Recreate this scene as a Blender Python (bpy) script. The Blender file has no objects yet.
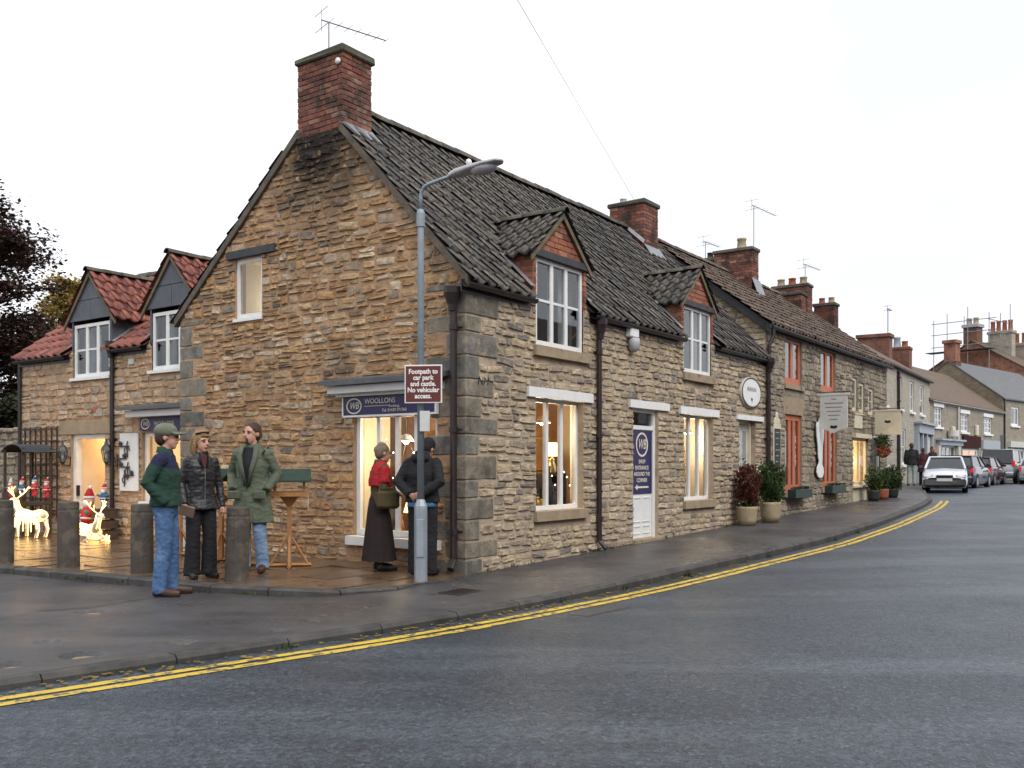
import bpy, bmesh, math, random
from mathutils import Vector, Matrix, noise
random.seed(7)
R = math.radians
sc = bpy.context.scene
COL = sc.collection

# ------------------------------------------------------------------ camera, sky, sun, exposure
cam_d = bpy.data.cameras.new('camera'); cam = bpy.data.objects.new('camera', cam_d); COL.objects.link(cam)
cam.location = (0, 0, 1.385); cam.rotation_euler = (R(90), 0, 0)
cam_d.sensor_width = 36; cam_d.lens = 930 / 1024 * 36
cam_d.shift_y = 81 / 1024            # a level camera whose picture is cropped from the upper part
cam_d.clip_start = .1; cam_d.clip_end = 3000
sc.camera = cam

SUN_EL, SUN_AZ = 48, 150             # soft light from high above the street
w = bpy.data.worlds.new('World'); sc.world = w; w.use_nodes = True
nt = w.node_tree; nt.nodes.clear()
def nd(nt, t, props=None, **inp):
    n = nt.nodes.new(t)
    for k, v in (props or {}).items(): setattr(n, k, v)
    for k, v in inp.items():
        s = n.inputs[int(k[1:])] if k[0] == 'i' and k[1:].isdigit() else n.inputs[k.replace('_', ' ')]
        if isinstance(v, bpy.types.NodeSocket): nt.links.new(v, s)
        else: s.default_value = v
    return n
def c4(c): return (*c, 1) if len(c) == 3 else c
def ramp(nt, fac, stops, interp='LINEAR'):
    n = nt.nodes.new('ShaderNodeValToRGB'); r = n.color_ramp; r.interpolation = interp
    while len(r.elements) < len(stops): r.elements.new(.5)
    for e, (p, c) in zip(r.elements, stops): e.position = p; e.color = c4(c)
    nt.links.new(fac, n.inputs[0]); return n.outputs[0]
def mix(nt, fac, a, b, mode='MIX'):
    n = nt.nodes.new('ShaderNodeMix'); n.data_type = 'RGBA'; n.blend_type = mode
    for s, v in ((n.inputs[0], fac), (n.inputs[6], a), (n.inputs[7], b)):
        if isinstance(v, bpy.types.NodeSocket): nt.links.new(v, s)
        else: s.default_value = v if isinstance(v, (int, float)) else c4(v)
    return n.outputs[2]
def mth(nt, op, a, b=0.0, clamp=False):
    n = nt.nodes.new('ShaderNodeMath'); n.operation = op; n.use_clamp = clamp
    for s, v in ((n.inputs[0], a), (n.inputs[1], b)):
        if isinstance(v, bpy.types.NodeSocket): nt.links.new(v, s)
        else: s.default_value = v
    return n.outputs[0]
sky = nd(nt, 'ShaderNodeTexSky'); sky.sky_type = 'NISHITA'; sky.sun_disc = False
sky.sun_elevation = R(SUN_EL); sky.sun_rotation = R(SUN_AZ)
tc = nd(nt, 'ShaderNodeTexCoord')
mp = nd(nt, 'ShaderNodeMapping', Vector=tc.outputs['Generated'], Scale=(1, 1, 2.2), Location=(.55, .1, .3))
cl = nd(nt, 'ShaderNodeTexNoise', Vector=mp.outputs[0], Scale=1.5, Detail=6.0, Roughness=.5)
cloud = ramp(nt, cl.outputs[0], [(.36, (6.8, 6.95, 7.4)), (.58, (9.0, 9.1, 9.4))])
colr = mix(nt, .95, sky.outputs[0], cloud)
bg = nd(nt, 'ShaderNodeBackground', Color=colr, Strength=.1)
out = nd(nt, 'ShaderNodeOutputWorld', Surface=bg.outputs[0])
sun_d = bpy.data.lights.new('sun', 'SUN'); sun_d.energy = 1.5; sun_d.angle = R(35); sun_d.color = (1, .97, .92)
sun = bpy.data.objects.new('sun', sun_d); COL.objects.link(sun)
sun.rotation_euler = (R(90 - SUN_EL), 0, R(180 - SUN_AZ))
vs = sc.view_settings; vs.view_transform = 'Standard'; vs.look = 'None'; vs.exposure = .58; vs.gamma = 1; vs.use_curve_mapping = False
sc.render.engine = 'CYCLES'; sc.cycles.use_denoising = True; sc.cycles.max_bounces = 6; sc.cycles.transparent_max_bounces = 12
sc.cycles.sample_clamp_indirect = 6; sc.cycles.caustics_reflective = False; sc.cycles.caustics_refractive = False

# ------------------------------------------------------------------ materials
MATS = {}
def base_mat(name):
    m = bpy.data.materials.new(name); m.use_nodes = True; MATS[name] = m
    return m, m.node_tree, m.node_tree.nodes['Principled BSDF']
def pos(nt): return nd(nt, 'ShaderNodeNewGeometry')
def pm(name, c1, c2=None, scale=6, rough=.75, rough2=None, bump=0, bscale=40, metal=0, spec=.4, emit=None, estr=0, lo=.35, hi=.68, stain=None, coat=0):
    m, nt, b = base_mat(name); g = pos(nt)
    c2 = c2 or tuple(x * .75 for x in c1)
    n = nd(nt, 'ShaderNodeTexNoise', Vector=g.outputs['Position'], Scale=scale, Detail=6.0, Roughness=.6)
    col = ramp(nt, n.outputs[0], [(lo, c1), (hi, c2)])
    if stain:
        sc_, lo_, hi_, cs = stain
        n2 = nd(nt, 'ShaderNodeTexNoise', Vector=g.outputs['Position'], Scale=sc_, Detail=5.0, Roughness=.65)
        col = mix(nt, ramp(nt, n2.outputs[0], [(lo_, (0, 0, 0)), (hi_, (1, 1, 1))]), col, cs)
    nt.links.new(col, b.inputs['Base Color'])
    b.inputs['Roughness'].default_value = rough; b.inputs['Metallic'].default_value = metal
    b.inputs['Specular IOR Level'].default_value = spec; b.inputs['Coat Weight'].default_value = coat
    if rough2 is not None:
        n3 = nd(nt, 'ShaderNodeTexNoise', Vector=g.outputs['Position'], Scale=scale * .6, Detail=4.0)
        r = nd(nt, 'ShaderNodeMapRange', i0=n3.outputs[0], i1=.35, i2=.65, i3=rough, i4=rough2); nt.links.new(r.outputs[0], b.inputs['Roughness'])
    if bump:
        n4 = nd(nt, 'ShaderNodeTexNoise', Vector=g.outputs['Position'], Scale=bscale, Detail=5.0, Roughness=.65)
        bp = nd(nt, 'ShaderNodeBump', Height=n4.outputs[0], Strength=bump, Distance=.02); nt.links.new(bp.outputs[0], b.inputs['Normal'])
    if emit:
        b.inputs['Emission Color'].default_value = c4(emit); b.inputs['Emission Strength'].default_value = estr
    return m
def piece_mat(name, pal, var=.5, dark=(.03, .028, .024), dscale=1.1, dlo=.56, dhi=.72, damt=.8, rough=.85, bump=.6, bscale=34, fine=14, moss=None, spots=(), spec=.3, smear=None):
    """stone, brick or tile: a tint for each piece, mottling, and weather stains of their own shape"""
    m, nt, b = base_mat(name); g = pos(nt); P = g.outputs['Position']
    oi = nd(nt, 'ShaderNodeObjectInfo')
    r = mth(nt, 'FRACT', mth(nt, 'ADD', g.outputs['Random Per Island'], mth(nt, 'MULTIPLY', oi.outputs['Random'], 7.31)))
    k = len(pal); col = ramp(nt, r, [(i / max(1, k - 1), c) for i, c in enumerate(pal)])
    n = nd(nt, 'ShaderNodeTexNoise', Vector=P, Scale=fine, Detail=7.0, Roughness=.65)
    v = nd(nt, 'ShaderNodeMapRange', i0=n.outputs[0], i1=.25, i2=.75, i3=1 - var, i4=1 + var)
    cc = nd(nt, 'ShaderNodeCombineColor', i0=v.outputs[0], i1=v.outputs[0], i2=v.outputs[0])
    col = mix(nt, 1.0, col, cc.outputs[0], 'MULTIPLY')
    n2 = nd(nt, 'ShaderNodeTexNoise', Vector=P, Scale=dscale, Detail=8.0, Roughness=.68)
    f = ramp(nt, n2.outputs[0], [(dlo, (0, 0, 0)), (dhi, (damt, damt, damt))])
    col = mix(nt, f, col, dark)
    for (x, y, z, rad, cs, amt) in spots:
        d = nd(nt, 'ShaderNodeVectorMath', {'operation': 'DISTANCE'}, i0=P, i1=(x, y, z))
        q = mth(nt, 'ADD', mth(nt, 'DIVIDE', d.outputs['Value'], rad), mth(nt, 'MULTIPLY', n2.outputs[0], 1.6))
        col = mix(nt, ramp(nt, mth(nt, 'MULTIPLY', q, .5), [(.55, (amt,) * 3), (.8, (0, 0, 0))]), col, cs)
    if moss:
        n5 = nd(nt, 'ShaderNodeTexNoise', Vector=P, Scale=moss[1], Detail=7.0, Roughness=.7)
        col = mix(nt, ramp(nt, n5.outputs[0], [(moss[2], (0, 0, 0)), (moss[3], (1, 1, 1))]), col, moss[0])
    if smear:
        n6 = nd(nt, 'ShaderNodeTexNoise', Vector=P, Scale=smear[1], Detail=6.0, Roughness=.7)
        col = mix(nt, ramp(nt, n6.outputs[0], [(smear[2], (0, 0, 0)), (smear[3], (.85, .85, .85))]), col, smear[0])
    nt.links.new(col, b.inputs['Base Color']); b.inputs['Roughness'].default_value = rough; b.inputs['Specular IOR Level'].default_value = spec
    n4 = nd(nt, 'ShaderNodeTexNoise', Vector=P, Scale=bscale, Detail=6.0, Roughness=.7)
    bp = nd(nt, 'ShaderNodeBump', Height=n4.outputs[0], Strength=bump, Distance=.02); nt.links.new(bp.outputs[0], b.inputs['Normal'])
    return m
def glass_mat(name, tint=(.85, .9, .9), refl=1.0):
    m, nt, b = base_mat(name); nt.nodes.remove(b)
    ge = pos(nt); dt = nd(nt, 'ShaderNodeVectorMath', {'operation': 'DOT_PRODUCT'}, i0=ge.outputs['Incoming'], i1=ge.outputs['Normal'])
    cosi = mth(nt, 'ABSOLUTE', dt.outputs['Value'])
    f = mth(nt, 'MULTIPLY', mth(nt, 'ADD', mth(nt, 'MULTIPLY', mth(nt, 'POWER', mth(nt, 'SUBTRACT', 1.0, cosi), 5.0), .96), .04), refl, True)
    t = nd(nt, 'ShaderNodeBsdfTransparent', Color=c4(tint)); gl = nd(nt, 'ShaderNodeBsdfGlossy', Roughness=.02)
    mx = nd(nt, 'ShaderNodeMixShader', i0=f, i1=t.outputs[0], i2=gl.outputs[0])
    nt.links.new(mx.outputs[0], nt.nodes['Material Output'].inputs[0]); return m
def brick_mat(name, c1, c2, mortar, scale=1.0, dark=(.03, .02, .018)):
    """far brickwork, too small to pick apart"""
    m, nt, b = base_mat(name); tcn = nd(nt, 'ShaderNodeTexCoord'); sp = nd(nt, 'ShaderNodeSeparateXYZ', Vector=tcn.outputs['Object'])
    cb = nd(nt, 'ShaderNodeCombineXYZ', X=mth(nt, 'ADD', sp.outputs[0], sp.outputs[1]), Y=sp.outputs[2])
    br = nd(nt, 'ShaderNodeTexBrick', Vector=cb.outputs[0], Color1=c4(c1), Color2=c4(c2), Mortar=c4(mortar), Scale=scale, Mortar_Size=.012)
    br.inputs['Brick Width'].default_value = .225; br.inputs['Row Height'].default_value = .075
    n = nd(nt, 'ShaderNodeTexNoise', Vector=tcn.outputs['Object'], Scale=2.2, Detail=6.0, Roughness=.7)
    col = mix(nt, ramp(nt, n.outputs[0], [(.45, (0, 0, 0)), (.7, (.8, .8, .8))]), br.outputs[0], dark)
    nt.links.new(col, b.inputs['Base Color']); b.inputs['Roughness'].default_value = .9
    bp = nd(nt, 'ShaderNodeBump', Height=br.outputs['Fac'], Strength=.5, Distance=-.01); nt.links.new(bp.outputs[0], b.inputs['Normal'])
    return m

# ------------------------------------------------------------------ mesh helpers
class MB:
    def __init__(s): s.v = []; s.f = []
    def add(s, vs, fs):
        o = len(s.v); s.v += [tuple(p) for p in vs]; s.f += [tuple(i + o for i in f) for f in fs]; return s
    def poly(s, pts): return s.add(pts, [range(len(pts))])
    def box(s, x0, x1, y0, y1, z0, z1):
        return s.add([(x0, y0, z0), (x1, y0, z0), (x1, y1, z0), (x0, y1, z0), (x0, y0, z1), (x1, y0, z1), (x1, y1, z1), (x0, y1, z1)],
                     [(0, 3, 2, 1), (4, 5, 6, 7), (0, 1, 5, 4), (1, 2, 6, 5), (2, 3, 7, 6), (3, 0, 4, 7)])
    def tbox(s, T, a0, a1, c0, c1, z0, z1):
        p = [T(a, c, z) for z in (z0, z1) for a, c in ((a0, c0), (a1, c0), (a1, c1), (a0, c1))]
        return s.add(p, [(0, 3, 2, 1), (4, 5, 6, 7), (0, 1, 5, 4), (1, 2, 6, 5), (2, 3, 7, 6), (3, 0, 4, 7)])
    def cbox(s, x0, x1, y0, y1, z0, z1, b=.01, jit=0):
        """a chamfered block"""
        X = (x0, x1); Y = (y0, y1); Z = (z0, z1); V = []; idx = {}
        for i in (0, 1):
            for j in (0, 1):
                for k in (0, 1):
                    sx, sy, sz = 1 - 2 * i, 1 - 2 * j, 1 - 2 * k
                    jx, jy, jz = (random.uniform(-jit, jit) for _ in range(3))
                    for ax in range(3):
                        p = [X[i] + sx * b + jx, Y[j] + sy * b + jy, Z[k] + sz * b + jz]
                        p[ax] -= (sx, sy, sz)[ax] * b
                        idx[(i, j, k, ax)] = len(V); V.append(p)
        F = []
        for ax in range(3):
            o = [q for q in range(3) if q != ax]
            for sd in (0, 1):
                f = []
                for u_, v_ in ((0, 0), (1, 0), (1, 1), (0, 1)):
                    k = [0, 0, 0]; k[ax] = sd; k[o[0]] = u_; k[o[1]] = v_; f.append(idx[(*k, ax)])
                F.append(f)
            for u_ in (0, 1):
                for v_ in (0, 1):
                    k0 = [0, 0, 0]; k0[o[0]] = u_; k0[o[1]] = v_; k1 = list(k0); k1[ax] = 1
                    F.append([idx[(*k0, o[0])], idx[(*k1, o[0])], idx[(*k1, o[1])], idx[(*k0, o[1])]])
        for i in (0, 1):
            for j in (0, 1):
                for k in (0, 1): F.append([idx[(i, j, k, a)] for a in range(3)])
        return s.add(V, F)
    def tube(s, pts, r, n=8, cap=True, sq=(1, 1)):
        pts = [Vector(p) for p in pts]; rs = r if isinstance(r, (list, tuple)) else [r] * len(pts)
        ref = None; rings = []
        for i, p in enumerate(pts):
            d = (pts[min(i + 1, len(pts) - 1)] - pts[max(i - 1, 0)]).normalized()
            if ref is None: ref = Vector((0, 0, 1)) if abs(d.z) < .9 else Vector((1, 0, 0))
            a = d.cross(ref).normalized(); b_ = a.cross(d).normalized(); ref = b_
            q = rs[i] if isinstance(rs[i], (tuple, list)) else (rs[i] * sq[0], rs[i] * sq[1])
            rings.append([p + a * math.cos(2 * math.pi * k / n) * q[0] + b_ * math.sin(2 * math.pi * k / n) * q[1] for k in range(n)])
        vs = [v for rg in rings for v in rg]; fs = []
        for i in range(len(rings) - 1):
            for k in range(n): fs.append((i * n + k, i * n + (k + 1) % n, (i + 1) * n + (k + 1) % n, (i + 1) * n + k))
        if cap: fs += [tuple(range(n))[::-1], tuple(range((len(rings) - 1) * n, len(rings) * n))]
        return s.add(vs, fs)
    def lathe(s, prof, o=(0, 0, 0), n=16):
        vs = []; fs = []
        for r, z in prof: vs += [(o[0] + r * math.cos(2 * math.pi * k / n), o[1] + r * math.sin(2 * math.pi * k / n), o[2] + z) for k in range(n)]
        for i in range(len(prof) - 1):
            for k in range(n): fs.append((i * n + k, i * n + (k + 1) % n, (i + 1) * n + (k + 1) % n, (i + 1) * n + k))
        fs += [tuple(range(n))[::-1], tuple(range((len(prof) - 1) * n, len(prof) * n))]
        return s.add(vs, fs)
    def ell(s, c, r, n=14, m=9, rot=None):
        vs = []; fs = []
        for i in range(m + 1):
            th = math.pi * i / m
            for k in range(n):
                ph = 2 * math.pi * k / n
                p = Vector((r[0] * math.sin(th) * math.cos(ph), r[1] * math.sin(th) * math.sin(ph), r[2] * math.cos(th)))
                if rot: p = rot @ p
                vs.append(p + Vector(c))
        for i in range(m):
            for k in range(n): fs.append((i * n + k, (i + 1) * n + k, (i + 1) * n + (k + 1) % n, i * n + (k + 1) % n))
        return s.add(vs, fs)
    def mesh(s, name, mat, smooth=False):
        me = bpy.data.meshes.new(name); me.from_pydata(s.v, [], s.f); me.validate()
        if mat: me.materials.append(MATS[mat] if isinstance(mat, str) else mat)
        if smooth: me.polygons.foreach_set('use_smooth', [True] * len(me.polygons))
        me.update(); return me
    def ob(s, name, mat, parent=None, smooth=False, kind=None):
        return link(name, s.mesh(name, mat, smooth), parent, kind)
def link(name, me, parent=None, kind=None, loc=None, rot=None, scale=None):
    o = bpy.data.objects.new(name, me); COL.objects.link(o)
    if parent is not None: o.parent = parent
    if kind: o['kind'] = kind
    if loc is not None: o.location = loc
    if rot is not None: o.rotation_euler = rot
    if scale is not None: o.scale = scale
    return o
def thing(name, label, cat, loc=(0, 0, 0), rz=0, group=None):
    o = bpy.data.objects.new(name, None); COL.objects.link(o); o.location = loc; o.rotation_euler = (0, 0, rz); o.empty_display_size = .2
    return tag(o, label, cat, group)
def tag(o, label, cat, group=None):
    o['label'] = label; o['category'] = cat
    if group: o['group'] = group
    return o
def structure(o): o['kind'] = 'structure'; return o
BENCH = bpy.data.scenes.new('bench')          # an empty scene in which modifiers and lettering are turned into meshes
def baked(o):
    BENCH.collection.objects.link(o); vl = BENCH.view_layers[0]; vl.update(); dg = vl.depsgraph
    me = bpy.data.meshes.new_from_object(o.evaluated_get(dg)); bpy.data.objects.remove(o); return me
def text(s, size, mat, parent, loc, rot, depth=.003, align='CENTER', shear=0, sx=1, name='lettering', bold=0):
    cu = bpy.data.curves.new('t', 'FONT'); cu.body = s; cu.size = size; cu.align_x = align; cu.align_y = 'CENTER'; cu.extrude = depth; cu.shear = shear; cu.offset = bold; cu.resolution_u = 3
    o = bpy.data.objects.new('t', cu); me = baked(o)
    me.materials.clear(); me.materials.append(MATS[mat]); me.name = name
    return link(name, me, parent, None, loc, rot, (sx, 1, 1))
FR = (R(90), 0, 0); GR = (R(90), 0, R(-90))     # lettering on a front, lettering on a gable

# ------------------------------------------------------------------ the lie of the land
CX, CY = -.579, 11.7                                  # foot of the corner of the cottage
UX, UY = .57760, .81636                               # along its front, away from the camera
ROT = math.atan2(UY, UX)
def xy(s, t): return (CX + s * UX - t * UY, CY + s * UY + t * UX)
def st(x, y): a, b = x - CX, y - CY; return a * UX + b * UY, -a * UY + b * UX
def lerp_pts(x, pts):
    if x <= pts[0][0]: return pts[0][1]
    for (a, p), (b, q) in zip(pts, pts[1:]):
        if x <= b:
            f = (x - a) / (b - a); return p + (q - p) * f
    return pts[-1][1]
def smooth_pts(x, pts, w=.8): return sum(lerp_pts(x + d * w, pts) for d in (-1, -.5, 0, .5, 1)) / 5
def gz(s): return smooth_pts(s, [(-3, 0), (0, .0), (2, .035), (20, .4), (32, .5)], 1.5)     # pavement height along the street
KERB = [(-40, 6.5), (-14, .6), (-6.25, -1.11), (-4.95, -1.34), (-3.13, -1.72), (-.64, -1.93), (2.25, -2.05), (6.95, -2.35), (11.4, -2.25), (17.5, -1.85), (21, -1.4), (25, -.4), (29, .45), (34, 1.1), (46, 1.4), (61, 0), (80, -4.5), (130, -18)]
def kt(s): return smooth_pts(s, KERB, .9)
def kh(s): return lerp_pts(s, [(-6, .05), (-1, .07), (2, .1)])                                  # kerb height
def road_z(s, t):
    d = kt(s) - t
    return gz(s) - kh(s) - .012 + .03 * min(1, max(0, d) / 3) - .05 * max(0, -s / 10 if s < 0 else 0) * min(1, max(0, d) / 5)
FORE = [(-3.6, 14), (-3.35, 6.5), (-3.21, 5.15), (-2.92, 2.96), (-2.74, 1.29), (-2.5, .55), (-2.14, .1), (-1.43, -.18), (-.62, -.12)]   # kerb of the forecourt (s, t)
# ------------------------------------------------------------------ ground materials
def asphalt(name, c1, c2, wet, sp=180, chips=(.13, .14, .15), wear=(.1, .1, .1), wl=.5, bump=.5, grain=.6):
    m, nt, b = base_mat(name); g = pos(nt); P = g.outputs['Position']
    n1 = nd(nt, 'ShaderNodeTexNoise', Vector=P, Scale=.7, Detail=8.0, Roughness=.65)
    col = ramp(nt, n1.outputs[0], [(.35, c1), (.65, c2)])
    mpn = nd(nt, 'ShaderNodeMapping', Vector=P, Rotation=(0, 0, -ROT), Scale=(.10, .8, 1))
    n2 = nd(nt, 'ShaderNodeTexNoise', Vector=mpn.outputs[0], Scale=1.0, Detail=8.0, Roughness=.66)     # worn tracks along the street
    f = ramp(nt, n2.outputs[0], [(wl, (0, 0, 0)), (wl + .16, (.75, .75, .75))])
    col = mix(nt, f, col, wear)
    v = nd(nt, 'ShaderNodeTexVoronoi', Vector=P, Scale=sp)                                             # stone chippings
    v3 = nd(nt, 'ShaderNodeTexNoise', Vector=P, Scale=sp * .45, Detail=4.0, Roughness=.75)
    gr = nd(nt, 'ShaderNodeMapRange', i0=v3.outputs[0], i1=.32, i2=.68, i3=1 - grain, i4=1 + grain)
    gc = nd(nt, 'ShaderNodeCombineColor', i0=gr.outputs[0], i1=gr.outputs[0], i2=gr.outputs[0])
    col = mix(nt, 1.0, col, gc.outputs[0], 'MULTIPLY')
    v4 = nd(nt, 'ShaderNodeTexNoise', Vector=P, Scale=sp * .28, Detail=5.0, Roughness=.8)
    col = mix(nt, ramp(nt, v4.outputs[0], [(.54, (0, 0, 0)), (.64, (grain,) * 3)]), col, tuple(q * .35 for q in c1))
    col = mix(nt, ramp(nt, v.outputs['Color'], [(.72, (0, 0, 0)), (.95, (.7, .7, .7))]), col, chips)
    v2 = nd(nt, 'ShaderNodeTexVoronoi', Vector=P, Scale=16.0)
    col = mix(nt, ramp(nt, v2.outputs['Distance'], [(.05, (.5, .5, .5)), (.09, (0, 0, 0))]), col, tuple(q * 1.6 for q in chips))
    nt.links.new(col, b.inputs['Base Color'])
    n3 = nd(nt, 'ShaderNodeTexNoise', Vector=P, Scale=.5, Detail=9.0, Roughness=.7)
    r = nd(nt, 'ShaderNodeMapRange', i0=n3.outputs[0], i1=.3, i2=.7, i3=wet[0], i4=wet[1])
    nt.links.new(r.outputs[0], b.inputs['Roughness']); b.inputs['Specular IOR Level'].default_value = .5
    h = mth(nt, 'ADD', v3.outputs[0], mth(nt, 'MULTIPLY', v.outputs['Distance'], .5))
    bp = nd(nt, 'ShaderNodeBump', Height=h, Strength=bump, Distance=.012); nt.links.new(bp.outputs[0], b.inputs['Normal'])
    return m
asphalt('road_asphalt', (.020, .029, .041), (.036, .048, .064), (.27, .52), 58, (.13, .155, .185), (.078, .096, .118), .48, 1.0, .7)
asphalt('pavement_tarmac', (.028, .028, .033), (.080, .078, .082), (.14, .62), 150, (.13, .12, .115), (.105, .092, .085), .5, .5, .4)
pm('kerb_concrete', (.085, .08, .075), (.042, .04, .038), 5, .7, bump=.4, bscale=60, stain=(2.2, .5, .7, (.03, .03, .026)))
pm('far_ground', (.05, .055, .04), (.07, .07, .05), .3, .95)
piece_mat('wet_slab', [(.12, .075, .048), (.17, .11, .068), (.14, .095, .065), (.105, .075, .055), (.19, .125, .078)], .4, (.035, .025, .018), 1.6, .5, .7, .7, .2, .25, 30, 9, spec=.6)
pm('slab_bed', (.03, .022, .016), (.05, .04, .03), 8, .4)
pm('line_yellow', (.66, .46, .05), (.54, .37, .05), 9, .55, bump=.3, bscale=120, stain=(11, .52, .60, (.13, .11, .075)))
pm('pothole_base', (.34, .26, .15), (.20, .15, .09), 14, .8, bump=.6, bscale=60)

# ------------------------------------------------------------------ ground, road, pavement
g_ = MB(); N = 24
for i in range(N):
    for j in range(N):
        a = (-1500 + 3000 * i / N, -1500 + 3000 * j / N); q = 3000 / N
        g_.poly([(a[0], a[1], -.9), (a[0] + q, a[1], -.9), (a[0] + q, a[1] + q, -.9), (a[0], a[1] + q, -.9)])
structure(g_.ob('ground', 'far_ground'))
def gridmesh(ss, ts_of, zf):
    m = MB(); nr = len(ts_of(ss[0]))
    for s in ss:
        for t in ts_of(s): m.v.append((*xy(s, t), zf(s, t)))
    for i in range(len(ss) - 1):
        for j in range(nr - 1): m.f.append((i * nr + j, (i + 1) * nr + j, (i + 1) * nr + j + 1, i * nr + j + 1))
    return m
def frange(a, b, d):
    n = max(1, int(round((b - a) / d))); return [a + (b - a) * i / n for i in range(n + 1)]
ss = frange(-60, -15, 5)[:-1] + frange(-15, 30, .5)[:-1] + frange(30, 130, 2.5)
structure(gridmesh(ss, lambda s: [kt(s) - d for d in (0, .15, .35, .6, 1, 1.6, 2.4, 3.5, 5, 7, 10, 15, 25, 60)], road_z).ob('road', 'road_asphalt', smooth=True))
# double yellow lines
for k, d0 in enumerate((.22, .375)):
    m = MB(); pts = frange(-16, 21.2, .12)
    for s in pts:
        for e in (0, 1):
            t = kt(s) - d0 - e * (.095 + .014 * noise.noise(Vector((s * 2.1, k * 9, e * 5)))) + .012 * noise.noise(Vector((s * 1.3, e * 7, k * 3)))
            m.v.append((*xy(s, t), road_z(s, t) + .005))
    for i in range(len(pts) - 1): m.f.append((2 * i, 2 * i + 2, 2 * i + 3, 2 * i + 1))
    structure(m.ob('painted_yellow_line', 'line_yellow'))
# pavement (and the tarmac lane it widens into before the forecourt)
def fore_t(s): return lerp_pts(s, FORE)
HOLES = []                                     # (x, y, half width, half depth)
for (px, py, wd) in ((92, 611, 16), (84, 654, 22), (12, 664, 18), (182, 641, 15), (278, 629.5, 9), (318, 619, 11), (50, 640, 14)):
    Y = 1.40 * 930 / (py - 465); HOLES.append(((px - 512) / 930 * Y, Y, wd / 930 * Y, wd / 930 * Y * .8))
def pave_z(s, t):
    z = gz(s)
    x, y = xy(s, t)
    if s < 0: z += .012 * noise.noise(Vector((x * .7, y * .7, 0))) - .02 * min(1, -s / 2) * min(1, max(0, (t - kt(s)) / .3))
    for hx, hy, a, b in HOLES:
        dx, dy = (x - hx) / a, (y - hy) / b
        d = math.hypot(dx, dy) + .55 * noise.noise(Vector((x * 6, y * 6, 3)))
        if d < 1: z -= .04 * min(1, (1 - d) * 6)
    return z
def inner_t(s):
    if s < -.62: return fore_t(s)
    if s < 21.3: return .35
    return lerp_pts(s, [(21.3, 1.0), (23, 4), (60, 8), (130, 10)])
def pave_rows(s):
    a = kt(s) + .11; w_ = inner_t(s) - a; n_ = min(w_, 4.6)
    return [a + n_ * j / 115 for j in range(116)] + [a + n_ + (w_ - n_) * j / 20 for j in range(1, 21)]
ssp = frange(-40, -8, 1)[:-1] + frange(-8, -.7, .035)[:-1] + frange(-.7, 21.3, .25)[:-1] + frange(21.3, 130, 1.5)
pave = structure(gridmesh(ssp, pave_rows, pave_z).ob('pavement', 'pavement_tarmac', smooth=True))
for hx, hy, a, b in HOLES[:6]:                 # the older surface that shows in the broken patches
    m = MB(); s, t = st(hx, hy); z = gz(s) - .045
    ring = [(hx + a * .55 * math.cos(q * .52) * (1 + .5 * noise.noise(Vector((q * 1.7, hx, 0)))), hy + b * .5 * math.sin(q * .52) * (1 + .5 * noise.noise(Vector((q * 1.7, hx, 4)))), z) for q in range(12)]
    m.poly(ring); structure(m.ob('pothole', 'pothole_base'))
def kerb_block(s0, s1, parent, name='kerb_stone'):
    m = MB(); P = []
    for s in (s0, s1):
        for t, dz in ((kt(s), -.2), (kt(s) - .012, -.03), (kt(s) + .012, .004), (kt(s) + .115, .006), (kt(s) + .115, -.2)):
            P.append((*xy(s, t), gz(s) + dz + random.uniform(-.004, .004)))
    m.add(P, [(0, 1, 6, 5), (1, 2, 7, 6), (2, 3, 8, 7), (3, 4, 9, 8), (0, 4, 3, 2, 1), (5, 6, 7, 8, 9)])
    return m.ob(name, 'kerb_concrete', parent)
s = -15.
while s < 21: kerb_block(s + .006, s + .9 - .006, pave); s += .9
for a in frange(21, 120, 3)[:-1]: kerb_block(a + .01, a + 2.99, pave)
# ------------------------------------------------------------------ forecourt of wet stone slabs
F_ST = [(t, s) for s, t in FORE if s <= -1.43][::-1]
def fore_s(t): return lerp_pts(t, F_ST)
def fz(t): return lerp_pts(t, [(-.2, .005), (.6, .045), (2, .062), (14, .075)])
m = MB(); ts = frange(-.18, 14, .25)
for t in ts:
    for s in (fore_s(t) + .02, 3): m.v.append((*xy(s, t), fz(t) - .03))
for i in range(len(ts) - 1): m.f.append((2 * i, 2 * i + 1, 2 * i + 3, 2 * i + 2))
fore = structure(m.ob('forecourt', 'slab_bed'))
t = -.16; rng = random.Random(3)
while t < 12.5:
    h = rng.uniform(.36, .56); e = 0.0 if t < 5.6 else .5
    s = 0
    L = min(-fore_s(t + .01), -fore_s(t + h - .01)) - .14
    a = -e if t >= 5.6 else 0.0
    x1 = .0 if t < 5.4 else .45
    while x1 > -L + .08:
        wd = rng.uniform(.42, .85); x0 = x1 - wd
        if x0 < -L + .25: x0 = None
        p = []
        for tt in (t + .007, t + h - .007):
            lo = x0 if x0 is not None else fore_s(tt) + .15
            p.append((lo + .006, tt)); p.append((x1 - .006, tt))
        dz = rng.uniform(-.004, .004); m = MB(); tilt = rng.uniform(-.003, .003)
        top = [(*xy(*q), fz(q[1]) + dz + tilt * i) for i, q in enumerate((p[0], p[1], p[3], p[2]))]
        m.add(top + [(x_, y_, z_ - .05) for x_, y_, z_ in top], [(0, 1, 2, 3), (0, 4, 5, 1), (1, 5, 6, 2), (2, 6, 7, 3), (3, 7, 4, 0)])
        m.ob('slab', 'wet_slab', fore)
        if x0 is None: break
        x1 = x0
    t += h
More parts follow.
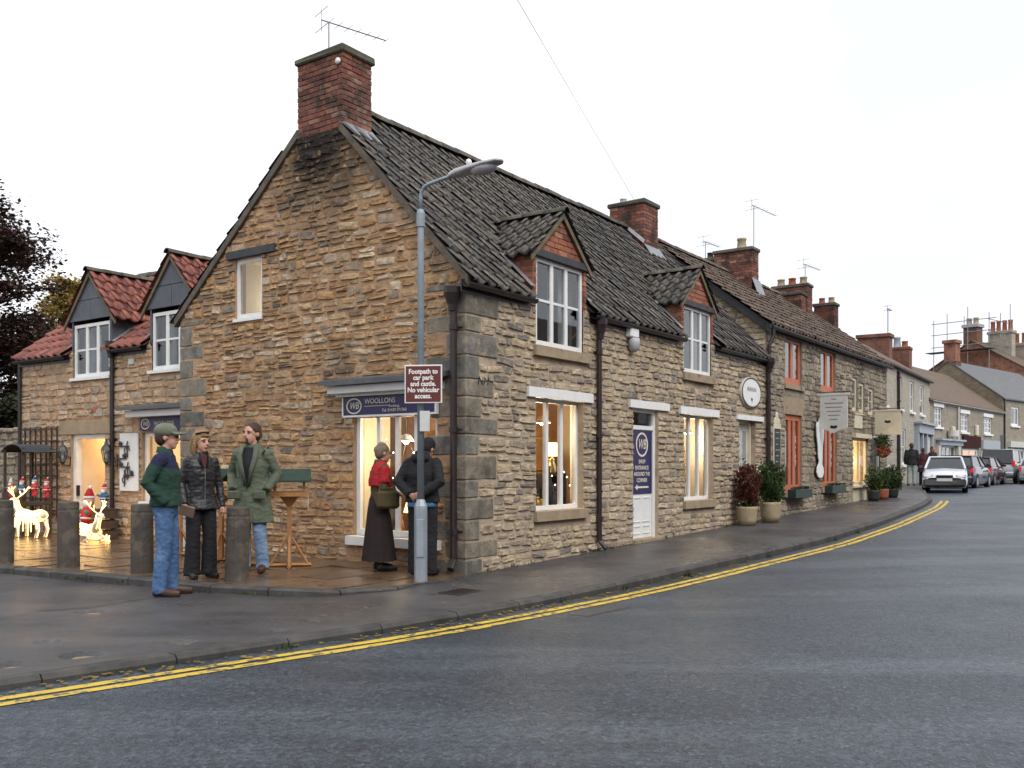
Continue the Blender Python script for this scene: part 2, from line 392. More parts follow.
# its kerb
def fore_pt(d):
    P = [Vector(p) for p in FORE]; L = 0
    for a, b in zip(P, P[1:]):
        l = (b - a).length
        if L + l >= d: return a + (b - a) * ((d - L) / l), (b - a).normalized()
        L += l
    return P[-1], (P[-1] - P[-2]).normalized()
tot = sum((Vector(b) - Vector(a)).length for a, b in zip(FORE, FORE[1:])); d = 0
while d < tot - .1:
    l = min(rng.uniform(.55, .8), tot - d); m = MB(); P = []
    for q in (d + .008, d + l - .008):
        p, dr = fore_pt(q); nrm = Vector((dr.y, -dr.x))
        if nrm.x > 0: nrm = -nrm
        z = fz(p.y) + .008 + rng.uniform(-.006, .006)
        for off, zz in ((.02, z - .25), (.025, z - .02), (0, z), (-.13, z + .002), (-.13, z - .25)):
            c = p + nrm * off; P.append((*xy(c.x, c.y), zz))
    m.add(P, [(0, 1, 6, 5), (1, 2, 7, 6), (2, 3, 8, 7), (3, 4, 9, 8), (0, 4, 3, 2, 1), (5, 6, 7, 8, 9)])
    m.ob('kerb_stone', 'kerb_concrete', fore); d += l

# ------------------------------------------------------------------ building materials
SPX, SPY = xy(0, 2.62)
OCH = [(0.327, 0.187, 0.088), (0.475, 0.307, 0.16), (0.396, 0.234, 0.11), (0.535, 0.385, 0.22), (0.257, 0.172, 0.11), (0.455, 0.255, 0.11), (0.346, 0.265, 0.193), (0.594, 0.478, 0.341), (0.168, 0.135, 0.11), (0.416, 0.224, 0.094), (0.228, 0.203, 0.171), (0.505, 0.343, 0.187), (0.376, 0.208, 0.11)]
BUF = [(0.42, 0.337, 0.236), (0.5, 0.408, 0.295), (0.36, 0.281, 0.198), (0.56, 0.469, 0.353), (0.44, 0.342, 0.225), (0.31, 0.26, 0.209), (0.49, 0.398, 0.29), (0.22, 0.194, 0.171), (0.379, 0.306, 0.236), (0.52, 0.408, 0.268)]
soot = ((SPX, SPY, 5.5, 1.5, (.10, .078, .054), .6), (SPX, SPY, 6.05, 1.05, (.02, .017, .015), .95))
piece_mat('stone_gable', OCH, .45, (.05, .04, .03), .9, .55, .72, .75, .9, 1.0, 26, 11, spots=soot, smear=((.44, .29, .175), 5.0, .52, .66))
piece_mat('stone_front', BUF, .45, (.075, .062, .05), 1.4, .56, .70, .75, .9, 1.0, 30, 12, smear=((.46, .36, .25), 6.0, .58, .7))
piece_mat('stone_wing', [(.40, .27, .17), (.50, .37, .25), (.34, .23, .15), (.55, .44, .32), (.44, .28, .16), (.30, .23, .17), (.36, .31, .26)], .4, (.08, .06, .045), .9, .6, .75, .6, smear=((.46, .35, .25), 5.0, .5, .66))
piece_mat('stone_dark', [(.27, .225, .17), (.34, .285, .21), (.21, .18, .145), (.38, .315, .23), (.16, .14, .12), (.30, .24, .17)], .45, (.05, .045, .038), 1.0, .55, .7, .7)
piece_mat('mortar_gable', [(.45, .295, .18), (.41, .265, .16)], .35, (.13, .10, .07), .9, .56, .74, .6, .95, 1.0, 22, 5, spots=soot)
pm('mortar_front', (.46, .365, .262), (.35, .278, .20), 4, .95, bump=.8, bscale=26, stain=(1.1, .55, .7, (.11, .09, .07)))
pm('mortar_dark', (.30, .255, .195), (.21, .18, .14), 4, .95, bump=.7, bscale=26, stain=(1.1, .5, .68, (.07, .06, .05)))
piece_mat('quoin_stone', [(.165, .155, .135), (.23, .21, .175), (.135, .135, .12), (.25, .215, .165), (.19, .185, .17)], .45, (.06, .06, .05), 2.2, .5, .66, .75, .9, .9, 34, 8, smear=((.42, .33, .22), 3.5, .58, .7))
pm('dressed_stone', (.36, .285, .19), (.28, .21, .14), 6, .85, bump=.4, bscale=50, stain=(3, .58, .72, (.10, .085, .065)))
piece_mat('brick_red', [(.19, .065, .045), (.25, .09, .06), (.13, .055, .042), (.30, .13, .09), (.085, .045, .038), (.20, .075, .055), (.36, .22, .16)], .4, (.035, .028, .025), 2.2, .44, .60, .85, .9, .5, 60, 20)
piece_mat('brick_dormer', [(.30, .10, .06), (.36, .135, .08), (.24, .085, .055), (.42, .19, .12), (.15, .06, .045)], .4, (.06, .04, .034), 3.0, .52, .68, .7, .9, .5, 60, 20)
pm('brick_mortar', (.30, .25, .20), (.10, .08, .065), 7, .95, bump=.5)
pm('dormer_mortar', (.36, .29, .22), (.26, .20, .15), 7, .95, bump=.5)
brick_mat('brick_far', (.24, .075, .045), (.16, .055, .038), (.17, .13, .10))
brick_mat('brick_orange', (.36, .11, .055), (.27, .085, .048), (.26, .2, .15))
TILE = [(.075, .07, .067), (.11, .10, .09), (.135, .118, .10), (.09, .086, .084), (.155, .13, .105), (.06, .058, .058), (.10, .095, .09)]
piece_mat('tile_dark', TILE, .55, (.035, .033, .032), 1.6, .5, .68, .6, .7, .8, 40, 16, moss=((.21, .205, .17), 11.0, .57, .66), spec=.35)
piece_mat('tile_moss', TILE, .5, (.02, .02, .018), 1.3, .55, .7, .6, .8, .8, 40, 16, moss=((.10, .10, .04), 4.0, .48, .66))
piece_mat('tile_red', [(.20, .058, .043), (.26, .08, .055), (.155, .048, .038), (.30, .10, .066), (.21, .062, .046)], .4, (.045, .03, .028), 2.2, .52, .68, .7, .6, .4, 40, 16, spec=.45)
piece_mat('tile_brown', [(.12, .09, .073), (.155, .115, .09), (.095, .075, .064), (.18, .13, .10)], .4, (.03, .026, .024), 1.2, .55, .7, .6, .8, .5, 30, 14)
pm('verge_mortar', (.15, .125, .10), (.08, .068, .055), 5, .95, bump=.7, bscale=30)
pm('orange_cloth', (.62, .17, .10), (.5, .13, .08), 4, .9)
pm('roof_felt', (.03, .028, .027), (.045, .04, .038), 6, .9)
pm('roof_felt_red', (.11, .035, .03), (.07, .025, .022), 6, .9)
pm('slate', (.105, .108, .115), (.07, .073, .08), 3, .5, bump=.3, bscale=18, stain=(2, .55, .7, (.12, .12, .11)))
pm('slate_cladding', (.105, .115, .135), (.075, .082, .098), 5, .55, bump=.25, bscale=24)
pm('lead', (.30, .315, .335), (.20, .21, .225), 6, .45, metal=.3, bump=.3, bscale=20)
pm('white_paint', (.80, .80, .79), (.72, .72, .71), 5, .45, bump=.06, bscale=30)
pm('cream_paint', (.66, .59, .44), (.58, .51, .38), 5, .5, bump=.06, bscale=30)
pm('dull_paint', (.58, .57, .53), (.47, .46, .42), 5, .6, bump=.1)
pm('orange_paint', (.52, .155, .075), (.43, .12, .058), 6, .5, bump=.08)
pm('blue_grey_paint', (.36, .40, .45), (.30, .34, .39), 4, .5)
pm('black_iron', (.018, .015, .016), (.028, .022, .022), 8, .42, bump=.15, bscale=60, spec=.5)
pm('brown_iron', (.022, .013, .013), (.03, .02, .02), 8, .4, spec=.5)
pm('dark_timber', (.032, .034, .040), (.05, .05, .055), 6, .6, bump=.3)
pm('verge_timber', (.20, .155, .10), (.13, .10, .07), 8, .8, bump=.4, stain=(3, .5, .65, (.09, .095, .05)))
pm('curtain', (.55, .54, .52), (.42, .41, .40), 4, .9)
pm('room_dark', (.30, .29, .28), (.22, .21, .20), 2, .9)
pm('room_cream', (.80, .70, .52), (.74, .63, .46), 2, .8)
pm('room_floor', (.30, .19, .10), (.22, .14, .07), 4, .5)
pm('oak', (.38, .20, .075), (.28, .14, .05), 9, .5, bump=.2)
pm('gold', (.72, .48, .14), (.58, .36, .10), 9, .28, metal=.8)
pm('navy', (.022, .018, .085), (.03, .026, .11), 5, .4)
pm('letter_cream', (.78, .72, .58), (.70, .64, .5), 5, .5)
pm('letter_black', (.02, .02, .02), None, 5, .5)
pm('lamp_glow', (1, .9, .7), None, 5, .5, emit=(1, .80, .50), estr=9)
pm('shade_glow', (.9, .72, .45), None, 5, .7, emit=(1, .70, .34), estr=2.2)
pm('tv_metal', (.28, .29, .31), (.2, .2, .22), 6, .4, metal=.7)
glass_mat('glass', (.80, .84, .86), 1.5); glass_mat('shop_glass', (.95, .95, .93), .55)
# ------------------------------------------------------------------ builders for buildings
def TF(a, c, z): return (a, -c, z)            # a front: along x, outward is -y
def TG(a, c, z): return (-c, a, z)            # a gable end: along y, outward is -x
def clip_poly(poly, planes):
    """planes: (na, nz, d), keep na*a + nz*z <= d"""
    for na, nz, d in planes:
        o = []
        for i, p in enumerate(poly):
            q = poly[(i + 1) % len(poly)]; dp = na * p[0] + nz * p[1] - d; dq = na * q[0] + nz * q[1] - d
            if dp <= 0: o.append(p)
            if dp * dq < 0: f = dp / (dp - dq); o.append((p[0] + (q[0] - p[0]) * f, p[1] + (q[1] - p[1]) * f))
        poly = o
        if len(poly) < 3: return []
    return poly
def wall_sheet(house, name, T, a0, a1, z0, z1, opens, mat, planes=(), reveal=.2):
    m = MB(); A = sorted({a0, a1, *[q for o in opens for q in o[:2] if a0 < q < a1]}); Z = sorted({z0, z1, *[q for o in opens for q in o[2:4] if z0 < q < z1]})
    for i in range(len(A) - 1):
        for j in range(len(Z) - 1):
            ca, cz = (A[i] + A[i + 1]) / 2, (Z[j] + Z[j + 1]) / 2
            if any(o[0] < ca < o[1] and o[2] < cz < o[3] for o in opens): continue
            p = clip_poly([(A[i], Z[j]), (A[i + 1], Z[j]), (A[i + 1], Z[j + 1]), (A[i], Z[j + 1])], planes)
            if p: m.poly([T(a, 0, z) for a, z in p])
    for o in opens:
        b0, b1, c0, c1 = o[:4]
        if c1 > z1: continue
        for (p, q) in (((b0, c0), (b1, c0)), ((b1, c0), (b1, c1)), ((b1, c1), (b0, c1)), ((b0, c1), (b0, c0))):
            m.poly([T(p[0], 0, p[1]), T(q[0], 0, q[1]), T(q[0], -reveal, q[1]), T(p[0], -reveal, p[1])])
    return m.ob(name, mat, house)
def stone_shape(rng, flat=1.0):
    out = []
    c = .10
    base = [(-.5 + c, -.5), (.5 - c, -.5), (.5, -.5 + c * 1.5), (.5, .5 - c * 1.5), (.5 - c, .5), (-.5 + c, .5), (-.5, .5 - c * 1.5), (-.5, -.5 + c * 1.5)]
    base = [(x + rng.uniform(-.09, .04) * (1 if x > 0 else -1), z + rng.uniform(-.16, .05) * (1 if z > 0 else -1)) for x, z in base]
    V = [(x, .6, z) for x, z in base] + [(x * .985, -.4 + rng.uniform(-.25, .15), z * .97) for x, z in base] + [(x * .8, -.85 + rng.uniform(-.35, .25) * flat, z * .78) for x, z in base] + [(rng.uniform(-.1, .1), -.95 + rng.uniform(-.25, .2) * flat, rng.uniform(-.1, .1))]
    F = []
    for r in (0, 8):
        for k in range(8): F.append((r + k, r + (k + 1) % 8, r + 8 + (k + 1) % 8, r + 8 + k))
    for k in range(8): F.append((16 + k, 16 + (k + 1) % 8, 24))
    return V, F
_r = random.Random(11); STONES = [stone_shape(_r) for _ in range(18)]
_sm = {}
def stone_mesh(k, mat):
    if (k, mat) not in _sm: _sm[(k, mat)] = MB().add(*STONES[k]).mesh('stone', mat, False)
    return _sm[(k, mat)]
def lay_stones(rng, a0, a1, z0, z1, hr, wr, opens, planes=(), zb=None, gap=.012, split=.12):
    """coursed rubble: (a, z, w, h) of each stone"""
    out = []; z = z0
    while z < z1 - .04:
        h = rng.uniform(*hr)
        if z1 - z - h < hr[0] * .7: h = z1 - z
        lo, hi = a0, a1
        for na, nz, d in planes:
            if na > 0: hi = min(hi, (d - nz * (z + h * .9)) / na)
            elif na < 0: lo = max(lo, (d - nz * (z + h * .9)) / na)
        iv = [(lo, hi)]
        for o in opens:
            if o[2] < z + h - .02 and o[3] > z + .02:
                nv = []
                for p, q in iv:
                    if o[1] <= p or o[0] >= q: nv.append((p, q)); continue
                    if o[0] > p: nv.append((p, o[0]))
                    if o[1] < q: nv.append((o[1], q))
                iv = nv
        for p, q in iv:
            a = p
            while a < q - .03:
                w_ = rng.uniform(*wr) * (1 if rng.random() > .15 else .6)
                if q - a - w_ < wr[0] * .6: w_ = q - a
                if zb and z + h < zb(a + w_ / 2) + .03: a += w_; continue
                if rng.random() < split and h > hr[0] * 1.3:
                    f = rng.uniform(.4, .6)
                    out.append((a + w_ / 2, z + h * f / 2, w_ - gap, h * f - gap)); out.append((a + w_ / 2, z + h * (1 + f) / 2, w_ - gap, h * (1 - f) - gap))
                else:
                    out.append((a + w_ / 2, z + h / 2 + rng.uniform(-.012, .012), w_ - gap, h - gap + rng.uniform(-.03, .012)))
                a += w_
        z += h
    return out
def place_stones(rng, lays, quota, name='stone'):
    """lays: [(wall, T, rotz, mat, depth, stones, weight)]; the largest in view are parts of their own, the rest one part"""
    allst = []
    for li, (wall, T, rz, mat, dep, stones, wt) in enumerate(lays):
        for sdat in stones: allst.append((sdat[2] * sdat[3] * wt(sdat[0], sdat[1]), li, sdat))
    allst.sort(key=lambda q: -q[0])
    rest = [MB() for _ in lays]
    for i, (_, li, (a, z, w_, h)) in enumerate(allst):
        wall, T, rz, mat, dep, _s, _w = lays[li]; k = rng.randrange(18); d = dep * rng.uniform(.5, 1.35); tl = rng.gauss(0, .03); z += .022 * noise.noise(Vector((a * 1.3, z * 1.7, li)))
        if i < quota:
            o = link(name, stone_mesh(k, mat), wall, None, T(a, 0, z), (0, tl, rz), (w_, d, h))
        else:
            V, F = STONES[k]; rest[li].add([T(a + x * w_ + zz * h * tl, -y * d, z + zz * h - x * w_ * tl) for x, y, zz in V], F)
    for (wall, T, rz, mat, *_), mb in zip(lays, rest):
        if mb.v: mb.ob(name, mat, wall, False, 'stuff')
def pointing(wall, T, a0, a1, z0, z1, opens, planes, mat, base, amp, res=.042, zb=None):
    """the uneven mortar between and over the stones"""
    m = MB(); A = frange(a0, a1, res); Z = frange(z0, z1, res); idx = {}
    def ok(a, z): return all(na * a + nz * z <= d - .03 for na, nz, d in planes) and not any(o[0] - .012 < a < o[1] + .012 and o[2] - .012 < z < o[3] + .012 for o in opens)
    for i, a in enumerate(A):
        for j, z in enumerate(Z):
            if ok(a, z):
                q = noise.noise(Vector((a * 3.1, z * 4.2, 1.7))) + .8 * noise.noise(Vector((a * 8, z * 12, 5))) + .4 * noise.noise(Vector((a * 21, z * 25, 9)))
                idx[(i, j)] = len(m.v); m.v.append(T(a, base + amp * q, z))
    for i in range(len(A) - 1):
        for j in range(len(Z) - 1):
            k = [(i, j), (i + 1, j), (i + 1, j + 1), (i, j + 1)]
            if all(q in idx for q in k): m.f.append(tuple(idx[q] for q in k))
    return m.ob('pointing', mat, wall, True)
def window(house, T, a0, a1, z0, z1, lights=3, rails=(.5,), fw=.055, bar=.04, rec=.07, mat='white_paint', glass='glass', sill=None, smat='dressed_stone', name='window', casing=.0, each=True):
    m = MB(); d0, d1 = -rec - .06, -rec
    m.tbox(T, a0, a0 + fw, d0, d1, z0, z1); m.tbox(T, a1 - fw, a1, d0, d1, z0, z1)
    m.tbox(T, a0 + fw, a1 - fw, d0, d1, z0, z0 + fw * 1.2); m.tbox(T, a0 + fw, a1 - fw, d0, d1, z1 - fw, z1)
    A = [a0 + fw + (a1 - a0 - 2 * fw) * i / lights for i in range(lights + 1)]
    for a in A[1:-1]: m.tbox(T, a - bar, a + bar, d0 + .003, d1 - .003, z0 + fw, z1 - fw)
    for r in rails:
        zr = z0 + (z1 - z0) * r
        for i in range(lights): m.tbox(T, A[i] + bar * .9, A[i + 1] - bar * .9, d0 + .015, d1 - .012, zr - bar * .45, zr + bar * .45)
    o = m.ob(name, mat, house)
    if each:
        Z = [z0 + fw] + [z0 + (z1 - z0) * r for r in rails] + [z1 - fw]
        for i in range(lights):
            for j in range(len(Z) - 1):
                MB().tbox(T, A[i] + (bar if i else 0) + .001, A[i + 1] - (bar if i < lights - 1 else 0) - .001, d0 + .028, d0 + .034, Z[j] + .016, Z[j + 1] - .016).ob('pane', glass, o)
    else: MB().tbox(T, a0 + fw, a1 - fw, d0 + .028, d0 + .034, z0 + fw, z1 - fw).ob('pane', glass, o)
    if sill:
        ex, hh, pr = sill
        m = MB(); m.cbox(0, 1, 0, 1, 0, 1, .03); m.v = [T(a0 - ex + p[0] * (a1 - a0 + 2 * ex), -rec + p[1] * (rec + pr), z0 - hh + p[2] * (hh - .004)) for p in m.v]
        m.ob('sill', smat, o)
    return o
def room(house, T, a0, a1, z0, z1, depth, mat='room_dark', curtain=None, cmat='curtain'):
    m = MB(); p = lambda a, c, z: T(a, -c, z)
    m.poly([p(a0, depth, z0), p(a1, depth, z0), p(a1, depth, z1), p(a0, depth, z1)])
    for a in (a0, a1): m.poly([p(a, .2, z0), p(a, depth, z0), p(a, depth, z1), p(a, .2, z1)])
    for z in (z0, z1): m.poly([p(a0, .2, z), p(a1, .2, z), p(a1, depth, z), p(a0, depth, z)])
    o = m.ob('room', mat, house)
    if curtain:
        for b0, b1 in curtain:
            m = MB(); n = 14; 
            for i in range(n + 1):
                a = b0 + (b1 - b0) * i / n; c = .26 + .03 * math.sin(i * 1.9)
                m.v += [p(a, c, z0 + .02), p(a, c, z1 - .01)]
            for i in range(n): m.f.append((2 * i, 2 * i + 2, 2 * i + 3, 2 * i + 1))
            m.ob('curtain', cmat, o, True)
def lintel(house, T, a0, a1, z0, z1, pr, mat, name='lintel', b=.012):
    m = MB(); m.cbox(0, 1, 0, 1, 0, 1, .02, .004); m.v = [T(a0 + p[0] * (a1 - a0), -.05 + p[1] * (.05 + pr), z0 + p[2] * (z1 - z0)) for p in m.v]
    return m.ob(name, mat, house)
def pantile_shape():
    """one interlocking clay tile, unit width x unit length, lying along +y up the slope"""
    n = 7; prof = [(i / n, .16 * math.sin(2 * math.pi * (i / n) * .92 + .5)) for i in range(n + 1)]
    V = []; F = []
    for y, dz in ((0, .17), (1.12, -.06)):
        V += [(x * 1.06 - .5, y, h + dz) for x, h in prof]
    V += [(x * 1.06 - .5, 0, h - .04) for x, h in prof]
    k = n + 1
    for i in range(n): F += [(i, i + 1, k + i + 1, k + i), (2 * k + i, 2 * k + i + 1, i + 1, i)]
    return V, F
PT = pantile_shape(); _tm = {}
def tile_mesh(mat):
    if mat not in _tm: _tm[mat] = MB().add(*PT).mesh('roof_tile', mat, True)
    return _tm[mat]
def lay_tiles(rng, roof, O, ux, uy, nx, ny, w_, l_, mat, quota, skip=None, name='roof_tile', wt=None):
    """O: eave corner; ux along the eaves, uy up the slope (unit vectors); nx, ny counts"""
    ux, uy = Vector(ux), Vector(uy); un = ux.cross(uy).normalized()
    if un.z < 0: un = -un
    O = Vector(O); cells = []
    for j in range(ny):
        for i in range(nx):
            c = O + ux * (w_ * (i + .5)) + uy * (l_ * j)
            if skip and skip(c + uy * l_ * .5): continue
            cells.append(((wt(c) if wt else -(c.y * .2 + c.x)), c))
    cells.sort(key=lambda q: -q[0]); rest = MB(); M0 = Matrix((ux, uy, un)).transposed()
    for i, (_, c) in enumerate(cells):
        q = Matrix.Rotation(rng.uniform(-.05, .05), 3, 'Z') @ Matrix.Rotation(rng.uniform(-.02, .03), 3, 'X')
        M = (M0 @ q).to_4x4(); M.translation = c + un * (.012 + rng.uniform(-.006, .010)) + uy * rng.gauss(0, .010) ; S = Matrix.Diagonal((w_, l_, .19 if w_ > .15 else .19 * w_ / .2, 1))
        if i < quota:
            o = link(name, tile_mesh(mat), roof); o.matrix_local = M @ S
        else: rest.add([(M @ S) @ Vector(v) for v in PT[0]], PT[1])
    if rest.v: rest.ob(name, mat, roof, True, 'stuff')
def ridge_tiles(rng, roof, p0, p1, r=.12, l=.4, mat='tile_moss', name='ridge_tile'):
    p0, p1 = Vector(p0), Vector(p1); n = max(1, round((p1 - p0).length / l)); d = (p1 - p0) / n; dn = d.normalized(); side = dn.cross(Vector((0, 0, 1))).normalized()
    for i in range(n):
        m = MB(); a = p0 + d * i - dn * .02; b = p0 + d * (i + 1); dz = rng.uniform(-.008, .01)
        for e, rr in ((a, r * 1.06), (b, r)):
            for rad in (rr, rr - .02):
                m.v += [tuple(e + side * math.cos(q) * rad + Vector((0, 0, math.sin(q) * rad * .9 + dz - .03))) for q in [math.pi * k / 6 for k in range(7)]]
        for k in range(6): m.f += [(k, k + 1, 15 + k, 14 + k), (k, 7 + k, 8 + k, k + 1), (14 + k, 15 + k, 22 + k, 21 + k)]
        m.ob(name, mat, roof, True)
def brick_stack(house, x0, x1, y0, y1, z0, z1, bricks=True, mat='brick_red', mortar='brick_mortar', cap=.10, over=.04, capmat=None, pots=(), far='brick_far', stuff=False, name='chimney', slope_flash=None):
    rng = random.Random(int(x0 * 977 + z1 * 31))
    if not bricks:
        m = MB(); m.box(x0, x1, y0, y1, z0, z1 - cap); o = m.ob(name, far, house)
    else:
        m = MB(); m.box(x0 + .012, x1 - .012, y0 + .012, y1 - .012, z0, z1 - cap); o = m.ob(name, mortar, house)
        rest = MB(); z = z0; row = 0; bw, bh, bd = .225, .075, .10
        n = int((z1 - cap - z0) / bh); bh = (z1 - cap - z0) / n
        for row in range(n):
            z = z0 + row * bh; off = (row % 2) * bw / 2
            for face in range(4):
                L = (x1 - x0) if face < 2 else (y1 - y0); own = (row + face // 2) % 2
                lo, hi = (0, L) if own else (bd, L - bd)
                a = lo
                k = max(1, round((hi - lo) / bw)); ws = (hi - lo) / k
                for i in range(k):
                    b0, b1 = lo + ws * i + .005, lo + ws * (i + 1) - .005; pr = rng.uniform(-.004, .004)
                    q = (x0 + b0, x0 + b1, y0 - pr, y0 + bd) if face == 0 else (x0 + b0, x0 + b1, y1 - bd, y1 + pr) if face == 1 else (x0 - pr, x0 + bd, y0 + b0, y0 + b1) if face == 2 else (x1 - bd, x1 + pr, y0 + b0, y0 + b1)
                    if stuff or face in (1, 3): rest.box(*q, z + .005, z + bh - .005)
                    else: MB().cbox(*q, z + .005, z + bh - .005, .006, .0015).ob('brick', mat, o)
        if rest.v: rest.ob('brick', mat, o, False, 'stuff')
    m = MB(); m.cbox(x0 - over, x1 + over, y0 - over, y1 + over, z1 - cap, z1, .02, .008); m.ob('chimney_cap', capmat or ('tile_moss' if bricks else far), o)
    for (px, py, r, h, pmat) in pots:
        m = MB(); m.lathe([(r * 1.1, 0), (r, .05), (r * .85, h * .8), (r, h * .85), (r, h), (r * .75, h), (r * .7, h * .6)], (px, py, z1 - .01), 12); m.ob('chimney_pot', pmat, o, True)
    return o
def aerial(parent, p, h, d, l=.8, n=7, r=.009):
    m = MB(); p = Vector(p); top = p + Vector((0, 0, h)); d = Vector(d).normalized(); sd = d.cross(Vector((0, 0, 1))).normalized()
    m.tube([p, top], r * 1.3, 6); m.tube([top - d * .12, top + d * l], r, 6)
    for i in range(n):
        c = top + d * (l * i / (n - 1)); e = .15 - .06 * i / (n - 1); m.tube([c - sd * e, c + sd * e], r * .4, 5)
    for s_ in (-1, 1): m.tube([top - d * .12 + Vector((0, 0, -.16 * s_)), top - d * .12 + Vector((0, 0, .0))], r * .6, 5); m.tube([top - d * .12 - sd * .2 + Vector((0, 0, -.12 * s_)), top - d * .12 + sd * .2 + Vector((0, 0, -.12 * s_))], r * .5, 5)
    return m.ob('aerial', 'tv_metal', parent)
def downpipe(house, T, a, z0, z1, c=.07, r=.04, hopper=True, shoe=(0, .12), mat='brown_iron'):
    m = MB(); P = [T(a, c, z1), T(a, c, z0 + .16), T(a + shoe[0], c + shoe[1], z0 + .04)]; m.tube(P, r, 10)
    for z in frange(z0 + .5, z1 - .3, 1.15): 
        q = T(a, c, z); m.lathe([(r * 1.35, -.035), (r * 1.35, .035)], q, 10); m.tbox(T, a - .09, a + .09, .001, .02, z - .012, z + .012)
    o = m.ob('downpipe', mat, house, False)
    if hopper:
        q = T(a, c + .03, z1 - .02); MB().lathe([(r * 1.1, -.08), (r * 1.3, 0), (r * 2.4, .14), (r * 2.5, .22), (r * 2.1, .22)], q, 10).ob('hopper', mat, o)
    return o
def gutter(house, T, a0, a1, z, c=.1, r=.06, mat='brown_iron'):
    m = MB(); n = 8
    for a in (a0, a1):
        for rad in (r, r - .008):
            m.v += [T(a, c + math.cos(math.pi + math.pi * k / n) * rad, z + math.sin(math.pi + math.pi * k / n) * rad) for k in range(n + 1)]
    k1 = n + 1
    for k in range(n): m.f += [(k, k + 1, 2 * k1 + k + 1, 2 * k1 + k), (k1 + k, k1 + k + 1, 3 * k1 + k + 1, 3 * k1 + k), (k, k1 + k, k1 + k + 1, k + 1)]
    for e in (0, n): m.f.append((e, 2 * k1 + e, 3 * k1 + e, k1 + e))
    m.tbox(T, a0, a1, .004, .028, z - .11, z + .05)
    return m.ob('gutter', mat, house)
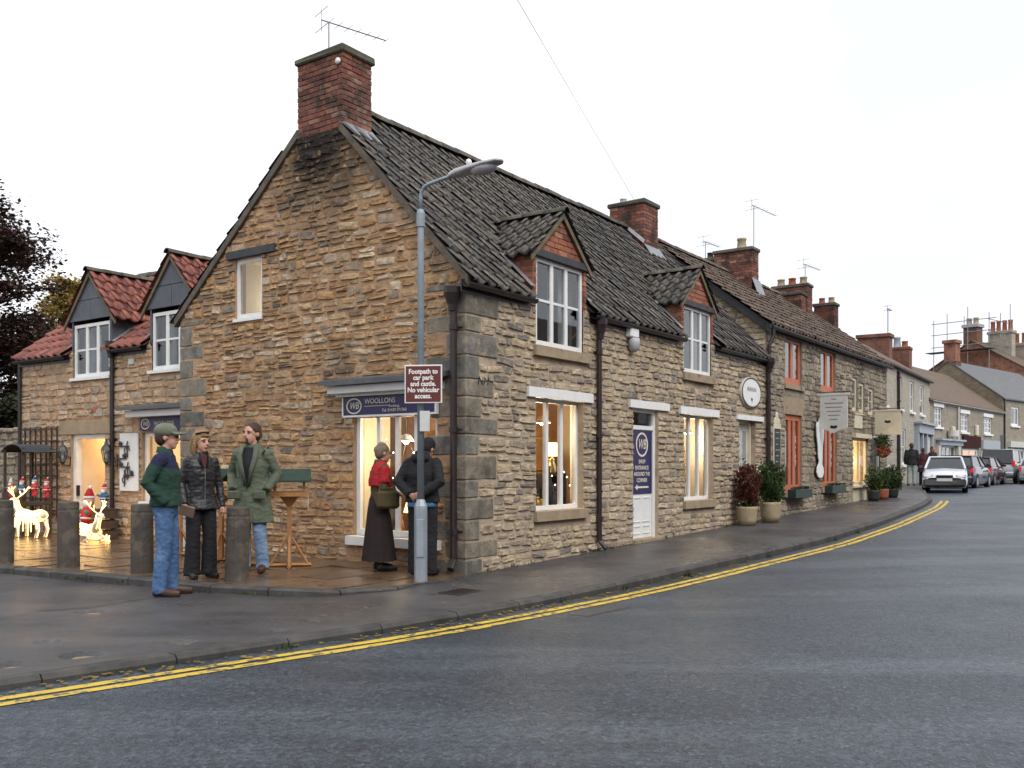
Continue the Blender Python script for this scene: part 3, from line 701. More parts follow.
# ------------------------------------------------------------------ the corner cottage
def dormer(house, a0, a1, zs, zh, apex, hw, oh, eave_z, slope, brick, tile, mortar, panel=None, ov=.06, tw=.2, beam='dark_timber', lights=3):
    """a gabled dormer in the front wall plane; a0..a1 its window, roof plane of the house z = eave_z + slope*y"""
    ac = (a0 + a1) / 2; b0, b1 = a0 - ov, a1 + ov * 1.2; foot = zh + .07; yb = lambda z: (z - eave_z) / slope; rng = random.Random(int(ac * 100))
    m = MB()                                   # cheeks and gable backing
    for a in (b0, b1): m.poly([(a, 0, eave_z - .1), (a, 0, foot), (a, yb(foot), foot), (a, 0.02, eave_z)])
    m.poly([(b0, 0, eave_z - .1), (a0, 0, eave_z - .1), (a0, 0, foot), (b0, 0, foot)]); m.poly([(a1, 0, eave_z - .1), (b1, 0, eave_z - .1), (b1, 0, foot), (a1, 0, foot)])
    k = (apex - foot) / hw
    m.poly([(ac - hw, .0, foot), (ac + hw, .0, foot), (ac, .0, apex)])
    d = m.ob('dormer', mortar, house)
    if brick:
        rows = frange(foot + .04, apex - .03, .078)
        for r, z in enumerate(rows[:-1]):
            a = ac - hw - (r % 2) * .11
            while a < ac + hw:
                p = clip_poly([(a + .005, z + .005), (a + .215, z + .005), (a + .215, z + .073), (a + .005, z + .073)], [(-k, 1, apex - k * ac - .03), (k, 1, apex + k * ac - .03)])
                if len(p) > 2 and max(q[0] for q in p) - min(q[0] for q in p) > .05:
                    n = len(p); pr = .012 + rng.uniform(-.003, .003)
                    MB().add([(x, -pr, z_) for x, z_ in p] + [(x, .02, z_) for x, z_ in p], [range(n)] + [(i, (i + 1) % n, n + (i + 1) % n, n + i) for i in range(n)]).ob('brick', brick, d)
                a += .22
        for z in frange(eave_z - .05, foot - .05, .078)[:-1]:     # cheek and jamb bricks
            for a, sg in ((b0, -1), (b1, 1)):
                y = 0.005; first = True
                while y < yb(z) + .05 or first:
                    l = .1 if (first and round(z * 100) % 2) else .21
                    MB().box(*sorted((a + sg * .01, a - sg * .03)), y, min(y + l, max(.06, yb(z) + .12)), z + .004, z + .072).ob('brick', brick, d); y += l + .01; first = False
            MB().box(b0 + .002, a0 - .002, -.012, .02, z + .004, z + .072).ob('brick', brick, d)
            MB().box(a1 + .002, b1 - .002, -.012, .02, z + .004, z + .072).ob('brick', brick, d)
    if panel:
        h3 = foot + (apex - foot) * .42; x3 = hw * (1 - .42)
        for P in ([(ac - hw + .03, foot), (ac - .006, foot), (ac - .006, h3), (ac - x3 + .02, h3)], [(ac + .006, foot), (ac + hw - .03, foot), (ac + x3 - .02, h3), (ac + .006, h3)], [(ac - x3 + .03, h3 + .012), (ac + x3 - .03, h3 + .012), (ac, apex - .03)]):
            n = len(P); MB().add([(x, -.02, z) for x, z in P] + [(x, .01, z) for x, z in P], [range(n)] + [(i, (i + 1) % n, n + (i + 1) % n, n + i) for i in range(n)]).ob('panel', panel, d)
        for a, sg in ((b0, -1), (b1, 1)):
            for y0_, y1_ in ((.01, yb(foot) * .55), (yb(foot) * .56, yb(foot))):
                z0_ = eave_z + slope * y0_ - .06
                MB().add([(a + sg * e, y_, z_) for e in (.012, -.01) for y_, z_ in ((y0_, z0_), (y1_, eave_z + slope * y1_ - .06), (y1_, foot), (y0_, foot))], [(0, 1, 2, 3), (0, 4, 5, 1), (1, 5, 6, 2), (2, 6, 7, 3), (3, 7, 4, 0)]).ob('panel', panel, d)
    if beam: lintel(d, TF, b0 - .06, b1 + .06, zh, foot + .03, .05, beam, 'beam')
    for sg in (-1, 1):                         # barge boards
        p = [(ac + sg * (hw + oh), -.06, foot - k * oh), (ac, -.06, apex + .015), (ac, -.06, apex - .075), (ac + sg * (hw + oh), -.06, foot - k * oh - .08)]
        MB().add(p + [(x, -.03, z) for x, y, z in p], [(0, 1, 2, 3), (7, 6, 5, 4), (0, 4, 5, 1), (1, 5, 6, 2), (2, 6, 7, 3), (3, 7, 4, 0)]).ob('barge_board', 'verge_timber', d)
    yr = yb(apex) + .15                        # little roof
    m = MB()
    for sg in (-1, 1): m.poly([(ac + sg * (hw + oh), -.07, foot - k * oh + .02), (ac, -.07, apex + .02), (ac, yr, apex + .02), (ac + sg * (hw + oh), max(.1, yb(foot - k * oh)) + .1, foot - k * oh + .02)])
    rf = m.ob('dormer_roof', 'roof_felt_red' if tile == 'tile_red' else 'roof_felt', d)
    L = math.hypot(hw + oh, apex - foot + k * oh); ca, sa = (hw + oh) / L, (apex - foot + k * oh) / L; nrow = max(2, round(L / .24))
    for sg in (-1, 1):
        lay_tiles(rng, d, (ac + sg * (hw + oh + .01), -.09, foot - k * oh + .01), (0, 1, 0), (-sg * ca, 0, sa), max(2, int((yr + .09) / tw)), nrow, tw, L / nrow, tile, 999, lambda c: c.z < eave_z + slope * c.y - .02)
    ridge_tiles(rng, d, (ac, -.1, apex + .055), (ac, yr + .1, apex + .055), .085, .36)
    for sg, a in ((-1, b0), (1, b1)):          # lead flashing against the main roof
        z1_ = foot - k * oh
        p = [(a + sg * .03, -.05, eave_z + .07), (a + sg * .13, -.05, eave_z + .06), (a + sg * (.13 + oh * .6), yb(z1_), z1_ + .09), (a + sg * .03, yb(z1_), z1_ + .1)]
        MB().poly(p).ob('flashing', 'lead', d)
    window(d, TF, a0, a1, zs, zh, lights, (.52,), .06, .04, .02, each=True)
    return d
def in_cot0(s, t, z): return (*xy(s, t), z)
cot = thing('stone_cottage', 'ochre stone cottage with dark pantile roof and tall brick chimney on the street corner', 'cottage', (CX, CY, 0), ROT)
EZ, SL, RT, RZ, LT, LEN = 3.80, 1.065, 2.6, 6.57, 5.87, 10.62
rng = random.Random(21)
gopen = [(3.88, 4.50, 3.62, 4.53), (.47, 1.96, .42, 2.10)]
gplanes = [(-SL, 1, EZ - .03), ((RZ - EZ) / (LT - RT), 1, RZ + RT * (RZ - EZ) / (LT - RT) - .03)]
gw = wall_sheet(cot, 'gable_wall', TG, 0, LT, -.2, 6.6, gopen, 'mortar_gable', gplanes)
fopen = [(1.58, 2.86, .74, 2.33), (4.46, 5.38, .10, 2.33), (6.43, 7.75, .73, 2.31), (9.08, 10.0, .17, 2.32), (1.58, 2.86, 3.07, 3.9), (6.41, 7.65, 3.09, 3.9)]
fw_ = wall_sheet(cot, 'front_wall', TF, 0, LEN, -.2, 3.8, fopen, 'mortar_front')
MB().poly([(0, LT, -.2), (LEN, LT, -.2), (LEN, LT, 3.8), (0, LT, 3.8)]).ob('back_wall', 'mortar_gable', cot)
q_open = []; quoins = []
z = -.03; i = 0
while z < 3.66:                                # the quoins of both gable corners
    h = rng.uniform(.2, .33); h = min(h, 3.7 - z); ls, lt = (.62, .3) if i % 2 else (.3, .6)
    ls += rng.uniform(-.06, .06); lt += rng.uniform(-.06, .06)
    MB().cbox(-.016, ls, -.016, lt, z + .006, z + h - .006, .015, .004).ob('quoin', 'quoin_stone', cot)
    q_open.append((-.1, ls + .006, z, z + h)); quoins.append((-.1, lt + .006, z, z + h))
    l2 = (.62, .32)[i % 2] + rng.uniform(-.06, .06)
    MB().cbox(-.016, .4, LT - l2, LT + .016, z + .006, z + h - .006, .015, .004).ob('quoin', 'quoin_stone', cot)
    quoins.append((LT - l2 - .006, LT + .1, z, z + h)); z += h; i += 1
glay = lay_stones(rng, 0, LT, -.05, 6.5, (.075, .165), (.14, .44), gopen + quoins + [(2.05, 3.2, 6.08, 7)] + [(.25, 2.1, 2.10, 2.42)], gplanes, None, .018, .2)
lint = [(1.35, 3.1, 2.33, 2.47), (4.3, 5.76, 2.33, 2.46), (6.22, 7.97, 2.31, 2.45), (8.92, 10.4, 2.32, 2.42), (1.5, 3.02, .57, .74), (6.36, 7.84, .56, .73), (1.5, 3.0, 2.9, 3.07), (6.33, 7.75, 2.92, 3.09)]
flay = lay_stones(rng, 0, LEN - .02, -.05, 3.78, (.085, .135), (.15, .40), fopen + q_open + lint, (), lambda a: gz(a) - .04, .014, .06)
wg = lambda a, z: 1.0 / (11.7 + .58 * a) ** 2 * .9
wf = lambda a, z: .55 / (11.7 + .82 * a) ** 2
place_stones(rng, [(gw, TG, R(-90), 'stone_gable', .029, glay, wg), (fw_, TF, 0, 'stone_front', .026, flay, wf)], 300)
pointing(gw, TG, .0, LT, -.05, 6.5, gopen + [(2.05, 3.2, 6.06, 7)], gplanes, 'mortar_gable', .006, .012)
pointing(fw_, TF, .0, LEN, -.05, 3.78, fopen + lint, (), 'mortar_front', .001, .010)
text('NM', .15, 'letter_black', cot, (.33, -.02, 2.46), FR, .002, shear=.2, name='carved_letters')
# openings
window(cot, TG, .47, 1.96, .42, 2.10, 4, (), .07, .03, .05, glass='shop_glass', sill=(.08, .13, .10), smat='white_paint', name='shop_window')
window(cot, TF, 1.58, 2.86, .74, 2.33, 3, (), .05, .035, .10, glass='shop_glass', sill=(.06, .15, .07), name='shop_window')
window(cot, TF, 6.43, 7.75, .73, 2.31, 3, (), .05, .035, .10, glass='shop_glass', sill=(.06, .15, .07), name='shop_window')
window(cot, TG, 3.88, 4.50, 3.62, 4.53, 1, (), .06, .03, .03, sill=(.02, .05, .04), smat='white_paint')
lintel(cot, TG, 3.55, 4.66, 4.54, 4.66, .06, 'dark_timber')
for a0, a1, z0, z1 in lint[:4]: lintel(cot, TF, a0, a1, z0, z1, .045, 'white_paint' )
for a0, a1, z0, z1 in lint[6:]: lintel(cot, TF, a0, a1, z0 + .015, z1 - .01, .07, 'dressed_stone', 'sill')
# hood over the shop window in the gable: slate top on a white fascia
m = MB(); m.cbox(0, 1, 0, 1, 0, 1, .02); m.v = [TG(.24 + p[0] * 2.09, p[1] * .34, 2.50 + p[2] * .07 - p[1] * .07 + .03) for p in m.v]; hood = m.ob('hood', 'slate', cot)
MB().tbox(TG, .34, 2.24, .0, .24, 2.36, 2.462).ob('fascia', 'white_paint', hood)
MB().tbox(TG, .40, 2.20, .0, .12, 2.32, 2.36).ob('fascia', 'white_paint', hood)
# front door with glazed transom, and the further doorway
m = MB(); T = TF
m.tbox(T, 4.46, 4.52, -.13, -.06, .12, 2.33); m.tbox(T, 5.30, 5.38, -.13, -.06, .12, 2.33); m.tbox(T, 4.52, 5.30, -.13, -.06, 2.27, 2.33); m.tbox(T, 4.52, 5.30, -.13, -.05, 1.98, 2.05); m.ob('door_frame', 'white_paint', cot)
MB().tbox(T, 4.52, 5.30, -.11, -.10, 2.05, 2.27).ob('transom_pane', 'glass', cot)
dr = MB().tbox(T, 4.53, 5.29, -.125, -.085, .15, 1.98).ob('door', 'white_paint', cot)
for z0, z1 in ((.22, .36), (.42, .84)):
    for a0, a1 in ((4.60, 4.88), (4.94, 5.22)):
        m = MB()
        for q in ((a0, a1, z0, z0 + .018), (a0, a1, z1 - .018, z1), (a0, a0 + .018, z0 + .018, z1 - .018), (a1 - .018, a1, z0 + .018, z1 - .018)): m.tbox(T, q[0], q[1], -.086, -.074, q[2], q[3])
        m.ob('door_panel', 'white_paint', dr)
MB().tbox(T, 4.40, 5.44, -.12, .08, .06, .145).ob('doorstep', 'dressed_stone', cot)
room(cot, TF, 4.46, 5.38, 2.0, 2.4, 1.0)
m = MB(); m.tbox(T, 9.08, 9.15, -.2, -.10, .2, 2.32); m.tbox(T, 9.93, 10.0, -.2, -.10, .2, 2.32); m.tbox(T, 9.15, 9.93, -.2, -.10, 2.25, 2.32); m.ob('door_frame', 'cream_paint', cot)
d2 = MB().tbox(T, 9.15, 9.93, -.19, -.15, .22, 2.25).ob('door', 'dull_paint', cot)
m = MB(); m.tbox(T, 9.25, 9.83, -.151, -.143, 1.2, 2.1); m.ob('door_pane', 'glass', d2)
MB().tbox(T, 9.02, 10.06, -.15, .06, .12, .20).ob('doorstep', 'dressed_stone', cot)
# roof
sl = math.sqrt(1 + SL * SL); uy = (0, 1 / sl, SL / sl); DORM = [(1.58, 2.86), (6.41, 7.65)]
m = MB(); S = [.0, *[q for a, b in DORM for q in (a - .1, b + .1)], LEN]; Y = [-.10, .62, RT]
for i in range(len(S) - 1):
    for j in range(2):
        if j == 0 and any(a < (S[i] + S[i + 1]) / 2 < b for a, b in DORM): continue
        m.poly([(S[i], Y[j], EZ + SL * Y[j]), (S[i + 1], Y[j], EZ + SL * Y[j]), (S[i + 1], Y[j + 1], EZ + SL * Y[j + 1]), (S[i], Y[j + 1], EZ + SL * Y[j + 1])])
sb = (RZ - EZ) / (LT - RT)
m.poly([(.0, RT, RZ), (LEN, RT, RZ), (LEN, LT + .15, EZ - .13), (.0, LT + .15, EZ - .13)])
roof = m.ob('roof', 'roof_felt', cot)
def skip1(c):
    if c.x < .62 and 2.05 < c.y: return True
    if 8.9 < c.x < 9.75 and c.y > 2.05: return True
    for a, b in DORM:
        ac = (a + b) / 2; top = 5.06 - abs(c.x - ac) * .82
        if a - .16 < c.x < b + .17 and c.z < max(top - .06, 0) and c.y < 1.3: return True
    return False
lay_tiles(rng, roof, (-.06, -.15, EZ - SL * .15 + .03), (1, 0, 0), uy, 46, 13, .2335, 3.97 / 13, 'tile_dark', 300, skip1, wt=lambda c: -math.hypot(c.x + 9.2, c.y + 7.2))
slb = math.sqrt(1 + sb * sb)
lay_tiles(rng, roof, (-.06, LT + .2, EZ - sb * .2 + .03), (1, 0, 0), (0, -1 / slb, sb / slb), 6, 14, .2335, 4.5 / 14, 'tile_dark', 0, lambda c: c.x < .66 and c.y < 3.3)
ridge_tiles(rng, roof, (.6, RT, RZ + .06), (8.95, RT, RZ + .06)); ridge_tiles(rng, roof, (9.68, RT, RZ + .06), (LEN, RT, RZ + .06))
for (p, q) in (((-.07, EZ - .02 - SL * .07), (2.2, EZ + SL * 2.2 - .02)), ((LT + .1, EZ - sb * .1 - .02), (3.05, RZ - sb * .45 - .02))):   # mortared verge
    P = [(-.062, p[0], p[1] + .05), (-.062, q[0], q[1] + .05), (-.062, q[0], q[1] - .07), (-.062, p[0], p[1] - .07)]
    MB().add(P + [(.03, y, z) for x, y, z in P], [(0, 1, 2, 3), (0, 4, 5, 1), (1, 5, 6, 2), (2, 6, 7, 3), (3, 7, 4, 0)]).ob('verge', 'verge_mortar', roof)
for a, b in DORM: dormer(cot, a, b, 3.07 if a < 5 else 3.09, 4.31, 5.03, .72, .09, EZ, SL, 'brick_dormer', 'tile_dark', 'dormer_mortar')
for a0, a1 in DORM: room(cot, TF, a0, a1, 3.0, 4.3, 1.6, 'room_dark', ((a0 + .03, a0 + .22), (a1 - .3, a1 - .03)))
room(cot, TG, 3.75, 4.6, 3.5, 4.55, 1.6, 'room_cream', ((3.9, 4.0),))
ul = thing('bedside_lamp', 'added lamp that lights the small gable window upstairs', 'lamp', in_cot0(.9, 4.3, 4.1), ROT)  # added lamp, put in to brighten the small window from inside
MB().lathe([(.11, 0), (.06, .16), (.055, .16), (.105, 0)], (0, 0, 0), 14).ob('lamp_shade', 'shade_glow', ul, True); MB().tube([(0, 0, .1), (0, 0, .42)], .008, 5).ob('cable', 'black_iron', ul)
lq = bpy.data.lights.new('bulb_light', 'POINT'); lq.energy = 6; lq.color = (1, .93, .78); lq.shadow_soft_size = .1; lqo = bpy.data.objects.new('bulb_light', lq); COL.objects.link(lqo); lqo.parent = ul; lqo.location = (0, 0, -.1)
ch = brick_stack(cot, -.015, .57, 2.17, 3.09, 6.10, 7.25)
aerial(ch, (.28, 2.75, 7.2), .62, (1, -.3, .0), .95)
MB().lathe([(.045, -.012), (.045, .012)], (0, 0, 0), 12).ob('sensor', 'white_paint', ch, True).matrix_local = Matrix.Translation((-.035, 2.24, 7.02)) @ Matrix.Rotation(R(90), 4, 'Y')
MB().poly([(.0, 2.19, 6.2), (.6, 2.19, 6.2), (.6, 1.98, 5.98), (.0, 1.98, 5.98)]).ob('flashing', 'lead', ch)
ch2 = brick_stack(cot, 8.98, 9.66, 2.12, 2.98, 5.95, 7.2, stuff=True, pots=((9.2, 2.75, .08, .14, 'dull_paint'),))
MB().poly([(8.94, 2.1, 6.2), (9.70, 2.1, 6.2), (9.70, 1.93, 5.95), (8.94, 1.93, 5.95)]).ob('flashing', 'lead', ch2)
MB().poly([(8.965, 2.1, 6.3), (8.965, 2.62, 6.74), (8.93, 2.62, 6.66), (8.93, 2.1, 6.2)]).ob('flashing', 'lead', ch2)
gutter(cot, TF, -.12, 1.42, 3.66); gutter(cot, TF, 3.02, 6.28, 3.66); gutter(cot, TF, 7.82, LEN, 3.66)
downpipe(cot, TG, .13, .04, 3.42, .09, .045, True, (-.05, .12)); downpipe(cot, TF, 3.23, .06, 3.42); downpipe(cot, TF, 10.55, gz(10.5), 3.5, .09, .05)
# ------------------------------------------------------------------ inside the shop
m = MB(); X0, X1, Y0, Y1, Z0, Z1 = .22, 8.7, .22, 4.6, .08, 2.62
m.poly([(X0, Y0, Z0), (X1, Y0, Z0), (X1, Y1, Z0), (X0, Y1, Z0)])
inside = m.ob('shop_floor', 'room_floor', cot)
m = MB(); m.poly([(X0, Y0, Z1), (X1, Y0, Z1), (X1, Y1, Z1), (X0, Y1, Z1)])
for (p, q) in (((X0, Y1), (X1, Y1)), ((X1, Y0), (X1, Y1)), ((X0, 2.35), (1.15, 2.35)), ((3.3, Y0), (3.3, .5)), ((4.42, Y0), (4.42, 1.6)), ((5.45, Y0), (5.45, 1.7)), ((8.2, Y0), (8.2, .5))): m.poly([(*p, Z0), (*q, Z0), (*q, Z1), (*p, Z1)])
m.ob('shop_walls', 'room_cream', cot)
for s0, s1, tq in ((2.0, 4.42, 1.45), (6.6, 8.7, 1.45)): MB().box(s0, s1, tq, tq + .04, Z0, Z1).ob('shop_screen', 'oak', cot)
MB().box(1.75, 1.8, .4, 3.6, Z0, Z1).ob('shop_screen', 'oak', cot)
def in_cot(s, t, z): return (*xy(s, t), z)
def pendant(s, t, z, power, label):
    o = thing('pendant_lamp', label, 'lamp', in_cot(s, t, z), ROT, 'lamps in the shop')
    MB().lathe([(.02, .10), (.05, .09), (.13, 0), (.125, 0), (.045, .08)], (0, 0, 0), 14).ob('lamp_shade', 'white_paint', o, True)
    MB().ell((0, 0, .01), (.05, .05, .05)).ob('bulb', 'lamp_glow', o, True)
    MB().tube([(0, 0, .1), (0, 0, 2.61 - z)], .006, 5).ob('cable', 'black_iron', o)
    l = bpy.data.lights.new('bulb_light', 'POINT'); l.energy = power; l.color = (1, .84, .60); l.shadow_soft_size = .12
    lo = bpy.data.objects.new('bulb_light', l); COL.objects.link(lo); lo.parent = o; lo.location = (0, 0, -.12)
pendant(.6, 1.54, 1.72, 26, 'lit pendant lamp behind the gable shop window')
pendant(.9, 1.0, 2.1, 26, 'smaller lit pendant lamp deeper behind the gable shop window')
pendant(2.69, .62, 2.03, 34, 'lit pendant lamp inside the front window nearest the corner')
pendant(7.9, .62, 2.02, 34, 'lit pendant lamp inside the front window beyond the navy door banner')
def bookcase(s, t, rz, w_, h, d, shelves, label, mat='oak'):
    o = thing('display_shelves', label, 'shelves', in_cot(s, t, .09), ROT + rz)
    for x in (0, w_ - .03): MB().box(x, x + .03, 0, d, 0, h).ob('side_panel', mat, o)
    MB().box(.03, w_ - .03, d - .015, d, 0, h).ob('back_panel', mat, o)
    for z in frange(.05, h - .03, (h - .1) / shelves): MB().box(.03, w_ - .03, 0, d - .015, z, z + .025).ob('shelf', mat, o)
    return o
bookcase(3.15, .85, 0, .6, 1.15, .3, 3, 'dark display shelves seen through the front window nearest the corner', 'dark_timber')
bookcase(1.25, 1.5, R(-90), .9, 1.9, .3, 5, 'dark display shelves deep inside the gable shop window', 'dark_timber')
bookcase(7.75, .9, 0, .7, 1.6, .3, 4, 'oak shelves inside the front window beyond the navy door banner')
def vase(s, t, z, h, r, mat, label, name='vase', cat='ornament'):
    o = MB().lathe([(r * .5, 0), (r * .95, h * .25), (r, h * .45), (r * .55, h * .75), (r * .4, h * .85), (r * .6, h), (r * .45, h), (r * .3, h * .85)], (0, 0, 0), 14).ob(name, mat, None, True)
    o.location = in_cot(s, t, z); return tag(o, label, cat, 'goods in the shop windows')
# window tables with goods
def wtable(s0, s1, t0, t1, h, label):
    o = thing('display_table', label, 'table', in_cot((s0 + s1) / 2, (t0 + t1) / 2, .085), ROT)
    a, b = (s1 - s0) / 2, (t1 - t0) / 2
    MB().cbox(-a, a, -b, b, h - .04, h, .008).ob('table_top', 'oak', o)
    for x in (-1, 1):
        for y in (-1, 1): MB().box(x * (a - .06) - .025, x * (a - .06) + .025, y * (b - .06) - .025, y * (b - .06) + .025, 0, h - .04).ob('leg', 'oak', o)
wtable(1.6, 2.85, .32, .72, .66, 'low oak table in the front window nearest the corner'); wtable(6.45, 7.75, .32, .72, .66, 'low oak table in the front window beyond the navy door banner'); wtable(.3, .72, .5, 1.95, .36, 'low oak table in the gable shop window')
vase(1.85, .5, .75, .30, .07, 'gold', 'gilt vase at the near end of the first front window'); vase(2.15, .55, .75, .42, .09, 'gold', 'tall gilt urn mid way along the first front window'); vase(2.62, .5, .75, .62, .11, 'dark_timber', 'tall dark jar at the far end of the first front window')
vase(2.38, .6, .75, .25, .08, 'white_paint', 'small white pot between gilt urn and dark jar'); vase(6.7, .5, .75, .34, .08, 'gold', 'gilt vase at the near end of the second front window'); vase(7.15, .55, .75, .5, .1, 'dark_timber', 'dark jar mid way along the second front window'); vase(7.5, .5, .75, .28, .08, 'white_paint', 'white pot at the far end of the second front window')
vase(.5, .75, .45, .5, .1, 'gold', 'gilt urn near the right side of the gable shop window'); vase(.5, 1.75, .45, .45, .08, 'dark_timber', 'dark jar near the left side of the gable shop window')
def table_lamp(s, t, z, label):
    o = thing('table_lamp', label, 'lamp', in_cot(s, t, z), ROT, 'lamps in the shop')
    MB().lathe([(.07, 0), (.07, .02), (.02, .05), (.05, .14), (.015, .26), (.01, .34)], (0, 0, 0), 12).ob('base', 'gold', o, True)
    MB().lathe([(.15, .28), (.085, .5), (.08, .5), (.145, .28)], (0, 0, 0), 16).ob('lamp_shade', 'shade_glow', o, True)
table_lamp(.5, 1.3, .45, 'lit table lamp with cream shade in the gable shop window'); table_lamp(3.55, 1.0, 1.25, 'lit table lamp deep inside the first front window')
def frame_pic(s, t, z, rz, w_, h, label):
    o = thing('picture', label, 'picture', in_cot(s, t, z), ROT + rz)
    m = MB()
    for q in ((-w_ / 2, w_ / 2, 0, .03), (-w_ / 2, w_ / 2, h - .03, h)): m.box(q[0], q[1], -.02, 0, q[2], q[3])
    for x in (-w_ / 2, w_ / 2 - .03): m.box(x, x + .03, -.02, 0, .03, h - .03)
    m.ob('frame', 'gold', o); MB().box(-w_ / 2 + .03, w_ / 2 - .03, -.012, -.004, .03, h - .03).ob('canvas', 'oak', o)
frame_pic(3.9, 1.44, 1.3, 0, .45, .55, 'gilt framed picture inside the first front window'); frame_pic(8.3, 1.44, 1.3, 0, .4, .5, 'gilt framed picture inside the second front window')

ORD = ['first', 'second', 'third', 'fourth', 'fifth', 'sixth', 'seventh', 'eighth', 'ninth', 'tenth', 'eleventh', 'twelfth']
rg_ = random.Random(44); small = [MB().lathe([(.03, 0), (.05, .03), (.035, .09), (.02, .12), (.03, .14)], (0, 0, 0), 9).mesh('ornament', mt, True) for mt in ('gold', 'white_paint', 'dark_timber', 'brick_dormer')] + [MB().cbox(-.05, .05, -.03, .03, 0, .12, .008).mesh('ornament', mt) for mt in ('gold', 'navy', 'oak')]
for where, spots in (('on the dark shelves in the first front window', [(3.25 + .1 * i, .92, z) for z in (.15, .50, .85, 1.24) for i in range(5)]), ('along the low table in the first front window', [(1.72 + .12 * i, .40 + .1 * (i % 2), .75) for i in range(10)]), ('on the oak shelves in the second front window', [(7.83 + .1 * i, .98, z) for z in (.15, .53, .91, 1.28) for i in range(6)]), ('along the low table in the second front window', [(6.55 + .12 * i, .40 + .1 * (i % 2), .75) for i in range(10)]), ('on the dark shelves in the gable shop window', [(1.33, 1.42 - .12 * i + .0, z) for z in (.2, .55, .9, 1.27, 1.62) for i in range(6)]), ('along the low table in the gable shop window', [(.42 + .12 * (i % 2), .6 + .11 * i, .45) for i in range(12)])):
    for s_, t_, z_ in spots:
        if rg_.random() < .2: continue
        o = link('ornament', rg_.choice(small)); o.location = in_cot(s_ + rg_.uniform(-.02, .02), t_, z_); k = rg_.uniform(.8, 1.7); o.scale = (k, k, k * rg_.uniform(.8, 1.4)); zs_ = sorted({q[2] for q in spots}); row = [q for q in spots if q[2] == z_]; nm_ = o.data.materials[0].name.split('_')[0].replace('brick', 'red').replace('gold', 'gilt')
        tag(o, (f'{nm_} ornament {ORD[row.index((s_, t_, z_))]} along ' + (f'{ORD[zs_.index(z_)]} shelf up ' if len(zs_) > 1 else '') + where.replace('along the low table', 'the low table').replace('on the', 'of the')), 'ornament', 'ornaments ' + where)
def fairy(label, pts):
    o = thing('fairy_lights', label, 'lights', in_cot(*pts[0]), 0); b0 = Vector(in_cot(*pts[0])); W = [Vector(in_cot(*p)) - b0 for p in pts]
    MB().tube(W, .004, 4).ob('wire', 'black_iron', o)
    for p in W: MB().ell(tuple(p), (.009, .009, .012), 8, 5).ob('bulb', 'lamp_glow', o, True)
fairy('string of small lights across the shelves in the first front window', [(3.1 + .09 * i, .83, 1.15 + .12 * math.sin(i * 1.3)) for i in range(9)])
fairy('string of small lights in the second front window', [(7.7 + .09 * i, .86, 1.05 + .2 * math.sin(i * 1.7)) for i in range(9)])
fairy('string of small lights hung inside the gable shop window', [(.75, .75 + .13 * i, 1.55 + .25 * math.sin(i * 2.1)) for i in range(12)])
fairy('second string of small lights lower inside the gable shop window', [(.95, .85 + .14 * i, 1.0 + .2 * math.sin(i * 1.6)) for i in range(10)])

# ------------------------------------------------------------------ the set-back wing with red pantiles
wx, wy = xy(.4, 11.7)
wing = thing('stone_wing', 'stone wing with red pantiles and two slate gabled dormers beside the trees', 'house', (wx, wy, 0), ROT - R(90))
wopen = [(1.83, 2.98, .03, 1.96), (1.92, 3.13, 3.03, 3.7), (4.43, 5.62, 3.03, 3.7), (4.15, 5.4, .75, 1.95)]
ww = wall_sheet(wing, 'front_wall', TF, 0, 6.3, -.2, 3.55, wopen, 'mortar_gable')
MB().poly([(0, 0, -.2), (0, 5, -.2), (0, 5, 3.5), (0, 2.5, 5.4), (0, 0, 3.5)]).ob('side_wall', 'mortar_gable', wing)
rng = random.Random(5)
wlay = lay_stones(rng, 0, 6.25, -.05, 3.52, (.10, .2), (.16, .42), wopen + [(1.44, 3.27, 1.96, 2.21), (1.85, 3.2, 2.93, 3.03), (4.35, 5.7, 2.93, 3.03), (3.9, 5.6, 1.95, 2.42)], (), None, .016, .15)
pointing(ww, TF, 0, 6.25, -.05, 3.5, wopen + [(1.44, 3.27, 1.96, 2.21), (3.9, 5.6, 1.95, 2.42)], (), 'mortar_gable', .004, .011, .05)
place_stones(rng, [(ww, TF, 0, 'stone_wing', .024, wlay, lambda a, z: 1)], 300)
for a0, a1, ac in ((1.92, 3.13, 2.52), (4.43, 5.62, 5.02)):
    dormer(wing, a0, a1, 3.03, 4.03, 4.97, .78, .07, 3.55, .78, None, 'tile_red', 'slate_cladding', 'slate_cladding', .05, .24, None)
    room(wing, TF, a0, a1, 3.0, 4.03, 1.5, 'room_dark', ((a0 + .02, a0 + .3), (a1 - .32, a1 - .02)))
    lintel(wing, TF, a0 - .06, a1 + .05, 2.97, 3.025, .06, 'white_paint', 'sill')
m = MB(); A = [-.12, 1.85, 3.2, 4.36, 5.7, 6.3]
for i in range(5):
    for y0, y1 in ((-.1, .6), (.6, 2.5)):
        if y0 < 0 and i in (1, 3): continue
        m.poly([(A[i], y0, 3.55 + .78 * y0), (A[i + 1], y0, 3.55 + .78 * y0), (A[i + 1], y1, 3.55 + .78 * y1), (A[i], y1, 3.55 + .78 * y1)])
m.poly([(-.12, 2.5, 5.5), (6.3, 2.5, 5.5), (6.3, 5.1, 3.5), (-.12, 5.1, 3.5)])
wr = m.ob('roof', 'roof_felt_red', wing); s2 = math.sqrt(1 + .78 ** 2)
def skip2(c):
    for ac in (2.525, 5.025):
        if abs(c.x - ac) < .72 and c.z < 4.97 - abs(c.x - ac) * 1.1: return True
    return False
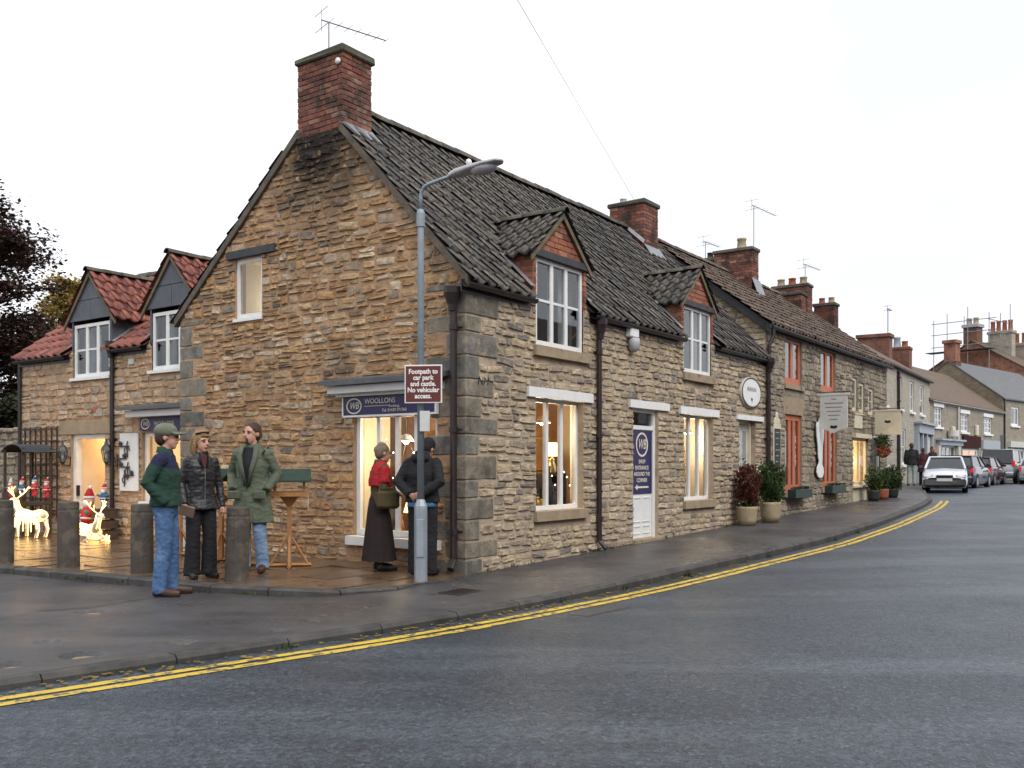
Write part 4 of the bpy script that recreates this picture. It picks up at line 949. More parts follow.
lay_tiles(rng, wr, (-.15, -.14, 3.55 - .78 * .14 + .03), (1, 0, 0), (0, 1 / s2, .78 / s2), 27, 11, .235, 3.35 / 11, 'tile_red', 300, skip2)
ridge_tiles(rng, wr, (-.12, 2.5, 5.55), (6.3, 2.5, 5.55))
gutter(wing, TF, -.1, 1.8, 3.46, mat='black_iron'); gutter(wing, TF, 3.28, 4.3, 3.46, mat='black_iron')
downpipe(wing, TF, 3.3, .06, 3.42, .06, .04, True, mat='black_iron'); downpipe(wing, TF, .03, .06, 3.36, .06, .035, False, mat='black_iron')
lintel(wing, TF, 1.44, 3.27, 1.965, 2.21, .02, 'dressed_stone')
MB().cbox(3.78, 3.94, -.05, 0, 3.17, 3.27, .01).ob('vent', 'dull_paint', wing)
MB().cbox(2.55, 2.72, -.03, 0, 2.36, 2.44, .008).ob('brick', 'brick_dormer', wing)
# open doorway with a warm lit passage
m = MB(); m.tbox(T, 1.83, 1.93, -.16, -.05, .05, 1.96); m.tbox(T, 2.93, 2.98, -.16, -.05, .05, 1.96); m.tbox(T, 1.93, 2.93, -.16, -.05, 1.88, 1.96); m.ob('door_frame', 'white_paint', wing)
m = MB(); m.poly([(1.83, .2, .05), (2.98, .2, .05), (2.98, 1.9, .05), (1.83, 1.9, .05)]); m.ob('passage_floor', 'room_floor', wing)
m = MB()
for p, q in (((1.83, .2), (1.83, 1.9)), ((2.98, .2), (2.98, 1.9)), ((1.83, 1.9), (2.98, 1.9))): m.poly([(*p, .05), (*q, .05), (*q, 2.1), (*p, 2.1)])
m.poly([(1.83, .2, 2.1), (2.98, .2, 2.1), (2.98, 1.9, 2.1), (1.83, 1.9, 2.1)]); m.ob('passage_walls', 'room_cream', wing)
dd = MB().box(0, .62, -.02, .02, .06, 1.86).ob('door', 'oak', wing); dd.location = (2.42, .55, 0); dd.rotation_euler = (0, 0, R(35))
for z0, z1 in ((.2, .8), (.95, 1.7)): MB().box(.1, .52, -.03, -.018, z0, z1).ob('door_panel', 'oak', dd)
MB().box(1.955, 1.985, .03, .09, .8, 1.0).ob('door_handle', 'black_iron', wing)
# shop window of the wing, mostly behind the people, under a slate hood
window(wing, TF, 4.15, 5.4, .75, 1.95, 2, (), .06, .03, .05, glass='shop_glass', sill=(.05, .1, .06), smat='white_paint', name='shop_window')
room(wing, TF, 4.15, 5.6, .1, 2.1, 1.4, 'room_cream')
m = MB(); m.cbox(0, 1, 0, 1, 0, 1, .02); m.v = [TF(3.85 + p[0] * 2.0, p[1] * .34, 2.36 + p[2] * .06 - p[1] * .06 + .03) for p in m.v]; hood2 = m.ob('hood', 'slate', wing)
MB().tbox(TF, 4.0, 5.8, 0, .24, 2.22, 2.33).ob('fascia', 'white_paint', hood2)
l = bpy.data.lights.new('passage_light', 'POINT'); l.energy = 16; l.color = (1, .66, .33); l.shadow_soft_size = .1
# ------------------------------------------------------------------ passage lamp of the wing
pl = thing('passage_lamp', 'lit ceiling lamp inside the open doorway of the wing', 'lamp', (0, 0, 0), 0, None)
pl.matrix_world = wing.matrix_basis @ Matrix.Translation((2.3, 1.1, 2.0))
MB().lathe([(.03, .08), (.11, .05), (.12, 0), (.09, -.05), (.02, -.07)], (0, 0, 0), 12).ob('lamp_globe', 'lamp_glow', pl, True)
lo = bpy.data.objects.new('passage_light', l); COL.objects.link(lo); lo.parent = pl; lo.location = (0, 0, -.2)
wl = thing('shop_lamp', 'lit lamp inside the small shop window behind the waiting people', 'lamp'); wl.matrix_world = wing.matrix_basis @ Matrix.Translation((4.8, .8, 1.7))
MB().ell((0, 0, 0), (.07, .07, .07)).ob('bulb', 'lamp_glow', wl, True); MB().tube([(0, 0, .06), (0, 0, .38)], .006, 5).ob('cable', 'black_iron', wl)
l2 = bpy.data.lights.new('shop_light', 'POINT'); l2.energy = 12; l2.color = (1, .75, .45); l2.shadow_soft_size = .1
lo = bpy.data.objects.new('shop_light', l2); COL.objects.link(lo); lo.parent = wl; lo.location = (0, 0, -.1)
# ------------------------------------------------------------------ far stonework: coursed stones too small to pick apart
def stone_far(name, pal, mortar, row=.14, wid=.34):
    m, nt, b = base_mat(name); tcn = nd(nt, 'ShaderNodeTexCoord'); sp = nd(nt, 'ShaderNodeSeparateXYZ', Vector=tcn.outputs['Object'])
    cb = nd(nt, 'ShaderNodeCombineXYZ', X=mth(nt, 'ADD', sp.outputs[0], sp.outputs[1]), Y=sp.outputs[2])
    wn = nd(nt, 'ShaderNodeTexNoise', Vector=tcn.outputs['Object'], Scale=3.0); vm = nd(nt, 'ShaderNodeVectorMath', {'operation': 'SCALE'}, i0=wn.outputs['Color'], Scale=.05)
    va = nd(nt, 'ShaderNodeVectorMath', {'operation': 'ADD'}, i0=cb.outputs[0], i1=vm.outputs[0])
    br = nd(nt, 'ShaderNodeTexBrick', Vector=va.outputs[0], Color1=c4(pal[0]), Color2=c4(pal[1]), Mortar=c4(mortar), Scale=1.0, Mortar_Size=.012)
    br.inputs['Brick Width'].default_value = wid; br.inputs['Row Height'].default_value = row
    n = nd(nt, 'ShaderNodeTexNoise', Vector=tcn.outputs['Object'], Scale=2.6, Detail=8.0, Roughness=.7)
    col = mix(nt, ramp(nt, n.outputs[0], [(.4, (0, 0, 0)), (.7, (.8, .8, .8))]), br.outputs[0], pal[2])
    nt.links.new(col, b.inputs['Base Color']); b.inputs['Roughness'].default_value = .9
    bp = nd(nt, 'ShaderNodeBump', Height=mth(nt, 'ADD', mth(nt, 'MULTIPLY', br.outputs['Fac'], -1.0), n.outputs[0]), Strength=.7, Distance=.02); nt.links.new(bp.outputs[0], b.inputs['Normal'])
stone_far('stone_far_cream', [(.46, .42, .345), (.38, .345, .28), (.25, .225, .185)], (.41, .37, .30))
stone_far('stone_far_grey', [(.36, .315, .245), (.28, .245, .19), (.18, .16, .13)], (.31, .27, .21))
stone_far('stone_far_dark', [(.25, .20, .135), (.19, .15, .105), (.12, .10, .075)], (.2, .16, .115))
pm('roof_brown', (.15, .105, .075), (.10, .078, .062), 2.5, .85, bump=.6, bscale=9, stain=(1, .5, .7, (.13, .085, .055)))
pm('green_paint', (.015, .035, .03), (.02, .045, .04), 6, .5)
pm('board_white', (.62, .62, .60), (.54, .54, .52), 5, .6)
pm('shop_pink', (.75, .55, .45), None, 3, .6, emit=(1, .72, .5), estr=.35)
pm('sign_brown', (.045, .014, .014), (.055, .02, .018), 5, .85, spec=.1)
pm('terracotta', (.34, .11, .06), (.26, .08, .045), 8, .8)
pm('clay_buff', (.42, .34, .22), (.33, .26, .16), 8, .8, bump=.2)

# ------------------------------------------------------------------ the house with orange windows
h2x, h2y = xy(10.64, 0)
h2 = thing('terraced_house', 'dark stone house with tall orange framed windows and brown tiled roof', 'house', (h2x, h2y, 0), ROT)
L2, E2, S2 = 10.6, 4.55, .77; R2T = 2.56; R2Z = E2 + S2 * R2T
o2 = [(1.23, 2.42, .76, 2.56), (4.0, 5.3, .8, 2.64), (1.23, 2.42, 3.27, 4.38), (3.9, 5.15, 3.27, 4.38), (6.75, 7.3, 2.9, 3.85), (7.42, 8.05, 2.88, 3.75), (8.45, 9.1, 2.86, 3.66), (6.85, 8.35, .36, 2.15), (9.0, 9.8, .38, 2.3)]
f2 = wall_sheet(h2, 'front_wall', TF, 0, L2, -.2, E2, o2, 'mortar_dark')
g2 = wall_sheet(h2, 'gable_wall', TG, 0, 5.1, 2.5, 6.6, [], 'mortar_front', [(-S2, 1, E2 - .02), (S2, 1, E2 + 2 * S2 * R2T - .02)])
MB().poly([(L2, 0, -.2), (L2, 5, -.2), (L2, 5, 4.4), (L2, 2.56, 6.5), (L2, 0, 4.5)]).ob('far_gable', 'mortar_dark', h2)
rng = random.Random(31)
l2o = [(1.1, 2.6, 2.56, 2.96), (3.9, 5.4, 2.64, 2.9), (1.15, 2.5, 3.15, 3.27), (3.8, 5.25, 3.15, 3.27), (1.15, 2.5, .62, .76), (3.9, 5.4, .66, .8), (6.7, 8.5, 2.15, 2.3)]
s2a = lay_stones(rng, .02, L2, .1, E2 - .02, (.10, .2), (.16, .42), o2 + l2o, (), lambda a: gz(a + 10.64) - .04, .016, .15)
s2b = lay_stones(rng, .0, 2.5, 4.0, 6.4, (.1, .18), (.2, .45), [], [(-S2, 1, E2 - .1)], lambda a: 3.75 + 1.065 * a, .016, .1)
pointing(f2, TF, .0, L2, .05, E2 - .03, o2 + l2o, (), 'mortar_dark', .003, .012, .06)
place_stones(rng, [(f2, TF, 0, 'stone_dark', .026, s2a, lambda a, z: 1 / (20 + a) ** 2), (g2, TG, R(-90), 'stone_front', .02, s2b, lambda a, z: .9 / 400)], 240)
for i, (a0, a1, z0, z1) in enumerate(o2[:4]):
    window(h2, TF, a0, a1, z0, z1, 3 if i < 2 else 2, (), .13, .085, .04, 'orange_paint', sill=(.08, .12, .06))
    room(h2, TF, a0, a1, z0, z1, 1.2, 'room_dark', None if i < 2 else ((a0 + .05, a0 + .5), (a1 - .5, a1 - .05)), 'curtain' if i < 2 else 'orange_cloth')
lintel(h2, TF, 1.1, 2.6, 2.565, 2.95, .015, 'dressed_stone'); lintel(h2, TF, 3.9, 5.4, 2.645, 2.9, .015, 'dressed_stone')
for a0, a1, z0, z1 in o2[4:7]:
    window(h2, TF, a0, a1, z0, z1, 1, (.5,), .09, .03, .04, 'cream_paint', sill=(.05, .08, .05)); room(h2, TF, a0, a1, z0, z1, .8, 'curtain')
a0, a1, z0, z1 = o2[7]; window(h2, TF, a0, a1, z0 + .45, z1, 2, (), .08, .03, .03, 'cream_paint', 'shop_glass', sill=(.04, .06, .08), smat='cream_paint', name='shop_window')
MB().tbox(TF, a0, a1, -.08, -.02, z0, z0 + .38).ob('stall_riser', 'cream_paint', h2); lintel(h2, TF, a0 - .1, a1 + .1, 2.15, 2.27, .12, 'cream_paint', 'fascia')
room(h2, TF, a0, a1, z0, z1, 1.2, 'room_cream')
sl_ = thing('shop_lamp', 'lit lamp inside the cream framed shop window', 'lamp', (0, 0, 0)); sl_.matrix_world = h2.matrix_basis @ Matrix.Translation((7.6, .6, 1.75))
MB().ell((0, 0, 0), (.09, .09, .09)).ob('bulb', 'lamp_glow', sl_, True); MB().tube([(0, 0, .08), (0, 0, .38)], .008, 5).ob('cable', 'black_iron', sl_)
l3 = bpy.data.lights.new('shop_light', 'POINT'); l3.energy = 26; l3.color = (1, .74, .45); l3.shadow_soft_size = .1
lo = bpy.data.objects.new('shop_light', l3); COL.objects.link(lo); lo.parent = sl_; lo.location = (0, 0, -.15)
m = MB(); m.tbox(TF, 9.0, 9.08, -.15, -.03, .4, 2.3); m.tbox(TF, 9.72, 9.8, -.15, -.03, .4, 2.3); m.tbox(TF, 9.08, 9.72, -.15, -.03, 2.2, 2.3); m.ob('door_frame', 'dull_paint', h2)
MB().tbox(TF, 9.08, 9.72, -.14, -.09, .4, 2.2).ob('door', 'green_paint', h2)
m = MB(); s_ = math.sqrt(1 + S2 * S2)
m.poly([(-.12, -.12, E2 - S2 * .12 + .02), (L2 + .1, -.12, E2 - S2 * .12 + .02), (L2 + .1, R2T, R2Z + .02), (-.12, R2T, R2Z + .02)]); m.poly([(-.12, R2T, R2Z + .02), (L2 + .1, R2T, R2Z + .02), (L2 + .1, 5.2, E2), (-.12, 5.2, E2)])
r2 = m.ob('roof', 'roof_felt', h2)
lay_tiles(rng, r2, (-.16, -.16, E2 - S2 * .16 + .04), (1, 0, 0), (0, 1 / s_, S2 / s_), 46, 12, .2355, 3.42 / 12, 'tile_brown', 120)
ridge_tiles(rng, r2, (-.14, R2T, R2Z + .09), (L2 + .1, R2T, R2Z + .09), .11, .45, 'tile_brown')
P = [(-.10, -.14, E2 - S2 * .14 + .02), (-.10, R2T, R2Z + .02), (-.10, R2T, R2Z - .2), (-.10, -.14, E2 - S2 * .14 - .18)]
MB().add(P + [(-.03, y, z) for x, y, z in P], [(0, 1, 2, 3), (0, 4, 5, 1), (1, 5, 6, 2), (2, 6, 7, 3), (3, 7, 4, 0)]).ob('barge_board', 'dark_timber', r2)  # dark board, its black also painting in the shadow under the verge
gutter(h2, TF, -.1, L2 + .1, E2 - .12, .14, .07, 'black_iron')
m = MB(); m.tube([(.0, -.17, E2 - .2), (.0, -.17, E2 - .35), (-.07, -.1, 4.0), (-.07, -.1, 3.8)], .045, 8); m.ob('swan_neck_pipe', 'brown_iron', h2)
c = brick_stack(h2, 3.96, 4.45, 1.82, 2.9, 5.75, 7.2, stuff=True, pots=((4.2, 2.2, .13, .3, 'clay_buff'),)); aerial(c, (4.3, 1.9, 7.1), 1.25, (1, -.1, 0), 1.3)
MB().poly([(3.9, 1.8, 6.35), (4.5, 1.8, 6.35), (4.5, 1.6, 5.8), (3.9, 1.6, 5.8)]).ob('flashing', 'lead', c)
c = brick_stack(h2, 3.98, 4.43, 2.92, 3.3, 5.9, 7.05, stuff=True, mat='brick_dormer', pots=((4.2, 3.1, .09, .18, 'black_iron'),)); aerial(c, (4.2, 3.25, 7.0), .55, (1, -.1, 0), .8)
c = brick_stack(h2, 7.95, 8.5, 1.82, 2.85, 5.75, 6.6, stuff=True)
c = brick_stack(h2, 8.52, 9.0, 1.8, 2.9, 5.75, 6.95, stuff=True, pots=((8.76, 2.0, .12, .24, 'clay_buff'), (8.76, 2.35, .12, .24, 'terracotta'), (8.76, 2.7, .12, .24, 'clay_buff'))); aerial(c, (8.45, 1.85, 6.9), .6, (1, -.1, 0), 1.1)
c = brick_stack(h2, 10.1, 10.55, 1.45, 2.1, 5.6, 6.55, stuff=True, pots=((10.3, 1.6, .1, .2, 'clay_buff'), (10.3, 1.9, .1, .2, 'terracotta')))
# ------------------------------------------------------------------ further houses
def plain_house(name, label, O, ang, L, dep, eave, rise, wmat, rmat, z0=.3, cat='house'):
    h = thing(name, label, cat, (O[0], O[1], 0), R(ang)); return h
def simple_roof(h, x0, x1, dep, eave, slope, mat, ov=.15):
    rt = dep / 2; rz = eave + slope * rt; m = MB()
    for a, b in (((-ov, eave - slope * ov), (rt, rz)), ((dep + ov, eave - slope * ov), (rt, rz))):
        m.add([(x, y, z + e) for e in (.03, .12) for x, y, z in ((x0 - .1, a[0], a[1]), (x1 + .1, a[0], a[1]), (x1 + .1, b[0], b[1]), (x0 - .1, b[0], b[1]))], [(0, 1, 2, 3), (4, 5, 6, 7), (0, 1, 5, 4), (1, 2, 6, 5), (2, 3, 7, 6), (3, 0, 4, 7)])
    return m.ob('roof', mat, h)
def gable_poly(h, x, dep, eave, slope, mat, z0=.2, name='gable_wall'):
    return MB().poly([(x, 0, z0), (x, dep, z0), (x, dep, eave), (x, dep / 2, eave + slope * dep / 2), (x, 0, eave)]).ob(name, mat, h)
h3 = thing('terraced_house', 'cream stone house with tall white sash windows and blue grey portico', 'house', (15.58, 39.42, 0), R(57.26))
o3 = [(.5, 1.5, 4.0, 5.5), (4.1, 5.1, 4.0, 5.5), (7.1, 8.2, 4.0, 5.5), (9.95, 11.1, 4.0, 5.5), (.6, 1.6, 1.4, 2.95), (5.0, 6.0, 1.4, 3.1)]
wall_sheet(h3, 'front_wall', TF, -2, 13.13, .2, 5.9, o3, 'stone_far_cream'); gable_poly(h3, -2, 5, 5.9, .65, 'stone_far_cream'); gable_poly(h3, 13.13, 5, 5.9, .65, 'stone_far_cream')
for a0, a1, z0, z1 in o3:
    window(h3, TF, a0, a1, z0, z1, 1, (.5,), .09, .04, .05, sill=(.1, .12, .1), smat='white_paint'); room(h3, TF, a0, a1, z0, z1, 1, 'room_dark', ((a0 + .1, a0 + .35), (a1 - .35, a1 - .1)))
simple_roof(h3, -2, 13.13, 5, 5.9, .65, 'roof_brown'); gutter(h3, TF, -2, 13.1, 5.85, .14, .07, 'black_iron'); downpipe(h3, TF, 3.84, .5, 5.7, .08, .07, False)
MB().add([(-2.13, y, z) for y, z in ((-.2, 5.9), (2.5, 7.65), (2.5, 7.5), (-.2, 5.75))] + [(-2.0, y, z + .03) for y, z in ((-.2, 5.9), (2.5, 7.65), (2.5, 7.5), (-.2, 5.75))], [(0, 1, 2, 3), (0, 4, 5, 1), (1, 5, 6, 2), (3, 7, 4, 0)]).ob('verge', 'lead', h3)
c = brick_stack(h3, 10, 10.9, 1.5, 3.1, 6.6, 8.3, False, cap=.2, over=.08); aerial(c, (10.2, 1.6, 8.2), 1.4, (1, 0, 0), .8, 4, .02)
c = brick_stack(h3, 12.3, 13.1, .9, 2.0, 6.2, 7.8, False, cap=.15, pots=((12.7, 1.2, .17, .35, 'terracotta'), (12.7, 1.6, .2, .6, 'blue_grey_paint')))
pt = thing  # portico of the cream house
m = MB(); m.tbox(TF, 8.3, 13.0, 0, .25, 3.0, 3.45); m.tbox(TF, 8.2, 13.1, 0, .4, 3.45, 3.55); shop = m.ob('shopfront', 'blue_grey_paint', h3)
for a in (8.3, 9.6, 10.9, 12.7): MB().tbox(TF, a, a + .28, 0, .2, .5, 3.0).ob('pilaster', 'blue_grey_paint', shop)
for a in (8.65, 9.95): MB().tbox(TF, a, a + .9, .02, .06, 1.2, 2.8).ob('pane', 'glass', shop); MB().tbox(TF, a, a + .9, .005, .1, .5, 1.15).ob('stall_riser', 'blue_grey_paint', shop)
MB().tbox(TF, 11.3, 12.6, .02, .08, .5, 2.9).ob('door', 'dull_paint', shop)
h4 = thing('terraced_house', 'low stone house with broad brown roof and two shopfronts behind the parked cars', 'house', (22.68, 50.46, 0), R(49.72))
o4 = [(.8, 2.2, 3.5, 4.6), (6.05, 7.6, 3.35, 4.45), (11.3, 13.2, 3.38, 4.45), (1.6, 4.9, 1.2, 2.5), (6.4, 9.9, 1.1, 2.35), (11, 14.6, 1.1, 2.35)]
wall_sheet(h4, 'front_wall', TF, 0, 16.3, .2, 4.95, o4, 'stone_far_grey'); gable_poly(h4, 16.3, 7, 4.95, .74, 'stone_far_grey')
simple_roof(h4, -.3, 16.3, 7, 4.95, .74, 'roof_brown'); gutter(h4, TF, 0, 16.3, 4.9, .14, .07, 'dull_paint'); downpipe(h4, TF, 5.2, .5, 4.8, .08, .06, False, mat='dull_paint')
for i, (a0, a1, z0, z1) in enumerate(o4):
    window(h4, TF, a0, a1, z0, z1, (2, 2, 2, 4, 2, 3)[i], (.35, .68) if i < 3 else ((.5,) if i == 3 else ()), .1, .05, .05, 'white_paint', 'shop_glass' if i == 4 else 'glass', sill=(.1, .12, .1), smat='white_paint', name='window' if i < 3 else 'shop_window')
    room(h4, TF, a0, a1, z0, z1, 1.2, 'shop_pink' if i == 4 else 'room_dark', ((a0 + .1, a0 + .5), (a1 - .5, a1 - .1)) if i < 3 else None)
    if i < 3: lintel(h4, TF, a0 - .25, a1 + .25, z1, z1 + .22, .06, 'white_paint')
m = MB(); m.tbox(TF, 1.1, 5.8, 0, .2, 2.5, 2.75); m.tbox(TF, 1.0, 5.9, 0, .35, 2.75, 2.85); sf = m.ob('shopfront', 'blue_grey_paint', h4)
for a in (1.1, 5.0): MB().tbox(TF, a, a + .45, 0, .15, .5, 2.5).ob('pilaster', 'dull_paint', sf)
MB().tbox(TF, 1.6, 4.9, .0, .08, .5, 1.1).ob('stall_riser', 'blue_grey_paint', sf)
MB().tbox(TF, 6.2, 10.1, 0, .12, 2.45, 3.15).ob('fascia', 'sign_brown', h4); MB().tbox(TF, 10.6, 14.9, 0, .14, 2.4, 2.95).ob('fascia', 'blue_grey_paint', h4)
for a in (3.9, 9.0): MB().cbox(a, a + .5, -.15, 0, 3.0 if a < 5 else 3.2, 3.6 if a < 5 else 3.85, .03).ob('alarm_box', 'cream_paint', h4)
MB().tube([TF(3.3, .3, 3.0), TF(3.3, .3, 3.35)], [.3, .3], 14).ob('round_emblem', 'board_white', sf)
h5 = thing('slate_roofed_house', 'stone house with grey slate roof and dark gable above the brown roof', 'house', (33.19, 62.87, 0), R(43.27))
o5 = [(1.5, 3.0, 4.1, 5.4), (5.5, 7.0, 4.1, 5.4), (1.2, 4.2, 1.1, 2.5)]
wall_sheet(h5, 'front_wall', TF, 0, 14, .2, 5.9, o5, 'stone_far_grey'); gable_poly(h5, 0, 7.2, 5.9, .76, 'stone_far_dark'); simple_roof(h5, .05, 14, 7.2, 5.9, .76, 'slate')
for i, (a0, a1, z0, z1) in enumerate(o5): window(h5, TF, a0, a1, z0, z1, 2, (), .12, .06, .05, sill=(.1, .12, .1), smat='white_paint'); room(h5, TF, a0, a1, z0, z1, 1.2, 'room_dark')
MB().tbox(TF, .9, 6, 0, .2, 2.6, 3.0).ob('fascia', 'dull_paint', h5); MB().tbox(TF, .1, .25, 0, .1, .5, 5.8).ob('downpipe', 'black_iron', h5)
m = MB(); m.tbox(TF, -.8, -.1, -.1, .1, 2.2, 3.4); m.ob('projecting_sign', 'black_iron', h5)
brick_stack(h5, .05, 1.0, 3.1, 4.0, 7.2, 8.7, False, over=.02, cap=.1); c = brick_stack(h5, .1, .95, 3.15, 3.95, 8.7, 10.2, False, far='brick_orange', cap=.25, over=.1)
# red brick house under repair behind the slate roof
h6 = thing('brick_house', 'tall red brick gabled house rising behind the slate roof', 'house', (43.4, 78.5, 0), R(40))
gable_poly(h6, 0, 9, 9.5, .62, 'brick_orange', 0); MB().poly([(0, 0, 0), (16, 0, 0), (16, 0, 9.5), (0, 0, 9.5)]).ob('front_wall', 'brick_orange', h6); simple_roof(h6, .0, 16, 9, 9.5, .62, 'roof_brown')
brick_stack(h6, .6, 1.7, 4.3, 5.5, 11, 13.9, False, cap=.3, over=.12, capmat='blue_grey_paint', pots=((1.1, 4.6, .24, .6, 'clay_buff'), (1.1, 5.2, .24, .6, 'clay_buff')))
for (x0, x1, y0, y1, zt, n) in ((2.6, 3.4, 2.2, 4.2, 13.3, 4), (4.6, 5.4, 1.2, 3.0, 12.3, 3)):
    brick_stack(h6, x0, x1, y0, y1, 9, zt, False, far='stone_far_cream', cap=.25, over=.1, pots=[((x0 + x1) / 2, y0 + (y1 - y0) * (i + .5) / n, .2, .95, 'terracotta') for i in range(n)])
sca = thing('scaffolding', 'grey tube scaffolding round the chimney of the red brick house', 'scaffolding', (43.4, 78.5, 0), R(40))
for (x, y, z1) in ((-1, -.8, 11), (-1, 2.6, 14.5), (-1, 6.2, 14.8), (2.8, 2.4, 15.6), (2.8, 6.4, 15), (-1, 7.4, 14.3), (-1, 4.4, 15.2), (.8, 2.4, 14.6), (3, -1, 11.5), (7, -1, 10.6), (11, -1, 10.6)): MB().tube([(x, y, .3), (x, y, z1)], .035, 6).ob('pole', 'tv_metal', sca)
for z in (11.9, 13.0, 14.0):
    MB().tube([(-1, 2, z), (-1, 7.6, z)], .035, 6).ob('ledger', 'tv_metal', sca); MB().tube([(-1.4, 2.5, z - .1), (3.2, 2.5, z - .1)], .035, 6).ob('ledger', 'tv_metal', sca)
for z in (7.6, 8.8, 9.9): MB().tube([(-1.4, -.9, z), (12, -.9, z)], .06, 6).ob('ledger', 'tv_metal', sca)
for z in (11.4,): MB().box(-1.3, -.2, 2.4, 8, z, z + .06).ob('board', 'dark_timber', sca)
MB().box(-1, 12, -1.5, -.8, 7.4, 7.46).ob('board', 'verge_timber', sca)
# row across the street, out of the picture, that the windows mirror
opp = thing('opposite_terrace', 'plain brick terrace across the street seen only as window reflections', 'house', (*xy(34, -13.5), 0), ROT + R(180))
oo = [(x, x + 1.1, z0, z1) for x in frange(2, 46, 4) for z0, z1 in ((1, 2.5), (3.4, 4.7))]
wall_sheet(opp, 'front_wall', TF, 0, 50, -.5, 5.4, oo, 'brick_far'); simple_roof(opp, 0, 50, 7, 5.4, .8, 'roof_brown'); gable_poly(opp, 0, 7, 5.4, .8, 'brick_far', -.5); gable_poly(opp, 50, 7, 5.4, .8, 'brick_far', -.5)
for a0, a1, z0, z1 in oo: MB().tbox(TF, a0, a1, -.12, -.1, z0, z1).ob('window', 'dull_paint', opp)
# ------------------------------------------------------------------ materials for street things
pm('galvanised', (.33, .37, .41), (.27, .31, .35), 7, .5, metal=.35, bump=.15, bscale=30, stain=(3, .6, .72, (.2, .21, .2)))
pm('galvanised_blue', (.30, .35, .39), (.24, .29, .33), 6, .55, metal=.2, bump=.15)
pm('lamp_plastic', (.42, .42, .44), (.36, .36, .38), 6, .5)
glass_mat('lamp_bowl', (.7, .7, .72), 1.2)
pm('sign_maroon', (.115, .022, .018), (.13, .028, .022), 4, .45)
pm('bollard_wood', (.085, .072, .06), (.05, .044, .04), 5, .8, bump=.6, bscale=16, stain=(4, .5, .65, (.13, .11, .085)))
pm('bird_wood', (.40, .20, .075), (.30, .14, .05), 10, .6, bump=.3)
pm('bird_roof', (.018, .04, .03), (.025, .05, .04), 10, .7, bump=.3)
pm('rope_light', (1, .85, .5), None, 5, .5, emit=(1, .58, .18), estr=2.8)
pm('deer_frame', (.75, .72, .65), (.7, .66, .6), 5, .5)
pm('toy_red', (.55, .025, .03), (.45, .02, .025), 8, .8, bump=.2); pm('toy_white', (.78, .76, .74), None, 8, .9); pm('toy_blue', (.03, .10, .28), None, 8, .8); pm('toy_green', (.03, .25, .13), None, 8, .8)
pm('toy_skin', (.62, .36, .26), None, 8, .7); pm('trellis_wood', (.065, .045, .032), (.045, .03, .022), 8, .8)
pm('canopy_black', (.02, .022, .026), (.03, .03, .035), 6, .5)
pm('soil', (.03, .02, .015), None, 20, .95)
pm('chalk_black', (.025, .03, .03), (.035, .04, .04), 5, .6)
def leaf_mat(name, pal, rough=.55, mixv=.25):
    m, nt, b = base_mat(name); g = pos(nt); col = ramp(nt, g.outputs['Random Per Island'], [(i / (len(pal) - 1), c) for i, c in enumerate(pal)])
    nt.links.new(col, b.inputs['Base Color']); b.inputs['Roughness'].default_value = rough; b.inputs['Specular IOR Level'].default_value = .3
    tr = nd(nt, 'ShaderNodeBsdfTranslucent', Color=col); mx = nd(nt, 'ShaderNodeMixShader', i0=mixv, i1=b.outputs[0], i2=tr.outputs[0]); nt.links.new(mx.outputs[0], nt.nodes['Material Output'].inputs[0])
leaf_mat('leaf_copper', [(.045, .018, .020), (.06, .026, .022), (.035, .030, .018), (.085, .035, .024), (.03, .018, .02)])
leaf_mat('leaf_dark', [(.025, .032, .014), (.04, .048, .02), (.02, .024, .012), (.05, .04, .018)])
leaf_mat('leaf_gold', [(.34, .25, .06), (.42, .31, .09), (.26, .21, .06), (.40, .26, .06), (.20, .17, .055)], mixv=.45)
leaf_mat('leaf_green', [(.03, .06, .015), (.05, .085, .02), (.022, .045, .012), (.07, .10, .03)])
leaf_mat('leaf_red', [(.085, .022, .018), (.12, .035, .022), (.055, .018, .016), (.14, .05, .03)])
pm('bark', (.05, .04, .032), (.03, .025, .02), 9, .9, bump=.7, bscale=18)
# ------------------------------------------------------------------ lamp post
LX, LY = -1.08, 11.0
lp = thing('lamp_post', 'grey steel street lamp post with bent arm standing at the cottage corner', 'street lamp', (LX, LY, .0))
ZL = -.30
m = MB(); m.lathe([(.078, -.05), (.078, .86), (.076, .9), (.045, .98)], (0, 0, 0), 8); m.ob('base_column', 'galvanised', lp)
MB().lathe([(.042, .96), (.038, 4.5 + ZL), (.036, 4.56 + ZL)], (0, 0, 0), 14).ob('shaft', 'galvanised_blue', lp, True)
MB().lathe([(.05, 4.5 + ZL), (.05, 4.66 + ZL), (.04, 4.70 + ZL), (.026, 4.71 + ZL)], (0, 0, 0), 14).ob('collar', 'galvanised_blue', lp)
D = Vector((UY, -UX, 0)); arm = [D * q + Vector((0, 0, zq)) for q, zq in ((0, 4.4), (0, 4.55), (.012, 4.61), (.05, 4.66), (.12, 4.685), (.3, 4.705), (.62, 4.735))]
MB().tube(arm, .022, 10).ob('arm', 'galvanised_blue', lp, True)
hd = lp
m = MB(); prof = [(.45, .045, .05), (.55, .075, .07), (.75, .10, .062), (.98, .11, .05), (1.14, .085, .035), (1.19, .03, .015)]
sd = Vector((D.y, -D.x, 0)); rings = []
for x, wd_, ht in prof:
    zc = 4.69 + .06 * x; rings.append([D * x + sd * math.cos(q) * wd_ + Vector((0, 0, zc + (max(0, math.sin(q)) * ht if math.sin(q) > 0 else math.sin(q) * ht * .5))) for q in [math.pi * 2 * k / 14 for k in range(14)]])
m.v = [tuple(p) for r_ in rings for p in r_]
